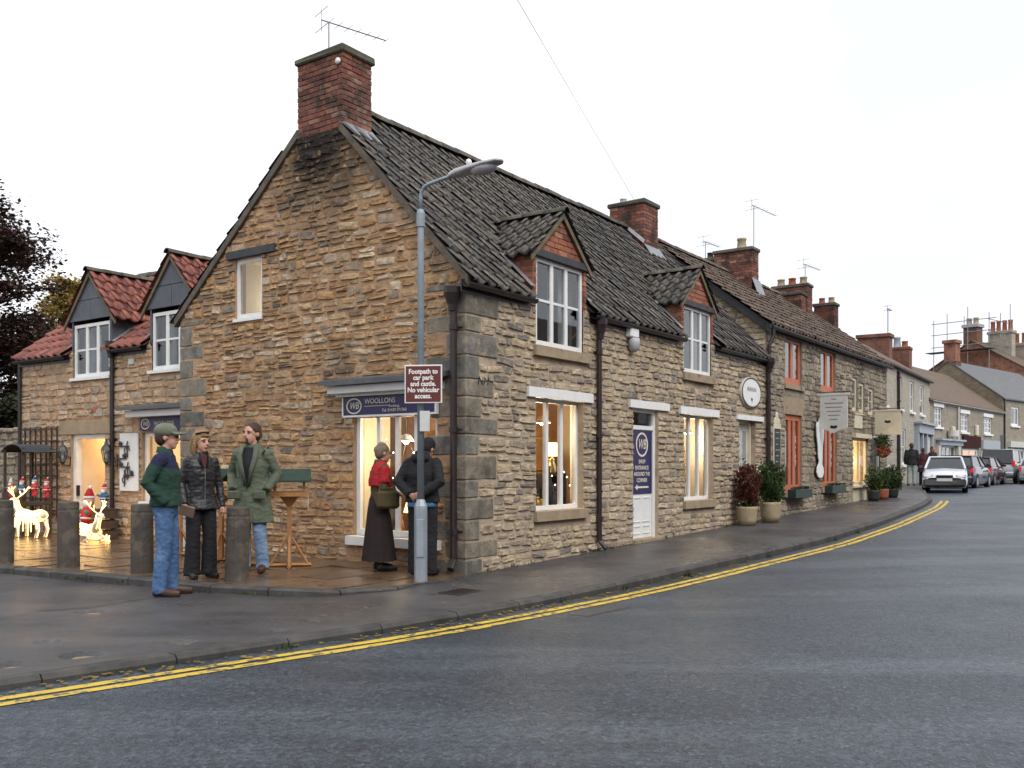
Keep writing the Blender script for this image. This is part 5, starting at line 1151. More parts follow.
for i in range(len(rings) - 1):
    for k in range(14): m.f.append((i * 14 + k, i * 14 + (k + 1) % 14, (i + 1) * 14 + (k + 1) % 14, (i + 1) * 14 + k))
m.f += [tuple(range(14)), tuple(range((len(rings) - 1) * 14, len(rings) * 14))]
lh = m.ob('lamp_head', 'lamp_plastic', lp, True)
MB().ell(tuple(D * .93 + Vector((0, 0, 4.72))), (.18, .095, .07), 14, 9, Matrix.Rotation(math.atan2(D.y, D.x), 3, 'Z')).ob('lamp_bowl', 'lamp_plastic', lh, True)
MB().ell(tuple(D * .72 + Vector((0, 0, 4.83))), (.035, .035, .04)).ob('photocell', 'white_paint', lh, True)
m = MB(); m.cbox(-.045, .045, -.083, -.068, .3, .75, .005); m.ob('inspection_door', 'galvanised', lp)
fs = thing('footpath_sign', 'maroon square sign with white lettering fixed to the lamp post', 'sign', (LX + .04, LY - .09, 2.335), R(-8))
m = MB(); m.cbox(-.225, .225, -.006, .006, -.225, .225, .004); m.ob('border', 'white_paint', fs)
MB().box(-.21, .21, -.0085, -.0062, -.21, .21).ob('face', 'sign_maroon', fs)
for i, s in enumerate(('Footpath to', 'car park', 'and castle.', 'No vehicular', 'access.')): text(s, .079, 'white_paint', fs, (0, -.0095, .145 - i * .072), FR, .0008, bold=.0025, sx=.92)
ps = thing('small_plate', 'small blank white plate clamped on the lamp post under the maroon sign', 'sign', (LX + .055, LY - .075, 1.9), R(-8))
MB().cbox(-.06, .06, -.004, .004, -.12, .12, .003).ob('plate', 'board_white', ps); MB().box(-.03, .03, .004, .02, -.02, .02).ob('clamp', 'galvanised', ps)
# ------------------------------------------------------------------ shop signs on the cottage
def ring_mesh(parent, c, rx, rz, r, mat, rot, name='ring'):
    m = MB(); n = 36; V = []; 
    for i in range(n):
        a = 2 * math.pi * i / n
        for e in (-r, r):
            for d in (0, .004): V.append((math.cos(a) * (rx + e), math.sin(a) * (rz + e), d))
    for i in range(n):
        j = (i + 1) % n; m.f += [(4 * i + 1, 4 * j + 1, 4 * j + 3, 4 * i + 3), (4 * i, 4 * i + 1, 4 * j + 1, 4 * j), (4 * i + 2, 4 * j + 2, 4 * j + 3, 4 * i + 3)]
    m.v = V; o = m.ob(name, mat, parent); o.location = c; o.rotation_euler = rot; return o
def in_frame(o, base, x, y, z, rz=0): o.matrix_world = base.matrix_basis @ Matrix.Translation((x, y, z)) @ Matrix.Rotation(rz, 4, 'Z')
sg = thing('shop_sign', 'navy shop fascia sign with cream lettering over the gable window', 'sign'); in_frame(sg, cot, -.02, 1.27, 2.19, R(-90))
MB().cbox(-.82, .82, -.05, -.01, -.125, .125, .004).ob('board', 'navy', sg)
m = MB(); m.box(-.83, .83, -.06, -.005, -.15, -.126); m.box(-.845, -.822, -.06, -.005, -.15, .125); m.box(.822, .845, -.06, -.005, -.15, .125); m.ob('frame', 'white_paint', sg)
text('WOOLLONS', .098, 'letter_cream', sg, (-.40, -.0535, .055), FR, .0015, 'LEFT', name='lettering', sx=1.0).location.x = -.42
MB().box(-.42, .05, -.0535, -.051, -.012, -.006).ob('rule', 'letter_cream', sg)
text('Furnishings', .042, 'letter_cream', sg, (.12, -.0535, -.02), FR, .001); text('Tel. 01439 771760', .058, 'letter_cream', sg, (.12, -.0535, -.075), FR, .001)
ring_mesh(sg, (-.62, -.051, 0), .135, .10, .009, 'letter_cream', FR, 'emblem_ring'); text('WB', .13, 'letter_cream', sg, (-.62, -.0535, 0), FR, .0015, shear=.35, sx=.85, name='emblem_letters')
bn = thing('door_banner', 'navy banner with white emblem and arrow on the white front door', 'sign'); in_frame(bn, cot, 4.91, .083, 1.43)
MB().box(-.37, .37, -.012, -.004, -.53, .53).ob('cloth', 'navy', bn)
ring_mesh(bn, (0, -.0125, .30), .20, .19, .016, 'letter_cream', FR, 'emblem_ring'); text('WB', .24, 'letter_cream', bn, (0, -.0145, .30), FR, .001, shear=.35, sx=.75, name='emblem_letters')
for i, s in enumerate(('SHOP', 'ENTRANCE', 'AROUND THE', 'CORNER')): text(s, .095, 'letter_cream', bn, (0, -.0145, .01 - i * .105), FR, .001, sx=1.0 if i != 2 else .95, bold=.001)
m = MB(); m.poly([(-.26, -.014, -.42), (-.16, -.014, -.37), (-.16, -.014, -.47)]); m.box(-.17, .24, -.0145, -.0125, -.435, -.405); m.ob('arrow', 'letter_cream', bn)
sg2 = thing('shop_sign', 'small navy emblem sign beside the people under the wing hood', 'sign'); in_frame(sg2, wing, 4.75, -.02, 2.1)
MB().box(-.6, .6, -.04, -.01, -.11, .11).ob('board', 'navy', sg2); ring_mesh(sg2, (-.42, -.041, 0), .12, .085, .009, 'letter_cream', FR, 'emblem_ring'); text('WB', .11, 'letter_cream', sg2, (-.42, -.043, 0), FR, .001, shear=.35, sx=.85, name='emblem_letters'); text('WOOLLONS', .1, 'letter_cream', sg2, (.12, -.043, 0), FR, .001)
ov = thing('oval_sign', 'white oval name sign on the cottage wall above the far doorway', 'sign'); in_frame(ov, cot, 9.62, -.02, 2.90)
m = MB(); n = 40; m.v = [(math.cos(2 * math.pi * i / n) * rr, y, math.sin(2 * math.pi * i / n) * rr * .57) for rr, y in ((.57, .01), (.57, -.03), (.53, -.045)) for i in range(n)]
for b in (0, n):
    for i in range(n): m.f.append((b + i, b + (i + 1) % n, b + n + (i + 1) % n, b + n + i))
m.f.append(tuple(range(2 * n, 3 * n))); m.ob('board', 'dull_paint', ov)
m = MB(); m.v = [(math.cos(2 * math.pi * i / n) * .50, -.05, math.sin(2 * math.pi * i / n) * .28) for i in range(n)]; m.f = [tuple(range(n))]; m.ob('face', 'white_paint', ov); ring_mesh(ov, (0, -.047, 0), .535, .305, .012, 'letter_black', FR, 'edge')
m = MB(); m.ell((0, -.05, -.14), (.05, .004, .035)); m.tube([(0, -.05, -.17), (0, -.05, -.21)], .008, 5); m.ob('emblem', 'letter_black', ov)
for i in range(9): MB().box(-.26 + i * .058, -.225 + i * .058, -.053, -.049, .03, .10 + .02 * (i % 2)).ob('letter', 'lead', ov)
al = thing('alarm_box', 'white alarm box with grey sounder high on the cottage front', 'alarm'); in_frame(al, cot, 4.32, 0, 3.48)
MB().cbox(-.14, .14, -.12, 0, -.02, .26, .02).ob('box', 'white_paint', al); MB().lathe([(.09, -.03), (.1, -.1), (.09, -.2), (.04, -.25)], (0, -.09, 0), 12).ob('sounder', 'lamp_plastic', al, True)
# ------------------------------------------------------------------ bollards
for i, (s, t, lab) in enumerate(((-2.93, 5.65, 'weathered round timber bollard farthest along the forecourt kerb at the photo edge'), (-2.68, 4.45, 'weathered timber bollard in front of the lit reindeer'), (-2.52, 3.07, 'weathered timber bollard just behind the man in the cap'), (-2.3, 1.55, 'weathered timber bollard in front of the man in the long green coat'))):
    x, y = xy(s, t); o = thing('bollard', lab, 'bollard', (x, y, fz(t)), random.uniform(0, 6), 'timber bollards along the forecourt kerb'); o.rotation_euler = (random.uniform(-.02, .02), random.uniform(-.02, .02), random.uniform(0, 6))
    MB().lathe([(.135, -.1), (.135, 0), (.132, .72), (.126, .73), (.126, .75), (.13, .76), (.13, .83), (.115, .845)], (0, 0, 0), 18).ob('post', 'bollard_wood', o)
# ------------------------------------------------------------------ bird tables for sale
def bird_table(s, t, rz, label, tagp=False, lean=0):
    x, y = xy(s, t); o = thing('bird_table', label, 'bird table', (x, y, fz(t)), rz, 'bird tables on the forecourt'); o.scale = (.92, .92, .92)
    MB().box(-.03, .03, -.03, .03, .04, .98).ob('post', 'bird_wood', o)
    for k in range(4):
        d = Vector((math.cos(k * math.pi / 2), math.sin(k * math.pi / 2), 0))
        MB().tube([d * .26 + Vector((0, 0, .03)), d * .035 + Vector((0, 0, .42))], .02, 6).ob('brace', 'bird_wood', o); m = MB(); m.tube([d * .02 + Vector((0, 0, .03)), d * .3 + Vector((0, 0, .03))], .028, 4); m.ob('foot', 'bird_wood', o)
    m = MB(); m.add([(sx * q, sy * q, z) for q, z in ((.035, .86), (.13, 1.0)) for sx, sy in ((-1, -1), (1, -1), (1, 1), (-1, 1))], [(0, 1, 5, 4), (1, 2, 6, 5), (2, 3, 7, 6), (3, 0, 4, 7), (0, 3, 2, 1), (4, 5, 6, 7)]); m.ob('bracket', 'bird_wood', o)
    MB().box(-.24, .24, -.17, .17, 1.0, 1.025).ob('tray', 'bird_wood', o)
    for q in ((-.24, .24, -.185, -.17), (-.24, .24, .17, .185)): MB().box(*q, 1.0, 1.06).ob('rim', 'bird_wood', o)
    for q in ((-.255, -.24, -.185, .185), (.24, .255, -.185, .185)): MB().box(*q, 1.0, 1.06).ob('rim', 'bird_wood', o)
    for sx in (-.2, .2):
        for sy in (-.13, .13): MB().box(sx - .015, sx + .015, sy - .015, sy + .015, 1.025, 1.24).ob('upright', 'bird_wood', o)
    for sg_ in (-1, 1):
        p = [(-.3, sg_ * .25, 1.2), (.3, sg_ * .25, 1.2), (.3, 0, 1.36), (-.3, 0, 1.36)]
        MB().add(p + [(a, b, c_ + .022) for a, b, c_ in p], [(3, 2, 1, 0), (4, 5, 6, 7), (0, 1, 5, 4), (1, 2, 6, 5), (2, 3, 7, 6), (3, 0, 4, 7)]).ob('roof', 'bird_roof', o)
    if tagp: MB().box(.256, .262, -.12, -.02, .82, 1.0).ob('price_tag', 'board_white', o); MB().tube([(.258, -.07, 1.0), (.258, -.07, 1.06)], .003, 4).ob('string', 'board_white', o)
    return o
bird_table(-1.05, 2.08, R(12), 'wooden bird table with green roof and white price tag nearest the shop window', True)
bird_table(-1.2, 2.72, R(60), 'wooden bird table half hidden behind the man in the green coat')
bird_table(-1.1, 3.4, R(75), 'wooden bird table between the blond woman and the man in the green coat')
bird_table(-.95, 4.54, R(70), 'wooden bird table between the man in the cap and the blond woman')
ab = thing('sandwich_board', 'white sandwich board with black emblems behind the man in the cap', 'sign', (*xy(-.45, 5.3), fz(5)), R(10)); ab.scale = (.72, .8, .85)
for sg_ in (-1, 1):
    o = MB().cbox(-.27, .27, -.012, .012, 0, .95, .006).ob('panel', 'white_paint', ab); o.location = (0, sg_ * .2, 0); o.rotation_euler = (R(-10) * sg_, 0, 0)
    if sg_ < 0:
        for z in (.72, .45, .18): MB().ell((0, -.014, z), (.12, .003, .085)).ob('emblem', 'letter_black', o); MB().box(-.2, .2, -.0145, -.0125, z - .125, z - .11).ob('rule', 'letter_black', o)
# ------------------------------------------------------------------ things against the wing
wb = thing('white_board', 'tall white board with black wrought iron brackets hung on the wing wall', 'board'); in_frame(wb, wing, 3.8, -.02, 0)
MB().cbox(-.28, .28, -.03, 0, .92, 1.95, .006).ob('panel', 'white_paint', wb)
for (x, z, f) in ((-.12, 1.72, 1), (-.2, 1.5, -1), (-.1, 1.35, 1), (.02, 1.2, -1)):
    m = MB(); m.tube([(x - .14, -.05, z), (x + .16, -.05, z)], .014, 6); m.tube([(x + .12 * f, -.05, z + .09), (x + .1 * f, -.05, z), (x + .12 * f, -.05, z - .2)], .012, 6); m.tube([(x + .1 * f + .08 * math.cos(q * .6), -.05, z - .08 + .06 * math.sin(q * .6)) for q in range(9)], .01, 6); m.ell((x - .1 * f, -.05, z + .05), (.06, .012, .04)); m.ob('iron_bracket', 'black_iron', wb)
def lantern(a, lab):
    o = thing('wall_lantern', lab, 'lantern', group='black wall lanterns'); in_frame(o, wing, a, -.16, 1.45)
    MB().lathe([(.05, 0), (.085, .2), (.08, .2), (.045, .01)], (0, 0, 0), 6).ob('glass_body', 'glass', o); MB().lathe([(.1, .2), (.07, .27), (.02, .33), (.012, .4)], (0, 0, 0), 6).ob('cap', 'black_iron', o); MB().lathe([(.01, -.07), (.03, -.04), (.055, 0)], (0, 0, 0), 6).ob('finial', 'black_iron', o)
    for k in range(6): q = k * math.pi / 3; MB().tube([(.052 * math.cos(q), .052 * math.sin(q), 0), (.088 * math.cos(q), .088 * math.sin(q), .2)], .007, 4).ob('bar', 'black_iron', o)
    MB().tube([(0, .16, .1), (0, .14, -.08), (0, .03, -.06)], .012, 6).ob('bracket', 'black_iron', o); MB().ell((0, 0, .08), (.02, .02, .05)).ob('bulb', 'white_paint', o)
lantern(1.82, 'black wall lantern left of the open wing doorway'); lantern(3.29, 'black wall lantern right of the open wing doorway')
tr = thing('trellis', 'dark wooden trellis against the wing wall behind the canopy', 'trellis'); in_frame(tr, wing, 0, -.03, 0)
for a in frange(.2, 1.4, .2): MB().box(a - .015, a + .015, -.02, 0, .35, 2.13).ob('slat', 'trellis_wood', tr)
for z in frange(.5, 2.08, .225): MB().box(.16, 1.44, -.04, -.02, z - .015, z + .015).ob('slat', 'trellis_wood', tr)
kc = thing('display_cart', 'small cart with black curved canopy standing before the trellis', 'cart'); in_frame(kc, wing, 1.2, -.5, .07)
m = MB(); n = 10
for i in range(n + 1):
    q = math.pi * (.12 + .76 * i / n); r_ = .42
    for y in (-.3, .3):
        for e in (0, .02): m.v.append((-math.cos(q) * (r_ + e), y, 1.47 + math.sin(q) * (r_ + e) * .55))
for i in range(n): k = 4 * i; m.f += [(k, k + 4, k + 6, k + 2), (k + 1, k + 5, k + 7, k + 3), (k, k + 4, k + 5, k + 1), (k + 2, k + 6, k + 7, k + 3)]
m.ob('canopy', 'canopy_black', kc, True)
for x in (-.33, .33):
    for y in (-.26, .26): MB().box(x - .02, x + .02, y - .02, y + .02, 0, 1.64).ob('post', 'trellis_wood', kc)
MB().cbox(-.36, .36, -.28, .28, .55, .62, .01).ob('tray', 'trellis_wood', kc); MB().box(-.36, .36, -.3, -.28, .5, .8).ob('side_board', 'trellis_wood', kc)
def toy(name, label, M0, h, suit, hat, group=None, arms=1):
    o = thing(name, label, 'christmas figure', group=group); o.matrix_world = M0; k = h
    for s_ in (-1, 1): MB().lathe([(.07 * k, 0), (.075 * k, .06 * k), (.06 * k, .3 * k)], (s_ * .08 * k, 0, 0), 8).ob('leg', suit, o, True)
    MB().lathe([(.05 * k, .26 * k), (.16 * k, .32 * k), (.17 * k, .42 * k), (.12 * k, .58 * k), (.05 * k, .63 * k)], (0, 0, 0), 12).ob('coat', suit, o, True); MB().lathe([(.172 * k, .37 * k), (.176 * k, .39 * k), (.172 * k, .41 * k)], (0, 0, 0), 12).ob('belt', 'toy_white', o, True)
    for s_ in (-1, 1):
        a = MB().tube([(s_ * .1 * k, 0, .57 * k), (s_ * .24 * k, -.04 * k, .46 * k), (s_ * .3 * k, -.1 * k, .5 * k)], [.05 * k, .05 * k, .04 * k], 8).ob('arm', suit, o, True); MB().ell((s_ * .31 * k, -.11 * k, .51 * k), (.045 * k,) * 3).ob('mitten', 'toy_green', a, True)
    hdd = MB().ell((0, 0, .72 * k), (.1 * k, .1 * k, .11 * k)).ob('head', 'toy_skin', o, True); MB().ell((0, -.05 * k, .67 * k), (.09 * k, .08 * k, .09 * k)).ob('beard', 'toy_white', hdd, True)
    MB().lathe([(.115 * k, .78 * k), (.115 * k, .82 * k)], (0, 0, 0), 10).ob('hat_trim', 'toy_white', hdd); MB().tube([(0, 0, .8 * k), (.02 * k, 0, .92 * k), (.07 * k, 0, .99 * k)], [.105 * k, .06 * k, .02 * k], 10).ob('hat', hat, hdd, True); MB().ell((.09 * k, 0, .99 * k), (.035 * k,) * 3).ob('bobble', 'toy_white', hdd, True)
    return o
WM = wing.matrix_basis
toy('christmas_figure', 'red suited bearded toy figure standing on the step of the open doorway', WM @ Matrix.Translation((2.92, -.27, .07)) @ Matrix.Rotation(R(-20), 4, 'Z'), .92, 'toy_red', 'toy_red')
toy('christmas_figure', 'small toy figure with dark coat and red hat perched above the lying reindeer', WM @ Matrix.Translation((3.46, -.3, .62)), .45, 'toy_blue', 'toy_red')
MB_st = thing('crate', 'dark slatted crate under the small toy figure beside the doorway', 'crate'); in_frame(MB_st, wing, 3.47, -.3, .06)
for z in (.02, .2, .38): 
    for q in ((-.16, .16, -.16, -.145), (-.16, .16, .145, .16), (-.16, -.145, -.145, .145), (.145, .16, -.145, .145)): MB().box(*q, z, z + .14).ob('slat', 'trellis_wood', MB_st)
MB().box(-.16, .16, -.16, .16, .53, .55).ob('lid', 'trellis_wood', MB_st)
for i, (dx, dz, su, ha, lab) in enumerate(((-.3, .78, 'toy_red', 'toy_white', 'leftmost'), (-.06, .80, 'toy_blue', 'toy_red', 'second from left'), (.2, .82, 'toy_red', 'toy_blue', 'third from left'), (.45, .80, 'toy_red', 'toy_red', 'rightmost'))):
    toy('hanging_toy', f'{lab} of the small dangling toy figures below the black canopy', WM @ Matrix.Translation((1.72 + dx * 1.7, -.82, .1 + dz - .1)), .36, su, ha, 'toys dangling from the cart')
# ------------------------------------------------------------------ lit reindeer of rope light
def reindeer(label, M0, lying=False):
    o = thing('lit_reindeer', label, 'reindeer', group='lit wire reindeer'); o.matrix_world = M0; h = .14 if lying else .42
    rg = random.Random(4 if lying else 9); r = .011
    body = [(-.34 + .68 * i / 9, 0, h + .13 + .02 * math.cos(i * .7)) for i in range(10)]; rad = [.10, .135, .14, .13, .125, .12, .125, .135, .13, .09]
    m = MB(); m.tube(body, rad, 12); m.ob('body_mesh', 'deer_frame', o, True)
    m = MB()
    for i, (p, q) in enumerate(zip(body, rad)):
        m.tube([(p[0], math.cos(a) * (q + .006), p[2] + math.sin(a) * (q + .006)) for a in [2 * math.pi * k / 14 for k in range(15)]], r, 5)
    for k in range(8): a = 2 * math.pi * k / 8; m.tube([(p[0], math.cos(a) * (q + .008), p[2] + math.sin(a) * (q + .008)) for p, q in zip(body, rad)], r, 5)
    m.ob('body_lights', 'rope_light', o)
    nb = Vector((-.36, 0, h + .2)); hp = Vector((-.50, 0, h + .52)); nose = hp + Vector((-.18, 0, -.05))
    m = MB(); m.tube([nb, (nb + hp) / 2 + Vector((-.03, 0, 0)), hp], [.085, .06, .05], 10); m.tube([hp + Vector((.04, 0, .01)), hp + Vector((-.06, 0, .01)), nose], [.05, .055, .03], 10); m.ob('neck_and_head', 'deer_frame', o, True)
    m = MB()
    for e in (-1, 1):
        m.tube([nb + Vector((.04, e * .07, .04)), (nb + hp) / 2 + Vector((0, e * .055, 0)), hp + Vector((.03, e * .045, 0)), hp + Vector((-.06, e * .045, .03)), nose + Vector((0, e * .02, 0))], r, 5)
        m.tube([nb + Vector((-.08, e * .03, -.02)), (nb + hp) / 2 + Vector((-.09, e * .02, 0)), hp + Vector((-.06, e * .03, -.05))], r, 5)
    m.ob('head_lights', 'rope_light', o)
    for e in (-1, 1):
        m = MB(); b = hp + Vector((.02, e * .03, .04)); t1 = b + Vector((.1, e * .1, .15)); t2 = t1 + Vector((.04, e * .06, .16))
        m.tube([b, t1, t2], r, 5); m.tube([b + Vector((.05, e * .05, .07)), b + Vector((-.06, e * .09, .2))], r, 5); m.tube([t1, t1 + Vector((-.1, e * .03, .13))], r, 5); m.tube([t1 + Vector((.02, e * .03, .08)), t1 + Vector((.13, e * .05, .15))], r, 5); m.ob('antler', 'rope_light', o)
    for x in (-.27, .28):
        for e in (-1, 1):
            m = MB()
            if lying: P = [(x, e * .1, h + .05), (x - .12, e * .17, h - .05), (x + .1, e * .16, .03), (x - .02, e * .15, .02)]
            else: P = [(x, e * .09, h + .05), (x + (.05 if x > 0 else -.02), e * .1, h * .55), (x - .02, e * .1, .02)]
            m.tube(P, [.05, .03, .022, .02][:len(P)], 8); m.ob('leg', 'deer_frame', o, True)
            m = MB()
            for d in (-.03, .03): m.tube([(p[0] + d, p[1], p[2]) for p in P], r, 5)
            m.ob('leg_lights', 'rope_light', o)
    if lying:
        m = MB()
        for i in range(9): x = -.5 + i * .11; m.tube([(x, -.2, .02), (x - .02, -.2, rg.uniform(.12, .26)), (x + .03, -.2, rg.uniform(.1, .2)), (x + .04, -.2, .02)], r, 5)
        m.tube([(-.55, -.2, .02), (.45, -.2, .02)], r, 5); m.ob('grass_lights', 'rope_light', o)
    else:
        m = MB()
        for i in range(9): x = -.32 + i * .08; m.tube([(x, -.13, h + .08), (x + .01, -.14, h - rg.uniform(.05, .28))], r, 5)
        m.ob('icicle_lights', 'rope_light', o)
reindeer('standing wire reindeer glowing with rope lights in front of the canopy cart', WM @ Matrix.Translation((2.12, -.9, .07)) @ Matrix.Rotation(R(6), 4, 'Z') @ Matrix.Diagonal((.98, .9, .72, 1)))
reindeer('lying wire reindeer glowing with rope lights below the doorway step', WM @ Matrix.Translation((3.60, -.7, .07)) @ Matrix.Rotation(R(174), 4, 'Z') @ Matrix.Diagonal((.88, .84, .70, 1)), True)
for x_, nm in ((.95, 0), (2.55, 1)): pass
# ------------------------------------------------------------------ garden wall and step beyond the wing
gwall = thing('garden_wall', 'grey stone garden wall beside the trellis at the photo edge', 'wall'); in_frame(gwall, wing, -4.0, .05, 0)
gm = MB().box(0, 3.98, .02, .4, -.1, 2.05).ob('core', 'mortar_dark', gwall); rng = random.Random(77)
place_stones(rng, [(gm, lambda a, c, z: (a, .02 - c, z), 0, 'stone_dark', .025, lay_stones(rng, 0, 3.98, 0, 2.05, (.11, .2), (.18, .42), []), lambda a, z: 1 if a > 2.6 else .01)], 80)
for a in frange(0, 3.6, .4): MB().cbox(a + .01, a + .39, -.04, .44, 2.05, 2.15, .03, .01).ob('coping_stone', 'stone_dark', gwall)
# ------------------------------------------------------------------ signs and boxes on the orange windowed house
def in_h2(o, a, c, z, rz=0): in_frame(o, h2, a, -c, z, rz)
for i, (a, z) in enumerate(((1.83, .62), (4.65, .66))):
    o = thing('window_box', ('dark green window box under the nearer orange window', 'dark green window box under the farther orange window')[i], 'window box'); in_h2(o, a, .16, z)
    MB().cbox(-.6, .6, -.1, .1, 0, .2, .01).ob('trough', 'green_paint', o); MB().box(-.58, .58, -.08, .08, .18, .195).ob('soil', 'soil', o)
    m = MB(); rg = random.Random(i)
    for k in range(160): 
        x, y = rg.uniform(-.56, .56), rg.uniform(-.08, .08); q = rg.uniform(0, 6.28); l_ = .05; m.poly([(x, y, .19 + rg.random() * .05), (x + l_ * math.cos(q), y + l_ * math.sin(q), .2 + rg.random() * .08), (x + l_ * math.cos(q + .8), y + l_ * math.sin(q + .8), .19 + rg.random() * .06)])
    m.ob('plants', 'leaf_green', o)
cb_ = thing('chalkboard', 'narrow chalkboard with scalloped cream top between downpipe and orange window', 'chalkboard'); in_h2(cb_, .62, .01, 1.2)
MB().cbox(-.24, .24, -.03, 0, 0, 1.1, .008).ob('frame', 'cream_paint', cb_); MB().box(-.2, .2, -.034, -.03, .05, 1.0).ob('slate', 'chalk_black', cb_); m = MB(); m.ell((0, -.015, 1.15), (.22, .015, .12)); m.ell((0, -.015, 1.28), (.1, .015, .1)); m.ob('crest', 'cream_paint', cb_)
for i in range(6): MB().box(-.13, .13 - .05 * (i % 3), -.036, -.0342, .9 - i * .13, .925 - i * .13).ob('chalk_line', 'lead', cb_)
sp_ = thing('spoon_board', 'tall white spoon shaped board hung between the orange windows', 'sign'); in_h2(sp_, 3.6, .05, 1.05)
half = [(.02, .0), (.14, .04), (.19, .14), (.17, .26), (.08, .36), (.07, .42), (.1, .5), (.13, .8), (.19, 1.05), (.21, 1.3), (.17, 1.42), (.1, 1.38), (.05, 1.52), (0, 1.56)]
P = half + [(-x, z) for x, z in half[::-1][1:]]; n = len(P)
for y0_, mt, k in ((0, 'letter_black', 1.0), (-.022, 'white_paint', .92)): 
    Q = [(x * k * 1.6, .75 + (z - .75) * (1 if k == 1 else .985)) for x, z in P]
    MB().add([(x, y0_, z) for x, z in Q] + [(x, y0_ - .02, z) for x, z in Q], [range(n), range(n, 2 * n)] + [(i, (i + 1) % n, n + (i + 1) % n, n + i) for i in range(n)]).ob('board', mt, sp_)
def hang_sign(a, z, w_, h, pt_, label, mat, em):
    o = thing('hanging_sign', label, 'sign'); in_h2(o, a, .12, z, R(-90))
    pp = [(0, 0), (w_, 0), (w_, -h), (w_ * .75, -h - pt_ * .4), (w_ / 2, -h - pt_), (w_ * .25, -h - pt_ * .4), (0, -h)]; n = len(pp)
    MB().add([(x, -.02, zz) for x, zz in pp] + [(x, .02, zz) for x, zz in pp], [range(n), range(n, 2 * n)] + [(i, (i + 1) % n, n + (i + 1) % n, n + i) for i in range(n)]).ob('board', mat, o)
    MB().cbox(-.05, w_ + .05, -.03, .03, .0, .05, .006).ob('top_rail', mat, o); MB().tube([(-.12, 0, .09), (w_ + .08, 0, .09)], .012, 6).ob('bracket', 'black_iron', o)
    for x in (.08, w_ - .08): MB().tube([(x, 0, .05), (x, 0, .09)], .008, 5).ob('hanger', 'black_iron', o)
    m = MB(); m.ell((w_ / 2, -.022, em), (.09, .004, .035)); m.ell((w_ / 2 - .05, -.022, em + .02), (.03, .004, .03)); m.ell((w_ / 2 + .05, -.022, em + .015), (.035, .004, .03)); m.ob('emblem', 'letter_black', o)
    return o
hs = hang_sign(3.5, 3.1, .66, .8, .13, 'white hanging sign with pointed foot between the orange windows', 'board_white', -.78)
for i, wd_ in enumerate((.12, .46, .40, .34, .28, .2)): MB().box(.33 - wd_ / 2, .33 + wd_ / 2, -.0225, -.02, -.1 - i * .1, -.075 - i * .1).ob('letter_line', 'dull_paint' if 0 else 'lead', hs)
hang_sign(8.75, 2.95, .72, .68, .0, 'plain cream hanging sign beyond the cream shop window', 'cream_paint', -.3)
cs = thing('shop_sign', 'small cream sign board above the cream shop window', 'sign'); in_h2(cs, 7.3, .0, 2.42); MB().cbox(-.4, .4, -.04, 0, 0, .38, .008).ob('board', 'cream_paint', cs); MB().box(-.42, .42, -.06, 0, .385, .42).ob('cornice', 'cream_paint', cs)
# ------------------------------------------------------------------ potted plants
def shrub(m, rg, c, rx, rz, n, l=.05, spike=0):
    for k in range(n):
        th = rg.uniform(0, 6.283); u = rg.uniform(-1, 1); rr = rg.uniform(.35, 1.0) ** .5 * (1 + .22 * math.sin(3 * th + 5 * u) + .12 * math.sin(7 * th - 9 * u)) * (1 + max(0, rg.gauss(0, .13)))
        cr = math.sqrt(max(0, 1 - u * u)); p = Vector((c[0] + rx * rr * cr * math.cos(th), c[1] + rx * rr * cr * math.sin(th), c[2] + rz * rr * u))
        d = Vector((rg.gauss(0, 1), rg.gauss(0, 1), rg.gauss(spike, 1))).normalized(); e = d.cross(Vector((rg.gauss(0, 1), rg.gauss(0, 1), rg.gauss(0, 1)))).normalized(); ll = l * rg.uniform(.6, 1.4)
        m.poly([p - e * ll * .25, p + d * ll * .5 - e * ll * .1, p + d * ll, p + e * ll * .25])
def pot_plant(label, s, t, r, h, mat, leaf, rx, rz, n, lsize=.06, spike=0, under=None):
    o = thing('potted_shrub', label, 'plant', (*xy(s, t), gz(s) + .002), 0, 'potted plants along the pavement'); rg = random.Random(int(s * 100))
    pt_ = MB().lathe([(r * .78, 0), (r * .95, h * .3), (r, h * .75), (r * 1.05, h * .88), (r * 1.08, h), (r * .95, h), (r * .93, h * .85)], (0, 0, 0), 18).ob('pot', mat, o, True); MB().lathe([(r * .9, h * .86), (r * .9, h * .9)], (0, 0, 0), 14).ob('soil', 'soil', o)
    MB().tube([(0, 0, h * .8), (.01, 0, h + rz * .8)], .02, 6).ob('stem', 'bark', o)
    m = MB(); shrub(m, rg, (0, 0, h + rz * .95), rx, rz, n, lsize, spike); shrub(m, rg, (rx * .1, 0, h + rz * .5), rx * .85, rz * .5, n // 2, lsize, spike); m.ob('foliage', leaf, o)
    if under: m = MB(); shrub(m, rg, (0, 0, h + .06), r * 1.05, .12, 220, .06); m.ob('underplanting', under, o)
pot_plant('russet leaved shrub in buff pot beside the far cottage doorway', 8.75, -.3, .2, .38, 'clay_buff', 'leaf_red', .22, .42, 1500, .08, 1.2, 'leaf_green')
pot_plant('rounded green shrub in buff pot next to the downpipe', 9.75, -.42, .21, .42, 'clay_buff', 'leaf_green', .27, .40, 2600, .07, 1.6)
pot_plant('trailing green plant in dark tub before the cream shop', 18.3, -.35, .17, .3, 'chalk_black', 'leaf_green', .2, .36, 500, .09)
pot_plant('leafy plant in terracotta pot past the cream shop', 19.2, -.4, .15, .3, 'terracotta', 'leaf_green', .17, .3, 420, .08)
pot_plant('bushy green plant in black pot at the end of the orange windowed house', 20.4, -.35, .2, .26, 'chalk_black', 'leaf_green', .3, .34, 800, .10)
hb = thing('hanging_basket', 'hanging basket with orange flowers beyond the cream shop', 'basket'); in_h2(hb, 8.75, .35, 1.75)
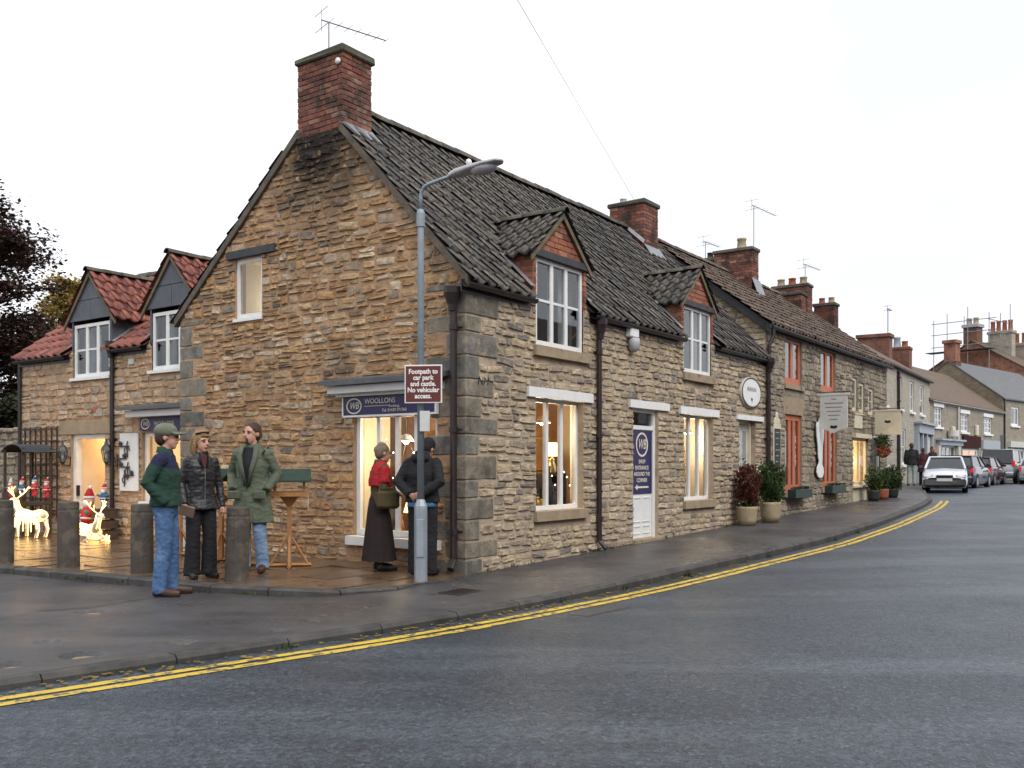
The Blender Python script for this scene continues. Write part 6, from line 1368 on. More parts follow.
MB().lathe([(.02, -.16), (.14, -.1), (.18, 0), (.16, 0)], (0, 0, 0), 12).ob('basket', 'trellis_wood', hb, True); m = MB(); shrub(m, random.Random(2), (0, 0, .06), .22, .15, 500, .08); m.ob('flowers', 'terracotta', hb); m = MB(); shrub(m, random.Random(3), (0, 0, .3), .2, .25, 400, .09); m.ob('foliage', 'leaf_green', hb)
m = MB(); m.tube([(0, 0, 0), (0, 0, .75), (0, .34, .75)], .01, 5); m.ob('bracket', 'black_iron', hb)
dc = thing('drain_cover', 'small dark iron access cover set in the pavement beside the lamp post', 'cover', (*xy(-1.2, -.87), pave_z(-1.2, -.87) + .004), ROT)
MB().cbox(-.22, .22, -.15, .15, -.02, .006, .004).ob('plate', 'brown_iron', dc)
for i in range(5): MB().box(-.18, .18, -.11 + i * .05, -.09 + i * .05, .006, .010).ob('rib', 'brown_iron', dc)
# seam between two layings of tarmac, and a patch in the road
m = MB(); pts = [Vector(((px - 512) / 930 * Y, Y)) for px, Y in [(px, 1.40 * 930 / (py - 465)) for px, py in ((-60, 636), (0, 620), (40, 611), (90, 608), (130, 601), (160, 597), (190, 592), (215, 590))]]
for i in range(len(pts) - 1):
    for k in range(10):
        p = pts[i].lerp(pts[i + 1], k / 10); n_ = .03 * noise.noise(Vector((p.x * 4, p.y * 4, 0))); w_ = .012 + .016 * abs(noise.noise(Vector((p.x * 7, p.y * 7, 2))))
        for e in (-w_, w_): s_, t_ = st(p.x, p.y + n_ + e); m.v.append((p.x, p.y + n_ + e, pave_z(s_, t_) + .008))
for i in range(len(m.v) // 2 - 1): m.f.append((2 * i, 2 * i + 2, 2 * i + 3, 2 * i + 1))
structure(m.ob('tarmac_seam', 'soil'))
asphalt('patch_asphalt', (.035, .036, .04), (.05, .05, .055), (.3, .5), 90, (.12, .12, .13), (.07, .07, .075), .5, .7, .5)
structure(gridmesh(frange(-1.5, -.7, .2), lambda s: [kt(s) - d for d in (.6, .7, .8)], lambda s, t: road_z(s, t) + .004).ob('road_patch', 'patch_asphalt'))
# ------------------------------------------------------------------ weeds and fallen leaves
m = MB(); rg = random.Random(8)
def tuft(m, x, y, z, n, h):
    for k in range(n):
        a = rg.uniform(0, 6.28); l_ = h * rg.uniform(.5, 1.2); b = Vector((x + rg.gauss(0, .03), y + rg.gauss(0, .03), z)); d = Vector((math.cos(a) * .5, math.sin(a) * .5, 1)).normalized(); e = Vector((-math.sin(a), math.cos(a), 0)) * .006
        m.poly([b - e, b + e, b + d * l_])
for s in (-6.5, -4.2, -.9, .3, 1.9, 2.0, 2.1, 4.6, 7.7, 9.1): x, y = xy(s + rg.uniform(-.2, .2), kt(s) - .03); tuft(m, x, y, road_z(s, kt(s)), 26, .07)
for k in range(26): p, d_ = fore_pt(rg.uniform(5, tot - .5)); x, y = xy(p.x - .03, p.y - .03); tuft(m, x, y, fz(p.y) - .06, 10, .045)
for s in (.4, 1.0, 1.4, 3.1, 3.3, 3.6, 5.6, 8.3): x, y = xy(s, -.03); tuft(m, x, y, gz(s), 18, .08)
m.ob('weeds', 'leaf_green', None, False, 'stuff')
m = MB()
for k in range(420):
    if k % 3: s, t = rg.uniform(-7, 4), 0; t = kt(s) - abs(rg.gauss(0, .12)) - .02; z = road_z(s, t) + .012
    elif k % 2: s = rg.uniform(-3.4, 8); t = rg.uniform(kt(s) + .1, -.15); z = gz(s) + .012
    else: t = rg.uniform(.3, 9); s = rg.uniform(fore_s(t) + .1, -.1); z = fz(t) + .014
    x, y = xy(s, t); a = rg.uniform(0, 6.28); l_ = rg.uniform(.015, .038)
    m.poly([(x + l_ * math.cos(a + q) * (1 if i % 2 else .6), y + l_ * math.sin(a + q) * (1 if i % 2 else .6), z + rg.uniform(0, .008)) for i, q in enumerate((0, .9, 1.6, 3.1, 4.2, 5.2))])
m.ob('fallen_leaves', 'leaf_gold', None, False, 'stuff')
# ------------------------------------------------------------------ trees and wire
def tree(name, label, loc, h, spread, leaf, nleaf, lsize, seed, bare=0, lean=(0, 0), levels=3, dens=1.0):
    o = thing(name, label, 'tree', loc); rg = random.Random(seed); br = MB(); tips = []
    def grow(p, d, l, r, lev):
        pts = [p]; q = p.copy(); dd = d.copy(); n = 5
        for i in range(n):
            dd = (dd + Vector((rg.gauss(0, .12), rg.gauss(0, .12), rg.gauss(.03, .08)))).normalized(); q = q + dd * l / n; pts.append(q.copy())
        br.tube(pts, [r * (1 - .6 * i / n) for i in range(n + 1)], 7 if lev < 2 else 5)
        if lev >= levels: tips.extend(pts[2:]); return
        if lev >= levels - 1: tips.extend(pts[3:])
        for k in range(rg.randint(4, 6) if lev else 9):
            i = rg.randint(2 if lev else 1, n); a = rg.uniform(0, 6.28); side = Vector((math.cos(a), math.sin(a), rg.uniform(-.05, .55) if lev == 0 else rg.uniform(-.3, .4))).normalized()
            nd_ = (dd * (.35 if lev else .25) + side).normalized(); grow(pts[i], nd_, l * rg.uniform(.42, .62) * (spread if lev == 0 else 1), r * .42, lev + 1)
    grow(Vector((0, 0, -.3)), Vector((lean[0], lean[1], 1)).normalized(), h * .8, h * .022 + .06, 0)
    br.ob('trunk', 'bark', o, True); m = MB()
    for k in range(nleaf):
        t = rg.choice(tips); p = t + Vector((rg.gauss(0, .24), rg.gauss(0, .24), rg.gauss(0, .13))); d = Vector((rg.gauss(0, 1), rg.gauss(0, 1), rg.gauss(0, .5))).normalized(); e = d.cross(Vector((rg.gauss(0, .5), rg.gauss(0, .5), 1))).normalized(); l_ = lsize * rg.uniform(.6, 1.4)
        m.poly([p, p + d * l_ * .5 + e * l_ * .32, p + d * l_, p + d * l_ * .5 - e * l_ * .32])
    m.ob('crown', leaf, o); return o
def pad_tree(name, label, loc, H, pads, leaf, per, lsize, seed, flat=.35):
    """a broad tree whose foliage lies in layered sprays: pads (x, y, z, radius)"""
    o = thing(name, label, 'tree', loc); rg = random.Random(seed); br = MB(); br.tube([(0, 0, -.3), (.05, 0, H * .3), (-.05, .05, H * .6), (0, 0, H * .84)], [H * .035, H * .026, H * .012, .02], 9); m = MB()
    for (x, y, z, r_) in pads:
        p0 = Vector((0, 0, max(.8, z - .35 * math.hypot(x, y) - .2))); p1 = Vector((x, y, z)); md = (p0 + p1) / 2 + Vector((0, 0, .15)); br.tube([p0, md, p1], [.07, .045, .015], 6)
        for k in range(9):
            a = rg.uniform(0, 6.28); e = p1 + Vector((math.cos(a) * r_, math.sin(a) * r_, rg.uniform(-.3, .1) * r_)) * rg.uniform(.6, 1.05); st_ = md + (p1 - md) * rg.uniform(.2, 1); br.tube([st_, (st_ + e) / 2 + Vector((0, 0, .06)), e], [.02, .012, .004], 4)
            for j in range(per // 9):
                f = rg.uniform(.25, 1.0); c = st_ + (e - st_) * f + Vector((rg.gauss(0, .11), rg.gauss(0, .13), rg.gauss(0, .17))) * (r_ * .9 + .3); d = Vector((rg.gauss(0, 1), rg.gauss(0, 1), rg.gauss(-.2, .4))).normalized(); q = d.cross(Vector((rg.gauss(0, .5), rg.gauss(0, .5), 1))).normalized(); l_ = lsize * rg.uniform(.6, 1.4)
                m.poly([c, c + d * l_ * .5 + q * l_ * .34, c + d * l_, c + d * l_ * .5 - q * l_ * .34])
    br.ob('trunk', 'bark', o, True); m.ob('crown', leaf, o); return o
rg = random.Random(19); pads = []
for z in frange(1.6, 8.8, .32):
    R_ = lerp_pts(z, [(1.5, 4.2), (4, 3.9), (6, 3.6), (7.4, 3.4), (9.0, 2.2)])
    for k in range(6 if z < 6 else 5): a = rg.uniform(0, 6.28); rr = R_ * math.sqrt(rg.uniform(.12, 1)); pads.append((rr * math.cos(a), rr * math.sin(a), z + rg.uniform(-.4, .4), rg.uniform(.6, 1.1)))
pad_tree('copper_beech', 'tall dark copper leaved tree beyond the wing at the photo edge', (-16.6, 26.4, 0), 9.2, pads, 'leaf_copper', 560, .13, 3)
pads = [(rg.uniform(-1.6, 1.6), rg.uniform(-1, 1), rg.uniform(1, 4.2), rg.uniform(.6, .9)) for _ in range(30)]
pad_tree('dark_shrub_tree', 'dark green tree low behind the garden wall below the copper tree', (-13.6, 24.2, 0), 4.6, pads, 'leaf_dark', 360, .13, 5)
pads = []
for z in frange(3.5, 8.6, .5):
    R_ = lerp_pts(z, [(3, 2.3), (5.5, 2.1), (7.5, 1.3), (9.0, .6)])
    for k in range(6): a = rg.uniform(0, 6.28); rr = R_ * math.sqrt(rg.random()); pads.append((rr * math.cos(a), rr * math.sin(a), z + rg.uniform(-.25, .25), rg.uniform(.5, .8)))
pad_tree('golden_tree', 'golden autumn tree showing above the red roof behind the near dormer', (-17.4, 36.5, 0), 9.6, pads, 'leaf_gold', 190, .15, 12)
pads = [(rg.uniform(-1.5, 1.5), rg.uniform(-1, 1), rg.uniform(2, 5.6), rg.uniform(.5, .8)) for _ in range(26)]
pad_tree('russet_tree', 'smaller russet tree low between the copper tree and red roof', (-15.2, 31, 0), 6.0, pads, 'leaf_gold', 200, .14, 17)
wi = thing('overhead_wire', 'thin telephone wire rising from the second brick chimney into the sky', 'wire'); a = Vector((*xy(9.3, 2.5), 7.25)); b = Vector((-.6, 3.2, 6.6)); q0 = Vector(((563 - 512) / 930 * 13, 13, 1.385 + 387 / 930 * 13)); b = a + (q0 - a) * 1.9
MB().tube([a + (b - a) * (i / 12) - Vector((0, 0, .35 * math.sin(math.pi * i / 12) * .0)) for i in range(13)], .004, 5).ob('wire', 'board_white', wi)
# ------------------------------------------------------------------ people
pm('skin', (.56, .32, .235), (.50, .25, .175), 22, .55, bump=.15, bscale=120); pm('alloy_grey', (.3, .3, .31), None, 6, .4, metal=.6); pm('lip', (.40, .16, .13), None, 20, .5); pm('denim', (.075, .15, .30), (.05, .105, .225), 9, .85, bump=.6, bscale=34, stain=(6, .5, .7, (.12, .21, .37)))
pm('denim_pale', (.20, .30, .44), (.13, .21, .34), 9, .85, bump=.4, bscale=30, stain=(6, .5, .7, (.28, .38, .5)))
pm('fleece_green', (.018, .055, .038), (.012, .04, .028), 8, .9, bump=.5, bscale=26); pm('fleece_navy', (.018, .022, .06), (.013, .016, .045), 8, .9, bump=.4, bscale=26)
pm('cap_sage', (.17, .18, .13), (.13, .14, .10), 9, .9, bump=.2); pm('leather_black', (.012, .012, .015), (.02, .018, .022), 7, .42, bump=.5, bscale=18, spec=.5); pm('cloth_black', (.010, .010, .012), (.016, .015, .018), 7, .85, bump=.4, bscale=18)
pm('coat_green', (.105, .125, .085), (.075, .09, .06), 6, .75, bump=.5, bscale=14); pm('shirt_black', (.010, .011, .016), None, 6, .8); pm('shawl_red', (.42, .016, .022), (.30, .010, .016), 9, .85, bump=.5, bscale=24)
pm('olive_cloth', (.085, .065, .028), (.06, .045, .02), 8, .85, bump=.4); pm('skirt_dark', (.016, .010, .010), (.024, .015, .014), 7, .9, bump=.5, bscale=12); pm('shirt_blue', (.10, .27, .50), None, 7, .8)
pm('hair_brown', (.035, .022, .014), (.055, .034, .02), 30, .6, bump=.6, bscale=60); pm('hair_blond', (.30, .19, .08), (.20, .12, .05), 26, .55, bump=.6, bscale=60); pm('hair_grey', (.22, .17, .12), (.14, .105, .07), 26, .6, bump=.6, bscale=60)
pm('shoe_brown', (.06, .028, .02), (.04, .02, .015), 9, .5); pm('shoe_black', (.012, .012, .012), None, 9, .45); pm('book_tan', (.24, .17, .12), None, 9, .6); pm('trouser_stone', (.33, .36, .34), (.26, .29, .27), 8, .85); pm('jacket_maroon', (.07, .015, .02), None, 8, .8); pm('bag_tan', (.30, .14, .05), None, 8, .6)
def organic(name, mb, mat, parent, voxel=.012, it=6, mat2=None, split=None, fold=0):
    me = mb.mesh(name, mat); o = bpy.data.objects.new(name, me)
    r = o.modifiers.new('r', 'REMESH'); r.mode = 'VOXEL'; r.voxel_size = voxel
    s = o.modifiers.new('s', 'SMOOTH'); s.factor = .5; s.iterations = it
    me2 = baked(o)
    if fold:
        co = [v.co.copy() for v in me2.vertices]; nn = [v.normal.copy() for v in me2.vertices]; outc = []
        for c, vn in zip(co, nn):
            q = noise.noise(Vector((c.x * 7, c.y * 7, c.z * 17 + 4 * noise.noise(c * 5)))) ** 3 * 1.6 + .45 * noise.noise(Vector((c.x * 18, c.y * 18, c.z * 34)))
            outc.extend(c + vn * q * fold)
        me2.vertices.foreach_set('co', outc); me2.update()
    me2.name = name; me2.polygons.foreach_set('use_smooth', [True] * len(me2.polygons))
    if mat2:
        me2.materials.append(MATS[mat2])
        for p in me2.polygons:
            if split(p.center): p.material_index = 1
    return link(name, me2, parent)
def hand(m, wrist, d, palm_n, side, curl=.5):
    """palm, four fingers and a thumb; d along the hand, palm_n out of the palm"""
    w_ = Vector(wrist); d = Vector(d).normalized(); n = Vector(palm_n); n = (n - d * n.dot(d)).normalized(); s = d.cross(n).normalized() * side
    m.tube([w_, w_ + d * .03, w_ + d * .085], [(.022, .028), (.02, .036), (.016, .038)], 10)
    for i, (o_, l) in enumerate(((-.028, .062), (-.010, .072), (.010, .068), (.027, .052))):
        b = w_ + d * .08 + s * o_; k1 = b + (d * (1 - curl * .4) + n * curl * .6).normalized() * l * .5; k2 = k1 + (d * (1 - curl) + n * curl * 1.2).normalized() * l * .5
        m.tube([b - d * .02, b, k1, k2], [.009, .009, .0085, .007], 7)
    b = w_ + d * .03 - s * .03; m.tube([b, b - s * .025 + d * .03 + n * .01, b - s * .028 + d * .062 + n * .02], [.011, .010, .008], 7)
def figure(label, x, y, z, rz, H, P, name='person'):
    """P: joints in metres for a 1.75 m figure; faces -y; its left is +x"""
    o = thing(name, label, 'person', (x, y, z), rz); k = H / 1.75; o.scale = (k, k, k)
    J = dict(neck=(0, .0, 1.50), head=(0, -.015, 1.63), yaw=0, tilt=0, nod=0,
             hipL=(.085, 0, .92), kneeL=(.10, -.015, .50), ankL=(.105, .02, .085), toeL=(.125, -.15, .035),
             hipR=(-.085, 0, .92), kneeR=(-.10, -.015, .50), ankR=(-.105, .02, .085), toeR=(-.125, -.15, .035),
             shL=(.185, .0, 1.42), elL=(.235, .03, 1.14), wrL=(.225, -.05, .90), shR=(-.185, .0, 1.42), elR=(-.235, .03, 1.14), wrR=(-.225, -.05, .90))
    J.update(P.get('J', {})); V = {q: Vector(v) for q, v in J.items() if isinstance(v, tuple)}
    vox = P.get('vox', .011); fat = P.get('fat', 1.0)
    RM = Matrix.Rotation(J['yaw'], 3, 'Z') @ Matrix.Rotation(J['nod'], 3, 'X') @ Matrix.Rotation(J['tilt'], 3, 'Y') * 1.1
    hp = lambda a, b, c: V['head'] + RM @ Vector((a, b, c))
    torso = [(0, .01, .86), (0, .01, .95), (0, .005, 1.08), (0, 0, 1.25), (0, 0, 1.38), (0, .005, 1.45)]
    trad = [(.095, .145), (.11, .165), (.10 * fat, .145 * fat), (.10 * fat, .14 * fat), (.075, .13), (.05, .075)]
    b = MB(); b.tube(torso, trad, 14)
    for s_ in 'LR':
        b.tube([V['hip' + s_], V['knee' + s_], V['ank' + s_]], [.085, .055, .034], 10); b.tube([V['ank' + s_], V['toe' + s_]], [.03, .022], 8)
        b.tube([V['sh' + s_], V['el' + s_], V['wr' + s_]], [.034, .03, .024], 10); b.ell(V['sh' + s_] - Vector((0, 0, .03)), (.035, .035, .035), 10, 6)
        hd = P.get('hand' + s_)
        if hd: hand(b, V['wr' + s_], hd[0], hd[1], 1 if s_ == 'L' else -1, hd[2] if len(hd) > 2 else .5)
    b.tube([(0, .01, 1.42), V['neck'], hp(0, .01, -.07)], [.065, .055, .052], 10)
    b.ell(hp(0, .012, .025), (.074, .093, .088), 16, 10, RM); b.ell(hp(0, -.022, -.035), (.056, .066, .078), 14, 9, RM); b.ell(hp(0, -.045, -.085), (.036, .035, .03), 10, 7, RM)
    b.tube([hp(0, -.082, .02), hp(0, -.104, -.022), hp(0, -.085, -.034)], [.010, .016, .012], 8)
    for s_ in (-1, 1): b.ell(hp(s_ * .074, .015, -.008), (.010, .020, .030), 8, 6, RM); b.ell(hp(s_ * .034, -.062, .028), (.024, .022, .012), 8, 5, RM)
    b.ell(hp(0, -.083, -.055), (.022, .010, .010), 8, 6, RM)
    organic('body', b, 'skin', o, min(vox, .010), 3)
    for s_ in (-1, 1): MB().ell(hp(s_ * .031, -.080, .008), (.012, .006, .007), 8, 6, RM).ob('eye', 'shirt_black', o, True)
    for s_ in (-1, 1): MB().tube([hp(s_ * .014, -.086, .026), hp(s_ * .032, -.088, .031), hp(s_ * .05, -.078, .025)], .0042, 6).ob('eyebrow', P.get('brow', 'hair_brown'), o, True)
    MB().tube([hp(-.024, -.086, -.056), hp(0, -.096, -.054), hp(.024, -.086, -.056)], .0055, 6).ob('mouth', 'lip', o, True)
    if 'legs' in P:
        m = MB(); lr = P.get('lrad', (.105, .08, .075))
        for s_ in 'LR':
            a_ = V['ank' + s_]; m.tube([V['hip' + s_] + Vector((0, 0, .03)), V['knee' + s_], a_ + Vector((0, -.005, .02)), a_ + Vector((0, -.015, -.05))], [lr[0], lr[1], lr[2], lr[2] * 1.05], 12)
        m.tube([(0, .01, .82), (0, .01, .95), (0, .005, 1.04)], [(.11, .16), (.125, .178), (.115, .165)], 14); organic('trousers', m, P['legs'], o, vox, 8, fold=.012)
    for s_ in 'LR':
        m = MB(); a_ = V['ank' + s_]; t_ = V['toe' + s_]; d = (t_ - a_); d.z = 0; d.normalize(); m.tube([a_ - d * .055 + Vector((0, 0, -.045)), a_ + d * .03 + Vector((0, 0, -.03)), t_ - d * .02 + Vector((0, 0, .0)), t_ + d * .05 + Vector((0, 0, -.006))], [(.042, .042), (.056, .05), (.046, .052), (.026, .036)], 10); m.ell(a_ + Vector((0, 0, -.005)), (.052, .055, .05), 10, 6); organic('shoe', m, P.get('shoes', 'shoe_black'), o, .010, 3)
    if 'coat' in P:
        m = MB(); mat, hem, cf, ar = P['coat'][:4]; bz = hem
        prof = [(hem, .140 * cf, .19 * cf), (max(hem + .05, .95), .135 * cf, .182 * cf), (1.08, .122 * cf, .168 * cf), (1.25, .132 * cf, .180 * cf), (1.36, .118, .180), (1.43, .088, .15), (1.475, .072, .10), (1.51, .065, .078)]
        if hem < .85: prof[0] = (hem, .17 * cf, .235 * cf)
        m.tube([(0, .005, p[0]) for p in prof], [(p[1], p[2]) for p in prof], 16)
        for s_ in 'LR':
            e_, w2 = V['el' + s_], V['wr' + s_]; m.tube([V['sh' + s_] + Vector((0, 0, -.005)), (V['sh' + s_] + e_) / 2 + Vector((0, .005, 0)), e_, (e_ + w2) / 2, w2 + (w2 - e_).normalized() * .01], [ar * 1.08, ar * 1.0, ar * .95, ar * .85, ar * .75], 12); m.ell(V['sh' + s_] + Vector((0, 0, -.015)), (ar * 1.1,) * 3, 12, 7)
        c_ = organic('jacket', m, mat, o, vox, 9, *(P['coat'][4:6] or (None, None)), fold=.013)
        m = MB(); n = 18      # collar
        for zz, rr in ((1.47, .098), (1.535, .082), (1.535, .074), (1.47, .085)): m.v += [(math.sin(q) * rr * 1.05, .008 - math.cos(q) * rr * .92 * (1 if 1 else 1), zz - .045 * max(0, math.cos(q))) for q in [2 * math.pi * (i / n) * .86 + .44 for i in range(n + 1)]]
        for r_ in range(3):
            for i in range(n): m.f.append((r_ * (n + 1) + i, r_ * (n + 1) + i + 1, (r_ + 1) * (n + 1) + i + 1, (r_ + 1) * (n + 1) + i))
        m.ob('collar', P.get('collar', P['coat'][5] if len(P['coat']) > 5 and P['coat'][5] is not None and isinstance(P['coat'][4], str) and False else mat), c_, True)
    return o, V, hp, RM
def hair_cap(o, hp, RM, mat, back=.02, down=0, extra=()):
    m = MB(); m.ell(hp(0, .024, .040), (.084, .094, .088), 16, 10, RM)
    m.ell(hp(0, .055, .0 - down * .3), (.078, .062, .085 + down * .5), 14, 9, RM)
    for c_, r_ in extra: m.ell(hp(*c_), r_, 12, 8, RM)
    organic('hair', m, mat, o, .010, 3)
    return o
# the man in the cap, in profile to the right, hand in pocket
zl = lambda s, t: pave_z(s, t)
s, t = -3.19, 1.60; x, y = xy(s, t)
o, V, hp, RM = figure('man in sage cap, green and navy fleece and jeans standing in profile', x, y, zl(s, t), R(97), 1.83, dict(legs='denim', shoes='shoe_brown', lrad=(.102, .076, .074), fat=1.12, coat=('fleece_green', .92, 1.14, .070, 'fleece_navy', lambda c: c.z > 1.33 + .04 * math.sin(9 * c.y)), J=dict(shR=(-.17, .01, 1.41), shL=(.17, .01, 1.41), elR=(-.245, .13, 1.16), wrR=(-.20, -.04, .96), elL=(.245, .12, 1.16), wrL=(.19, -.04, .96), yaw=R(8), ankR=(-.11, .045, .085), toeR=(-.14, -.125, .035), kneeR=(-.1, .0, .5), kneeL=(.1, -.035, .5), ankL=(.11, -.02, .085), toeL=(.13, -.19, .035))), 'person')
hair_cap(o, hp, RM, 'hair_brown')
m = MB(); m.ell(hp(0, .018, .058), (.092, .108, .078), 18, 10, RM); cap = organic('cap', m, 'cap_sage', o, .009, 3)
m = MB(); P_ = []
for i in range(9):
    a_ = math.pi * (1.12 + .76 * i / 8); P_ += [hp(math.cos(a_) * .085, .0 + math.sin(a_) * .085, .052), hp(math.cos(a_) * .075, -.03 + math.sin(a_) * .145, .045 - .012 * abs(math.cos(a_)) * 1.5)]
m.v = [tuple(p) for p in P_] + [tuple(p - Vector((0, 0, .006))) for p in P_]
for i in range(8): m.f += [(2 * i, 2 * i + 2, 2 * i + 3, 2 * i + 1), (18 + 2 * i, 18 + 2 * i + 1, 18 + 2 * i + 3, 18 + 2 * i + 2), (2 * i + 1, 2 * i + 3, 18 + 2 * i + 3, 18 + 2 * i + 1)]
m.ob('peak', 'cap_sage', cap, True)
m = MB(); m.tube([hp(-.078, .02, .012), hp(-.07, -.07, .012), hp(-.03, -.096, .012), hp(.03, -.096, .012), hp(.07, -.07, .012), hp(.078, .02, .012)], .004, 5)
for e in (-1, 1): m.ell(hp(e * .036, -.094, .004), (.022, .004, .016), 10, 6, RM)
m.ob('glasses', 'shirt_black', o, True)
# the blond woman in black leather
s, t = -2.44, 2.02; x, y = xy(s, t)
o, V, hp, RM = figure('blond woman in black leather jacket and black trousers holding a brochure', x, y, fz(t) + .004, R(38), 1.70, dict(legs='cloth_black', lrad=(.10, .085, .098), fat=.95, coat=('leather_black', .82, .98, .056), handR=((0, -.35, -1), (1, 0, 0), .6), handL=((.05, -.1, -1), (-1, 0, 0), .4), J=dict(yaw=R(22), elR=(-.225, .03, 1.13), wrR=(-.225, -.09, .90), elL=(.235, .03, 1.12), wrL=(.245, -.04, .86), shL=(.155, 0, 1.41), shR=(-.155, 0, 1.41))))
m = MB(); m.ell(hp(0, .024, .042), (.086, .096, .088), 16, 10, RM)
for e in (-1, 1): m.tube([hp(e * .068, .0, .05), hp(e * .082, .015, -.02), hp(e * .078, .03, -.10), hp(e * .07, .03, -.155)], [.02, .026, .028, .014], 8)
m.tube([hp(0, .07, .06), hp(0, .088, -.03), hp(0, .08, -.13)], [(.04, .07), (.045, .085), (.03, .07)], 12); m.tube([hp(-.05, -.062, .075), hp(0, -.082, .07), hp(.05, -.062, .075)], .018, 8); organic('hair', m, 'hair_blond', o, .010, 3)
m = MB(); m.tube([hp(-.08, .0, .09), hp(-.05, -.06, .105), hp(0, -.075, .108), hp(.05, -.06, .105), hp(.08, .0, .09)], .011, 7); m.ob('hair_band', 'shirt_black', o, True)
m = MB(); m.cbox(-.012, .012, -.09, .09, -.065, .065, .004); br_ = m.ob('brochure', 'book_tan', None); br_.parent = None; br_.matrix_world = Matrix.Translation((x, y, fz(t))) @ Matrix.Rotation(R(38), 4, 'Z') @ Matrix.Translation((-.225, -.17, .80)) @ Matrix.Rotation(R(25), 4, 'X') @ Matrix.Rotation(R(50), 4, 'Z')
tag(br_, 'small tan brochure held in the blond woman\'s hand', 'brochure')
for a_, b_, c_, d_ in ((.30, 1.0, 1.475, .048),): pass
m = MB(); m.poly([(-.05, -.088, 1.475), (.05, -.088, 1.475), (.012, -.128, 1.33), (-.012, -.128, 1.33)]); m.ob('top', 'jacket_maroon', o)
for e in (-1, 1): MB().tube([(e * .045, -.085, 1.5), (e * .062, -.105, 1.45), (e * .022, -.135, 1.33)], [(.006, .02), (.007, .026), (.005, .008)], 6).ob('lapel', 'leather_black', o, True)
MB().tube([(0, -.137, 1.32), (0, -.145, 1.18), (0, -.133, 1.0), (0, -.145, .84)], .004, 5).ob('zip', 'alloy_grey', o)
# the man in the long green coat
s, t = -1.66, 2.06; x, y = xy(s, t)
o, V, hp, RM = figure('man with goatee in long green coat, black shirt and pale jeans facing the street', x, y, fz(t) + .004, R(-8), 1.83, dict(legs='denim_pale', shoes='shoe_brown', lrad=(.1, .08, .078), fat=1.1, coat=('coat_green', .58, 1.12, .068), J=dict(yaw=R(-22), elR=(-.285, .07, 1.15), wrR=(-.215, -.08, .97), elL=(.285, .07, 1.15), wrL=(.215, -.08, .97), kneeL=(.11, -.05, .5), ankL=(.13, .0, .085), toeL=(.17, -.16, .035), shL=(.175, 0, 1.40), shR=(-.175, 0, 1.40))))
hair_cap(o, hp, RM, 'hair_brown'); m = MB(); m.ell(hp(0, -.075, -.088), (.026, .02, .026), 10, 7, RM); m.tube([hp(-.026, -.092, -.05), hp(0, -.1, -.043), hp(.026, -.092, -.05), hp(.028, -.08, -.08)], .006, 6); organic('goatee', m, 'hair_brown', o, .007, 2)
def coat_patch(o, z0, z1, w0, w1, mat, name, cf, off=.008, x0=0):
    m = MB(); nz, nx = 14, 6; PR = [(.58, .17 * cf, .235 * cf), (.95, .135 * cf, .182 * cf), (1.08, .122 * cf, .168 * cf), (1.25, .132 * cf, .180 * cf), (1.36, .118, .180), (1.43, .088, .15), (1.475, .072, .10), (1.51, .065, .078)]
    for i in range(nz + 1):
        z = z0 + (z1 - z0) * i / nz; ry = lerp_pts(z, [(p[0], p[1]) for p in PR]) + off; rx = lerp_pts(z, [(p[0], p[2]) for p in PR]) + off; hw = w0 + (w1 - w0) * i / nz
        for j in range(nx + 1): xx = x0 + hw * (j / nx * 2 - 1); m.v.append((xx, .005 - ry * math.sqrt(max(.02, 1 - (xx / rx) ** 2)), z))
    for i in range(nz):
        for j in range(nx): k = i * (nx + 1) + j; m.f.append((k, k + 1, k + nx + 2, k + nx + 1))
    return m.ob(name, mat, o, True)
coat_patch(o, .99, 1.47, .012, .085, 'shirt_black', 'shirt', 1.12, .012); 
for e in (-1, 1):
    m = MB(); m.tube([(e * .022, -.150, 1.02), (e * .055, -.168, 1.2), (e * .10, -.155, 1.36), (e * .085, -.09, 1.49)], [(.010, .016), (.010, .026), (.012, .032), (.012, .03)], 8); m.ob('lapel', 'coat_green', o, True)
for e in (-1, 1):
    m = MB(); m.cbox(e * .16 - .075, e * .16 + .075, -.178, -.150, .86, .96, .012); m.ob('pocket_flap', 'coat_green', o)
m = MB(); m.tube([(-.1, .1, 1.44), (-.06, .13, 1.40), (.06, .13, 1.40), (.1, .1, 1.44), (.05, .085, 1.5), (-.05, .085, 1.5)], [.03, .05, .05, .03, .03, .03], 8); organic('hood', m, 'coat_green', o, .012, 4)
m = MB(); m.tube([(.17, -.1, 1.40), (.185, .02, 1.47), (.16, .13, 1.30)], .012, 6); m.ob('bag_strap', 'shirt_black', o)
# the woman in the red shawl at the shop window
s, t = -.56, .93; x, y = xy(s, t)
o, V, hp, RM = figure('woman with red shawl, olive bag and long dark skirt looking into the shop window', x, y, fz(t) + .004, R(112), 1.60, dict(shoes='shoe_black', fat=1.05, coat=('olive_cloth', .92, 1.08, .066), handL=((-.2, -1, -.1), (0, 0, -1), .6), handR=((.2, -1, -.1), (0, 0, -1), .6), J=dict(yaw=R(6), nod=R(6), elR=(-.24, .02, 1.14), wrR=(-.13, -.17, 1.06), elL=(.24, .02, 1.14), wrL=(.13, -.17, 1.06), head=(0, -.04, 1.62), neck=(0, -.01, 1.5))))
hair_cap(o, hp, RM, 'hair_grey', extra=(((0, .09, .035), (.05, .045, .05)), ((0, .03, .1), (.06, .06, .04))))
m = MB(); n = 40; prof = [(1.06, .125), (.98, .16), (.85, .185), (.6, .22), (.35, .255), (.14, .285)]
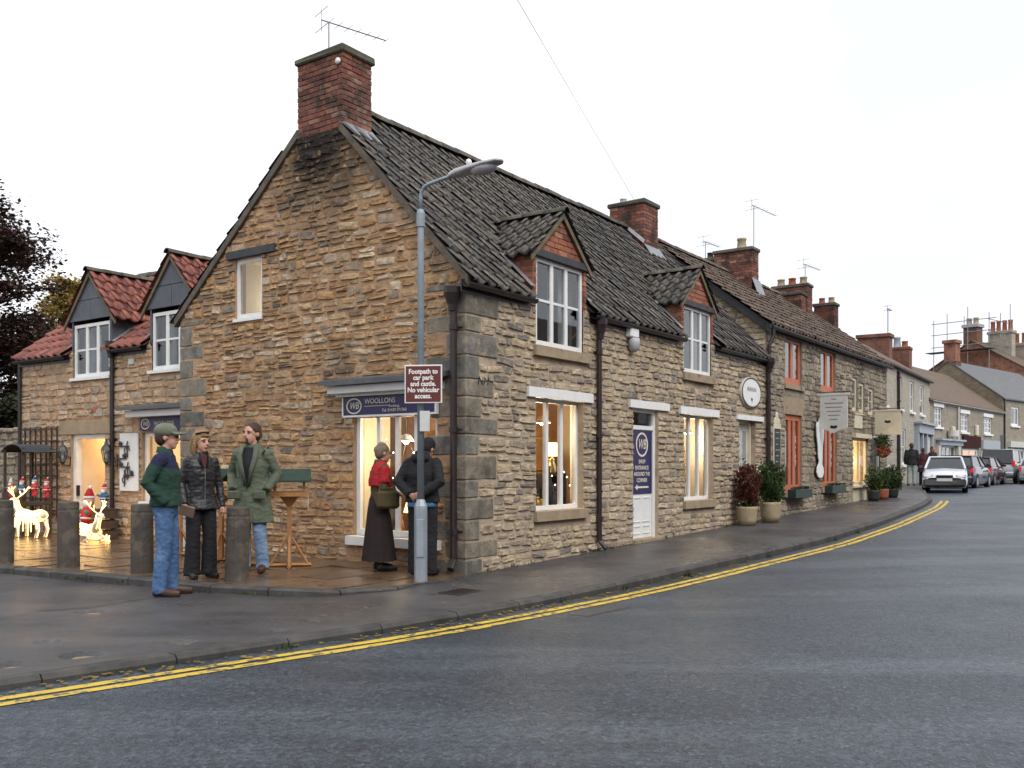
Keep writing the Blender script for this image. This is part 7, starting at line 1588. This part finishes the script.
for z, r_ in prof: m.v += [(math.cos(2 * math.pi * i / n) * r_ * (1 + .05 * math.sin(9 * 2 * math.pi * i / n) * (1.1 - z)), math.sin(2 * math.pi * i / n) * r_ * .82 * (1 + .05 * math.sin(9 * 2 * math.pi * i / n) * (1.1 - z)) + .03, z) for i in range(n)]
for q in range(len(prof) - 1):
    for i in range(n): m.f.append((q * n + i, q * n + (i + 1) % n, (q + 1) * n + (i + 1) % n, (q + 1) * n + i))
m.ob('skirt', 'skirt_dark', o, True)
m = MB(); m.tube([(0, .0, 1.16), (0, .0, 1.25), (0, .0, 1.36), (0, .005, 1.45), (0, .01, 1.52)], [(.165, .26), (.16, .255), (.145, .235), (.105, .17), (.07, .085)], 18)
for e in (-1, 1): m.tube([(e * .18, 0, 1.42), (e * .25, .01, 1.2)], [.085, .075], 10)
organic('shawl', m, 'shawl_red', o, .012, 8, fold=.016)
bg_ = thing('handbag', 'olive handbag slung at the side of the woman in the red shawl', 'bag'); bg_.matrix_world = o.matrix_basis @ Matrix.Translation((-.275, -.02, .98))
m = MB(); m.cbox(-.05, .05, -.17, .15, -.12, .13, .035); organic('bag_body', m, 'olive_cloth', bg_, .012, 6); MB().tube([(0, -.12, .12), (.04, -.06, .33), (.06, .0, .44), (.04, .06, .33), (0, .11, .12)], .012, 6).ob('strap', 'olive_cloth', bg_)
# the man in black, back turned, hands clasped behind him
s, t = -.52, .27; x, y = xy(s, t)
o, V, hp, RM = figure('man in black jacket with hands clasped behind his back at the shop window', x, y, fz(t) + .004, R(163), 1.74, dict(legs='cloth_black', lrad=(.112, .088, .085), fat=1.15, coat=('cloth_black', .90, 1.2, .074), handR=((.9, .2, -.35), (0, -1, 0), .5), handL=((-.9, .2, -.3), (0, -1, 0), .6), J=dict(head=(-.03, -.10, 1.56), neck=(-.01, -.05, 1.48), nod=R(28), tilt=R(-8), yaw=R(-10), elR=(-.275, .11, 1.15), wrR=(-.085, .225, 1.02), elL=(.275, .11, 1.15), wrL=(.075, .215, 1.0), shL=(.17, -.01, 1.39), shR=(-.17, -.01, 1.39))))
hair_cap(o, hp, RM, 'cloth_black'); m = MB(); m.tube([(0, .012, .845), (0, .012, .93)], [(.15, .195), (.145, .19)], 18); m.ob('shirt_hem', 'shirt_blue', o, True)
m = MB(); m.tube([(-.11, .06, 1.45), (-.05, .1, 1.44), (.05, .1, 1.44), (.11, .06, 1.45)], [.04, .055, .055, .04], 8); organic('hood', m, 'cloth_black', o, .012, 4)
# three people far down the pavement
for (px, Y, rz, h, kw, lab) in ((911.5, 40.2, 165, 1.82, dict(legs='trouser_stone', coat=('cloth_black', .86, 1.2, .085)), 'distant man in dark jacket and pale trousers walking away past the white car'), (923, 41.5, 160, 1.64, dict(legs='cloth_black', coat=('jacket_maroon', .6, 1.1, .07)), 'distant woman in long maroon coat beside the man in pale trousers'), (932.5, 42.5, 30, 1.72, dict(legs='cloth_black', coat=('cloth_black', .8, 1.15, .08)), 'distant person in black half hidden behind the white car')):
    x, y = (px - 512) / 930 * Y, Y; kw['vox'] = .02; o, V, hp, RM = figure(lab, x, y, gz(st(x, y)[0]), R(rz), h, kw); hair_cap(o, hp, RM, 'hair_brown')
# ------------------------------------------------------------------ cars
pm('car_white', (.62, .64, .68), (.58, .60, .64), 3, .25, coat=.6); pm('car_black_trim', (.015, .015, .017), None, 5, .55); pm('car_blue', (.02, .03, .06), (.015, .022, .045), 3, .2, coat=.8); pm('car_red', (.055, .012, .018), (.04, .01, .015), 3, .2, coat=.8); pm('car_silver', (.42, .45, .47), (.36, .39, .41), 3, .3, metal=.4, coat=.5)
pm('car_glass', (.02, .025, .03), (.03, .035, .04), 3, .05, spec=.7); pm('rubber', (.012, .012, .012), None, 6, .8); pm('alloy', (.4, .41, .42), None, 6, .35, metal=.7); pm('headlight', (.55, .57, .6), None, 6, .1, spec=.8); pm('tail_red', (.5, .02, .02), None, 6, .2, emit=(1, .04, .03), estr=.25); pm('plate_white', (.7, .7, .66), None, 6, .5)
def loft(m, rings):
    n = len(rings[0]); o_ = len(m.v)
    for r_ in rings: m.v += [tuple(p) for p in r_]
    for i in range(len(rings) - 1):
        for k in range(n - 1): m.f.append((o_ + i * n + k, o_ + i * n + k + 1, o_ + (i + 1) * n + k + 1, o_ + (i + 1) * n + k))
    m.f += [tuple(o_ + k for k in range(n)), tuple(o_ + (len(rings) - 1) * n + k for k in range(n))]
def car(label, px, Y, heading, paint, W=1.62, L=3.8, zt=1.40, belt=.92, suv=False, trim=None, estate=0):
    """front toward local -y"""
    x = (px - 512) / 930 * Y; s_, t_ = st(x, Y); o = thing('parked_car', label, 'car', (x, Y, road_z(s_, t_)), heading, 'cars parked along the kerb'); hw = W / 2; f = L / 2; g0 = .30 if suv else .17; hood = belt - (.02 if suv else .06)
    def sec(y, zt_, w_, zb): return [(-w_ * .93, y, zb), (-w_, y, zb + .14), (-w_, y, zt_ * .68), (-w_ * .97, y, zt_ - .07), (-w_ * .86, y, zt_), (0, y, zt_ + .025), (w_ * .86, y, zt_), (w_ * .97, y, zt_ - .07), (w_, y, zt_ * .68), (w_, y, zb + .14), (w_ * .93, y, zb), (-w_ * .93, y, zb)]
    m = MB(); loft(m, [sec(y, z_, w_, g0 + e) for y, z_, w_, e in ((-f, hood * .66, hw * .8, .08), (-f + .05, hood * .72, hw * .92, .03), (-f + .22, hood * .87, hw * .98, 0), (-f + .6, hood * .96, hw, 0), (-f + 1.05, belt, hw, 0), (0, belt + .02, hw, 0), (f - .45, belt + .03, hw, 0), (f - .1, belt - .02, hw * .96, 0), (f - .02, belt * .8, hw * .93, .03), (f, belt * .55, hw * .85, .06))])
    body = m.ob('body', paint, o, True)
    wb_, wt_ = hw * .90, hw * (.82 if suv else .72); yb0, yt0 = -f + (1.0 if not suv else 1.15), -f + (1.62 if not suv else 1.55); yt1, yb1 = (f - .62, f - .1) if not (suv or estate) else (f - .2, f - .04)
    m = MB(); A = [(-wb_, yb0, belt), (wb_, yb0, belt), (wb_, yb1, belt), (-wb_, yb1, belt)]; B = [(-wt_, yt0, zt - .05), (wt_, yt0, zt - .05), (wt_, yt1, zt - .05), (-wt_, yt1, zt - .05)]
    for i, nm in enumerate(('windscreen', 'side_glass', 'rear_window', 'side_glass')):
        j = (i + 1) % 4; MB().poly([A[i], A[j], B[j], B[i]]).ob(nm, 'car_glass', o)
    m = MB(); m.cbox(-wt_ - .03, wt_ + .03, yt0 - .04, yt1 + .05, zt - .06, zt, .025); m.ob('roof', paint, o, True)
    for i in range(4): MB().tube([A[i], B[i]], .045, 6).ob('pillar', paint, o)
    for e in (-1, 1): MB().tube([(e * wb_ * 1.0, .1, belt), (e * wt_ * 1.01, .12, zt - .05)], .035, 6).ob('pillar', paint, o)
    for yy in (-f + .72, f - .68):
        for e in (-1, 1):
            r_ = .37 if suv else .285; w1 = MB(); w1.tube([(e * (hw - .19), yy, r_), (e * (hw + .005), yy, r_)], r_, 20); wl_ = w1.ob('wheel', 'rubber', o); MB().tube([(e * (hw - .02), yy, r_), (e * (hw + .012), yy, r_)], r_ * .62, 14).ob('rim', 'alloy', wl_); m = MB(); m.tube([(e * (hw - .12), yy, r_ + .02), (e * (hw + .003), yy, r_ + .02)], r_ + .05, 20); m.ob('wheel_arch', 'car_black_trim', o)
    for e in (-1, 1):
        MB().cbox(e * hw * .72 - .17, e * hw * .72 + .17, -f - .005 + .03, -f + .25, hood * .66, hood * .66 + .13, .03).ob('headlight', 'headlight', o, True); MB().cbox(e * hw * .88 - .065, e * hw * .88 + .065, f - .10, f + .008, belt * .72 if not suv else belt * .85, belt * .92 if not suv else belt * 1.12, .015).ob('tail_light', 'tail_red', o); MB().cbox(e * (hw + .07) - .09, e * (hw + .07) + .09, yb0 + .28, yb0 + .38, belt + .0, belt + .13, .025).ob('mirror', trim or paint, o, True)
    MB().cbox(-.28, .28, -f - .012, -f + .1, hood * .68, hood * .68 + .09, .015).ob('grille', 'car_black_trim', o); MB().cbox(-hw * .94, hw * .94, -f - .045, -f + .2, g0 + .05, g0 + .33, .05).ob('front_bumper', trim or paint, o, True); MB().cbox(-hw * .94, hw * .94, f - .2, f + .05, g0 + .05, g0 + .33, .05).ob('rear_bumper', trim or paint, o, True)
    for y0_, y1_, z_ in ((-f - .052, -f - .046, .42), (f + .052, f + .058, .52)):
        pl_ = MB().box(-.26, .26, y0_, y1_, z_, z_ + .11).ob('number_plate', 'plate_white', o)
    if suv: m = MB(); m.tube([(.08, f + .02, .95), (.08, f + .22, .95)], .35, 22); w1 = m.ob('spare_wheel', 'rubber', o); MB().tube([(.08, f + .2, .95), (.08, f + .235, .95)], .2, 16).ob('rim', 'alloy', w1)
    return o
car('white hatchback with black bumper parked facing down the street at the kerb', 945.5, 35.6, R(-26), 'car_white', 1.52, 3.7, 1.34, .87, trim='car_black_trim')
def along(px, Y, L): return px, Y
for lab, px, Y, paint, kw in (('dark blue car parked just behind the white hatchback', 963, 41, 'car_blue', dict(W=1.65, L=4.0)), ('dark red car with lit tail light parked ahead of the blue car', 982, 46.5, 'car_red', dict(W=1.62, L=4.1, zt=1.38, belt=.9)), ('silver four wheel drive with spare wheel on its tailgate parked behind the saloon cars', 1004, 50.5, 'car_silver', dict(W=1.78, L=4.3, zt=1.82, belt=1.08, suv=True)), ('pale silver car at the photo edge beside the four wheel drive', 1043, 48.5, 'car_silver', dict(W=1.7, L=4.3, zt=1.5, belt=.95))):
    car(lab, px, Y, R(180) - R(37), paint, **kw)
bpy.data.scenes.remove(BENCH)
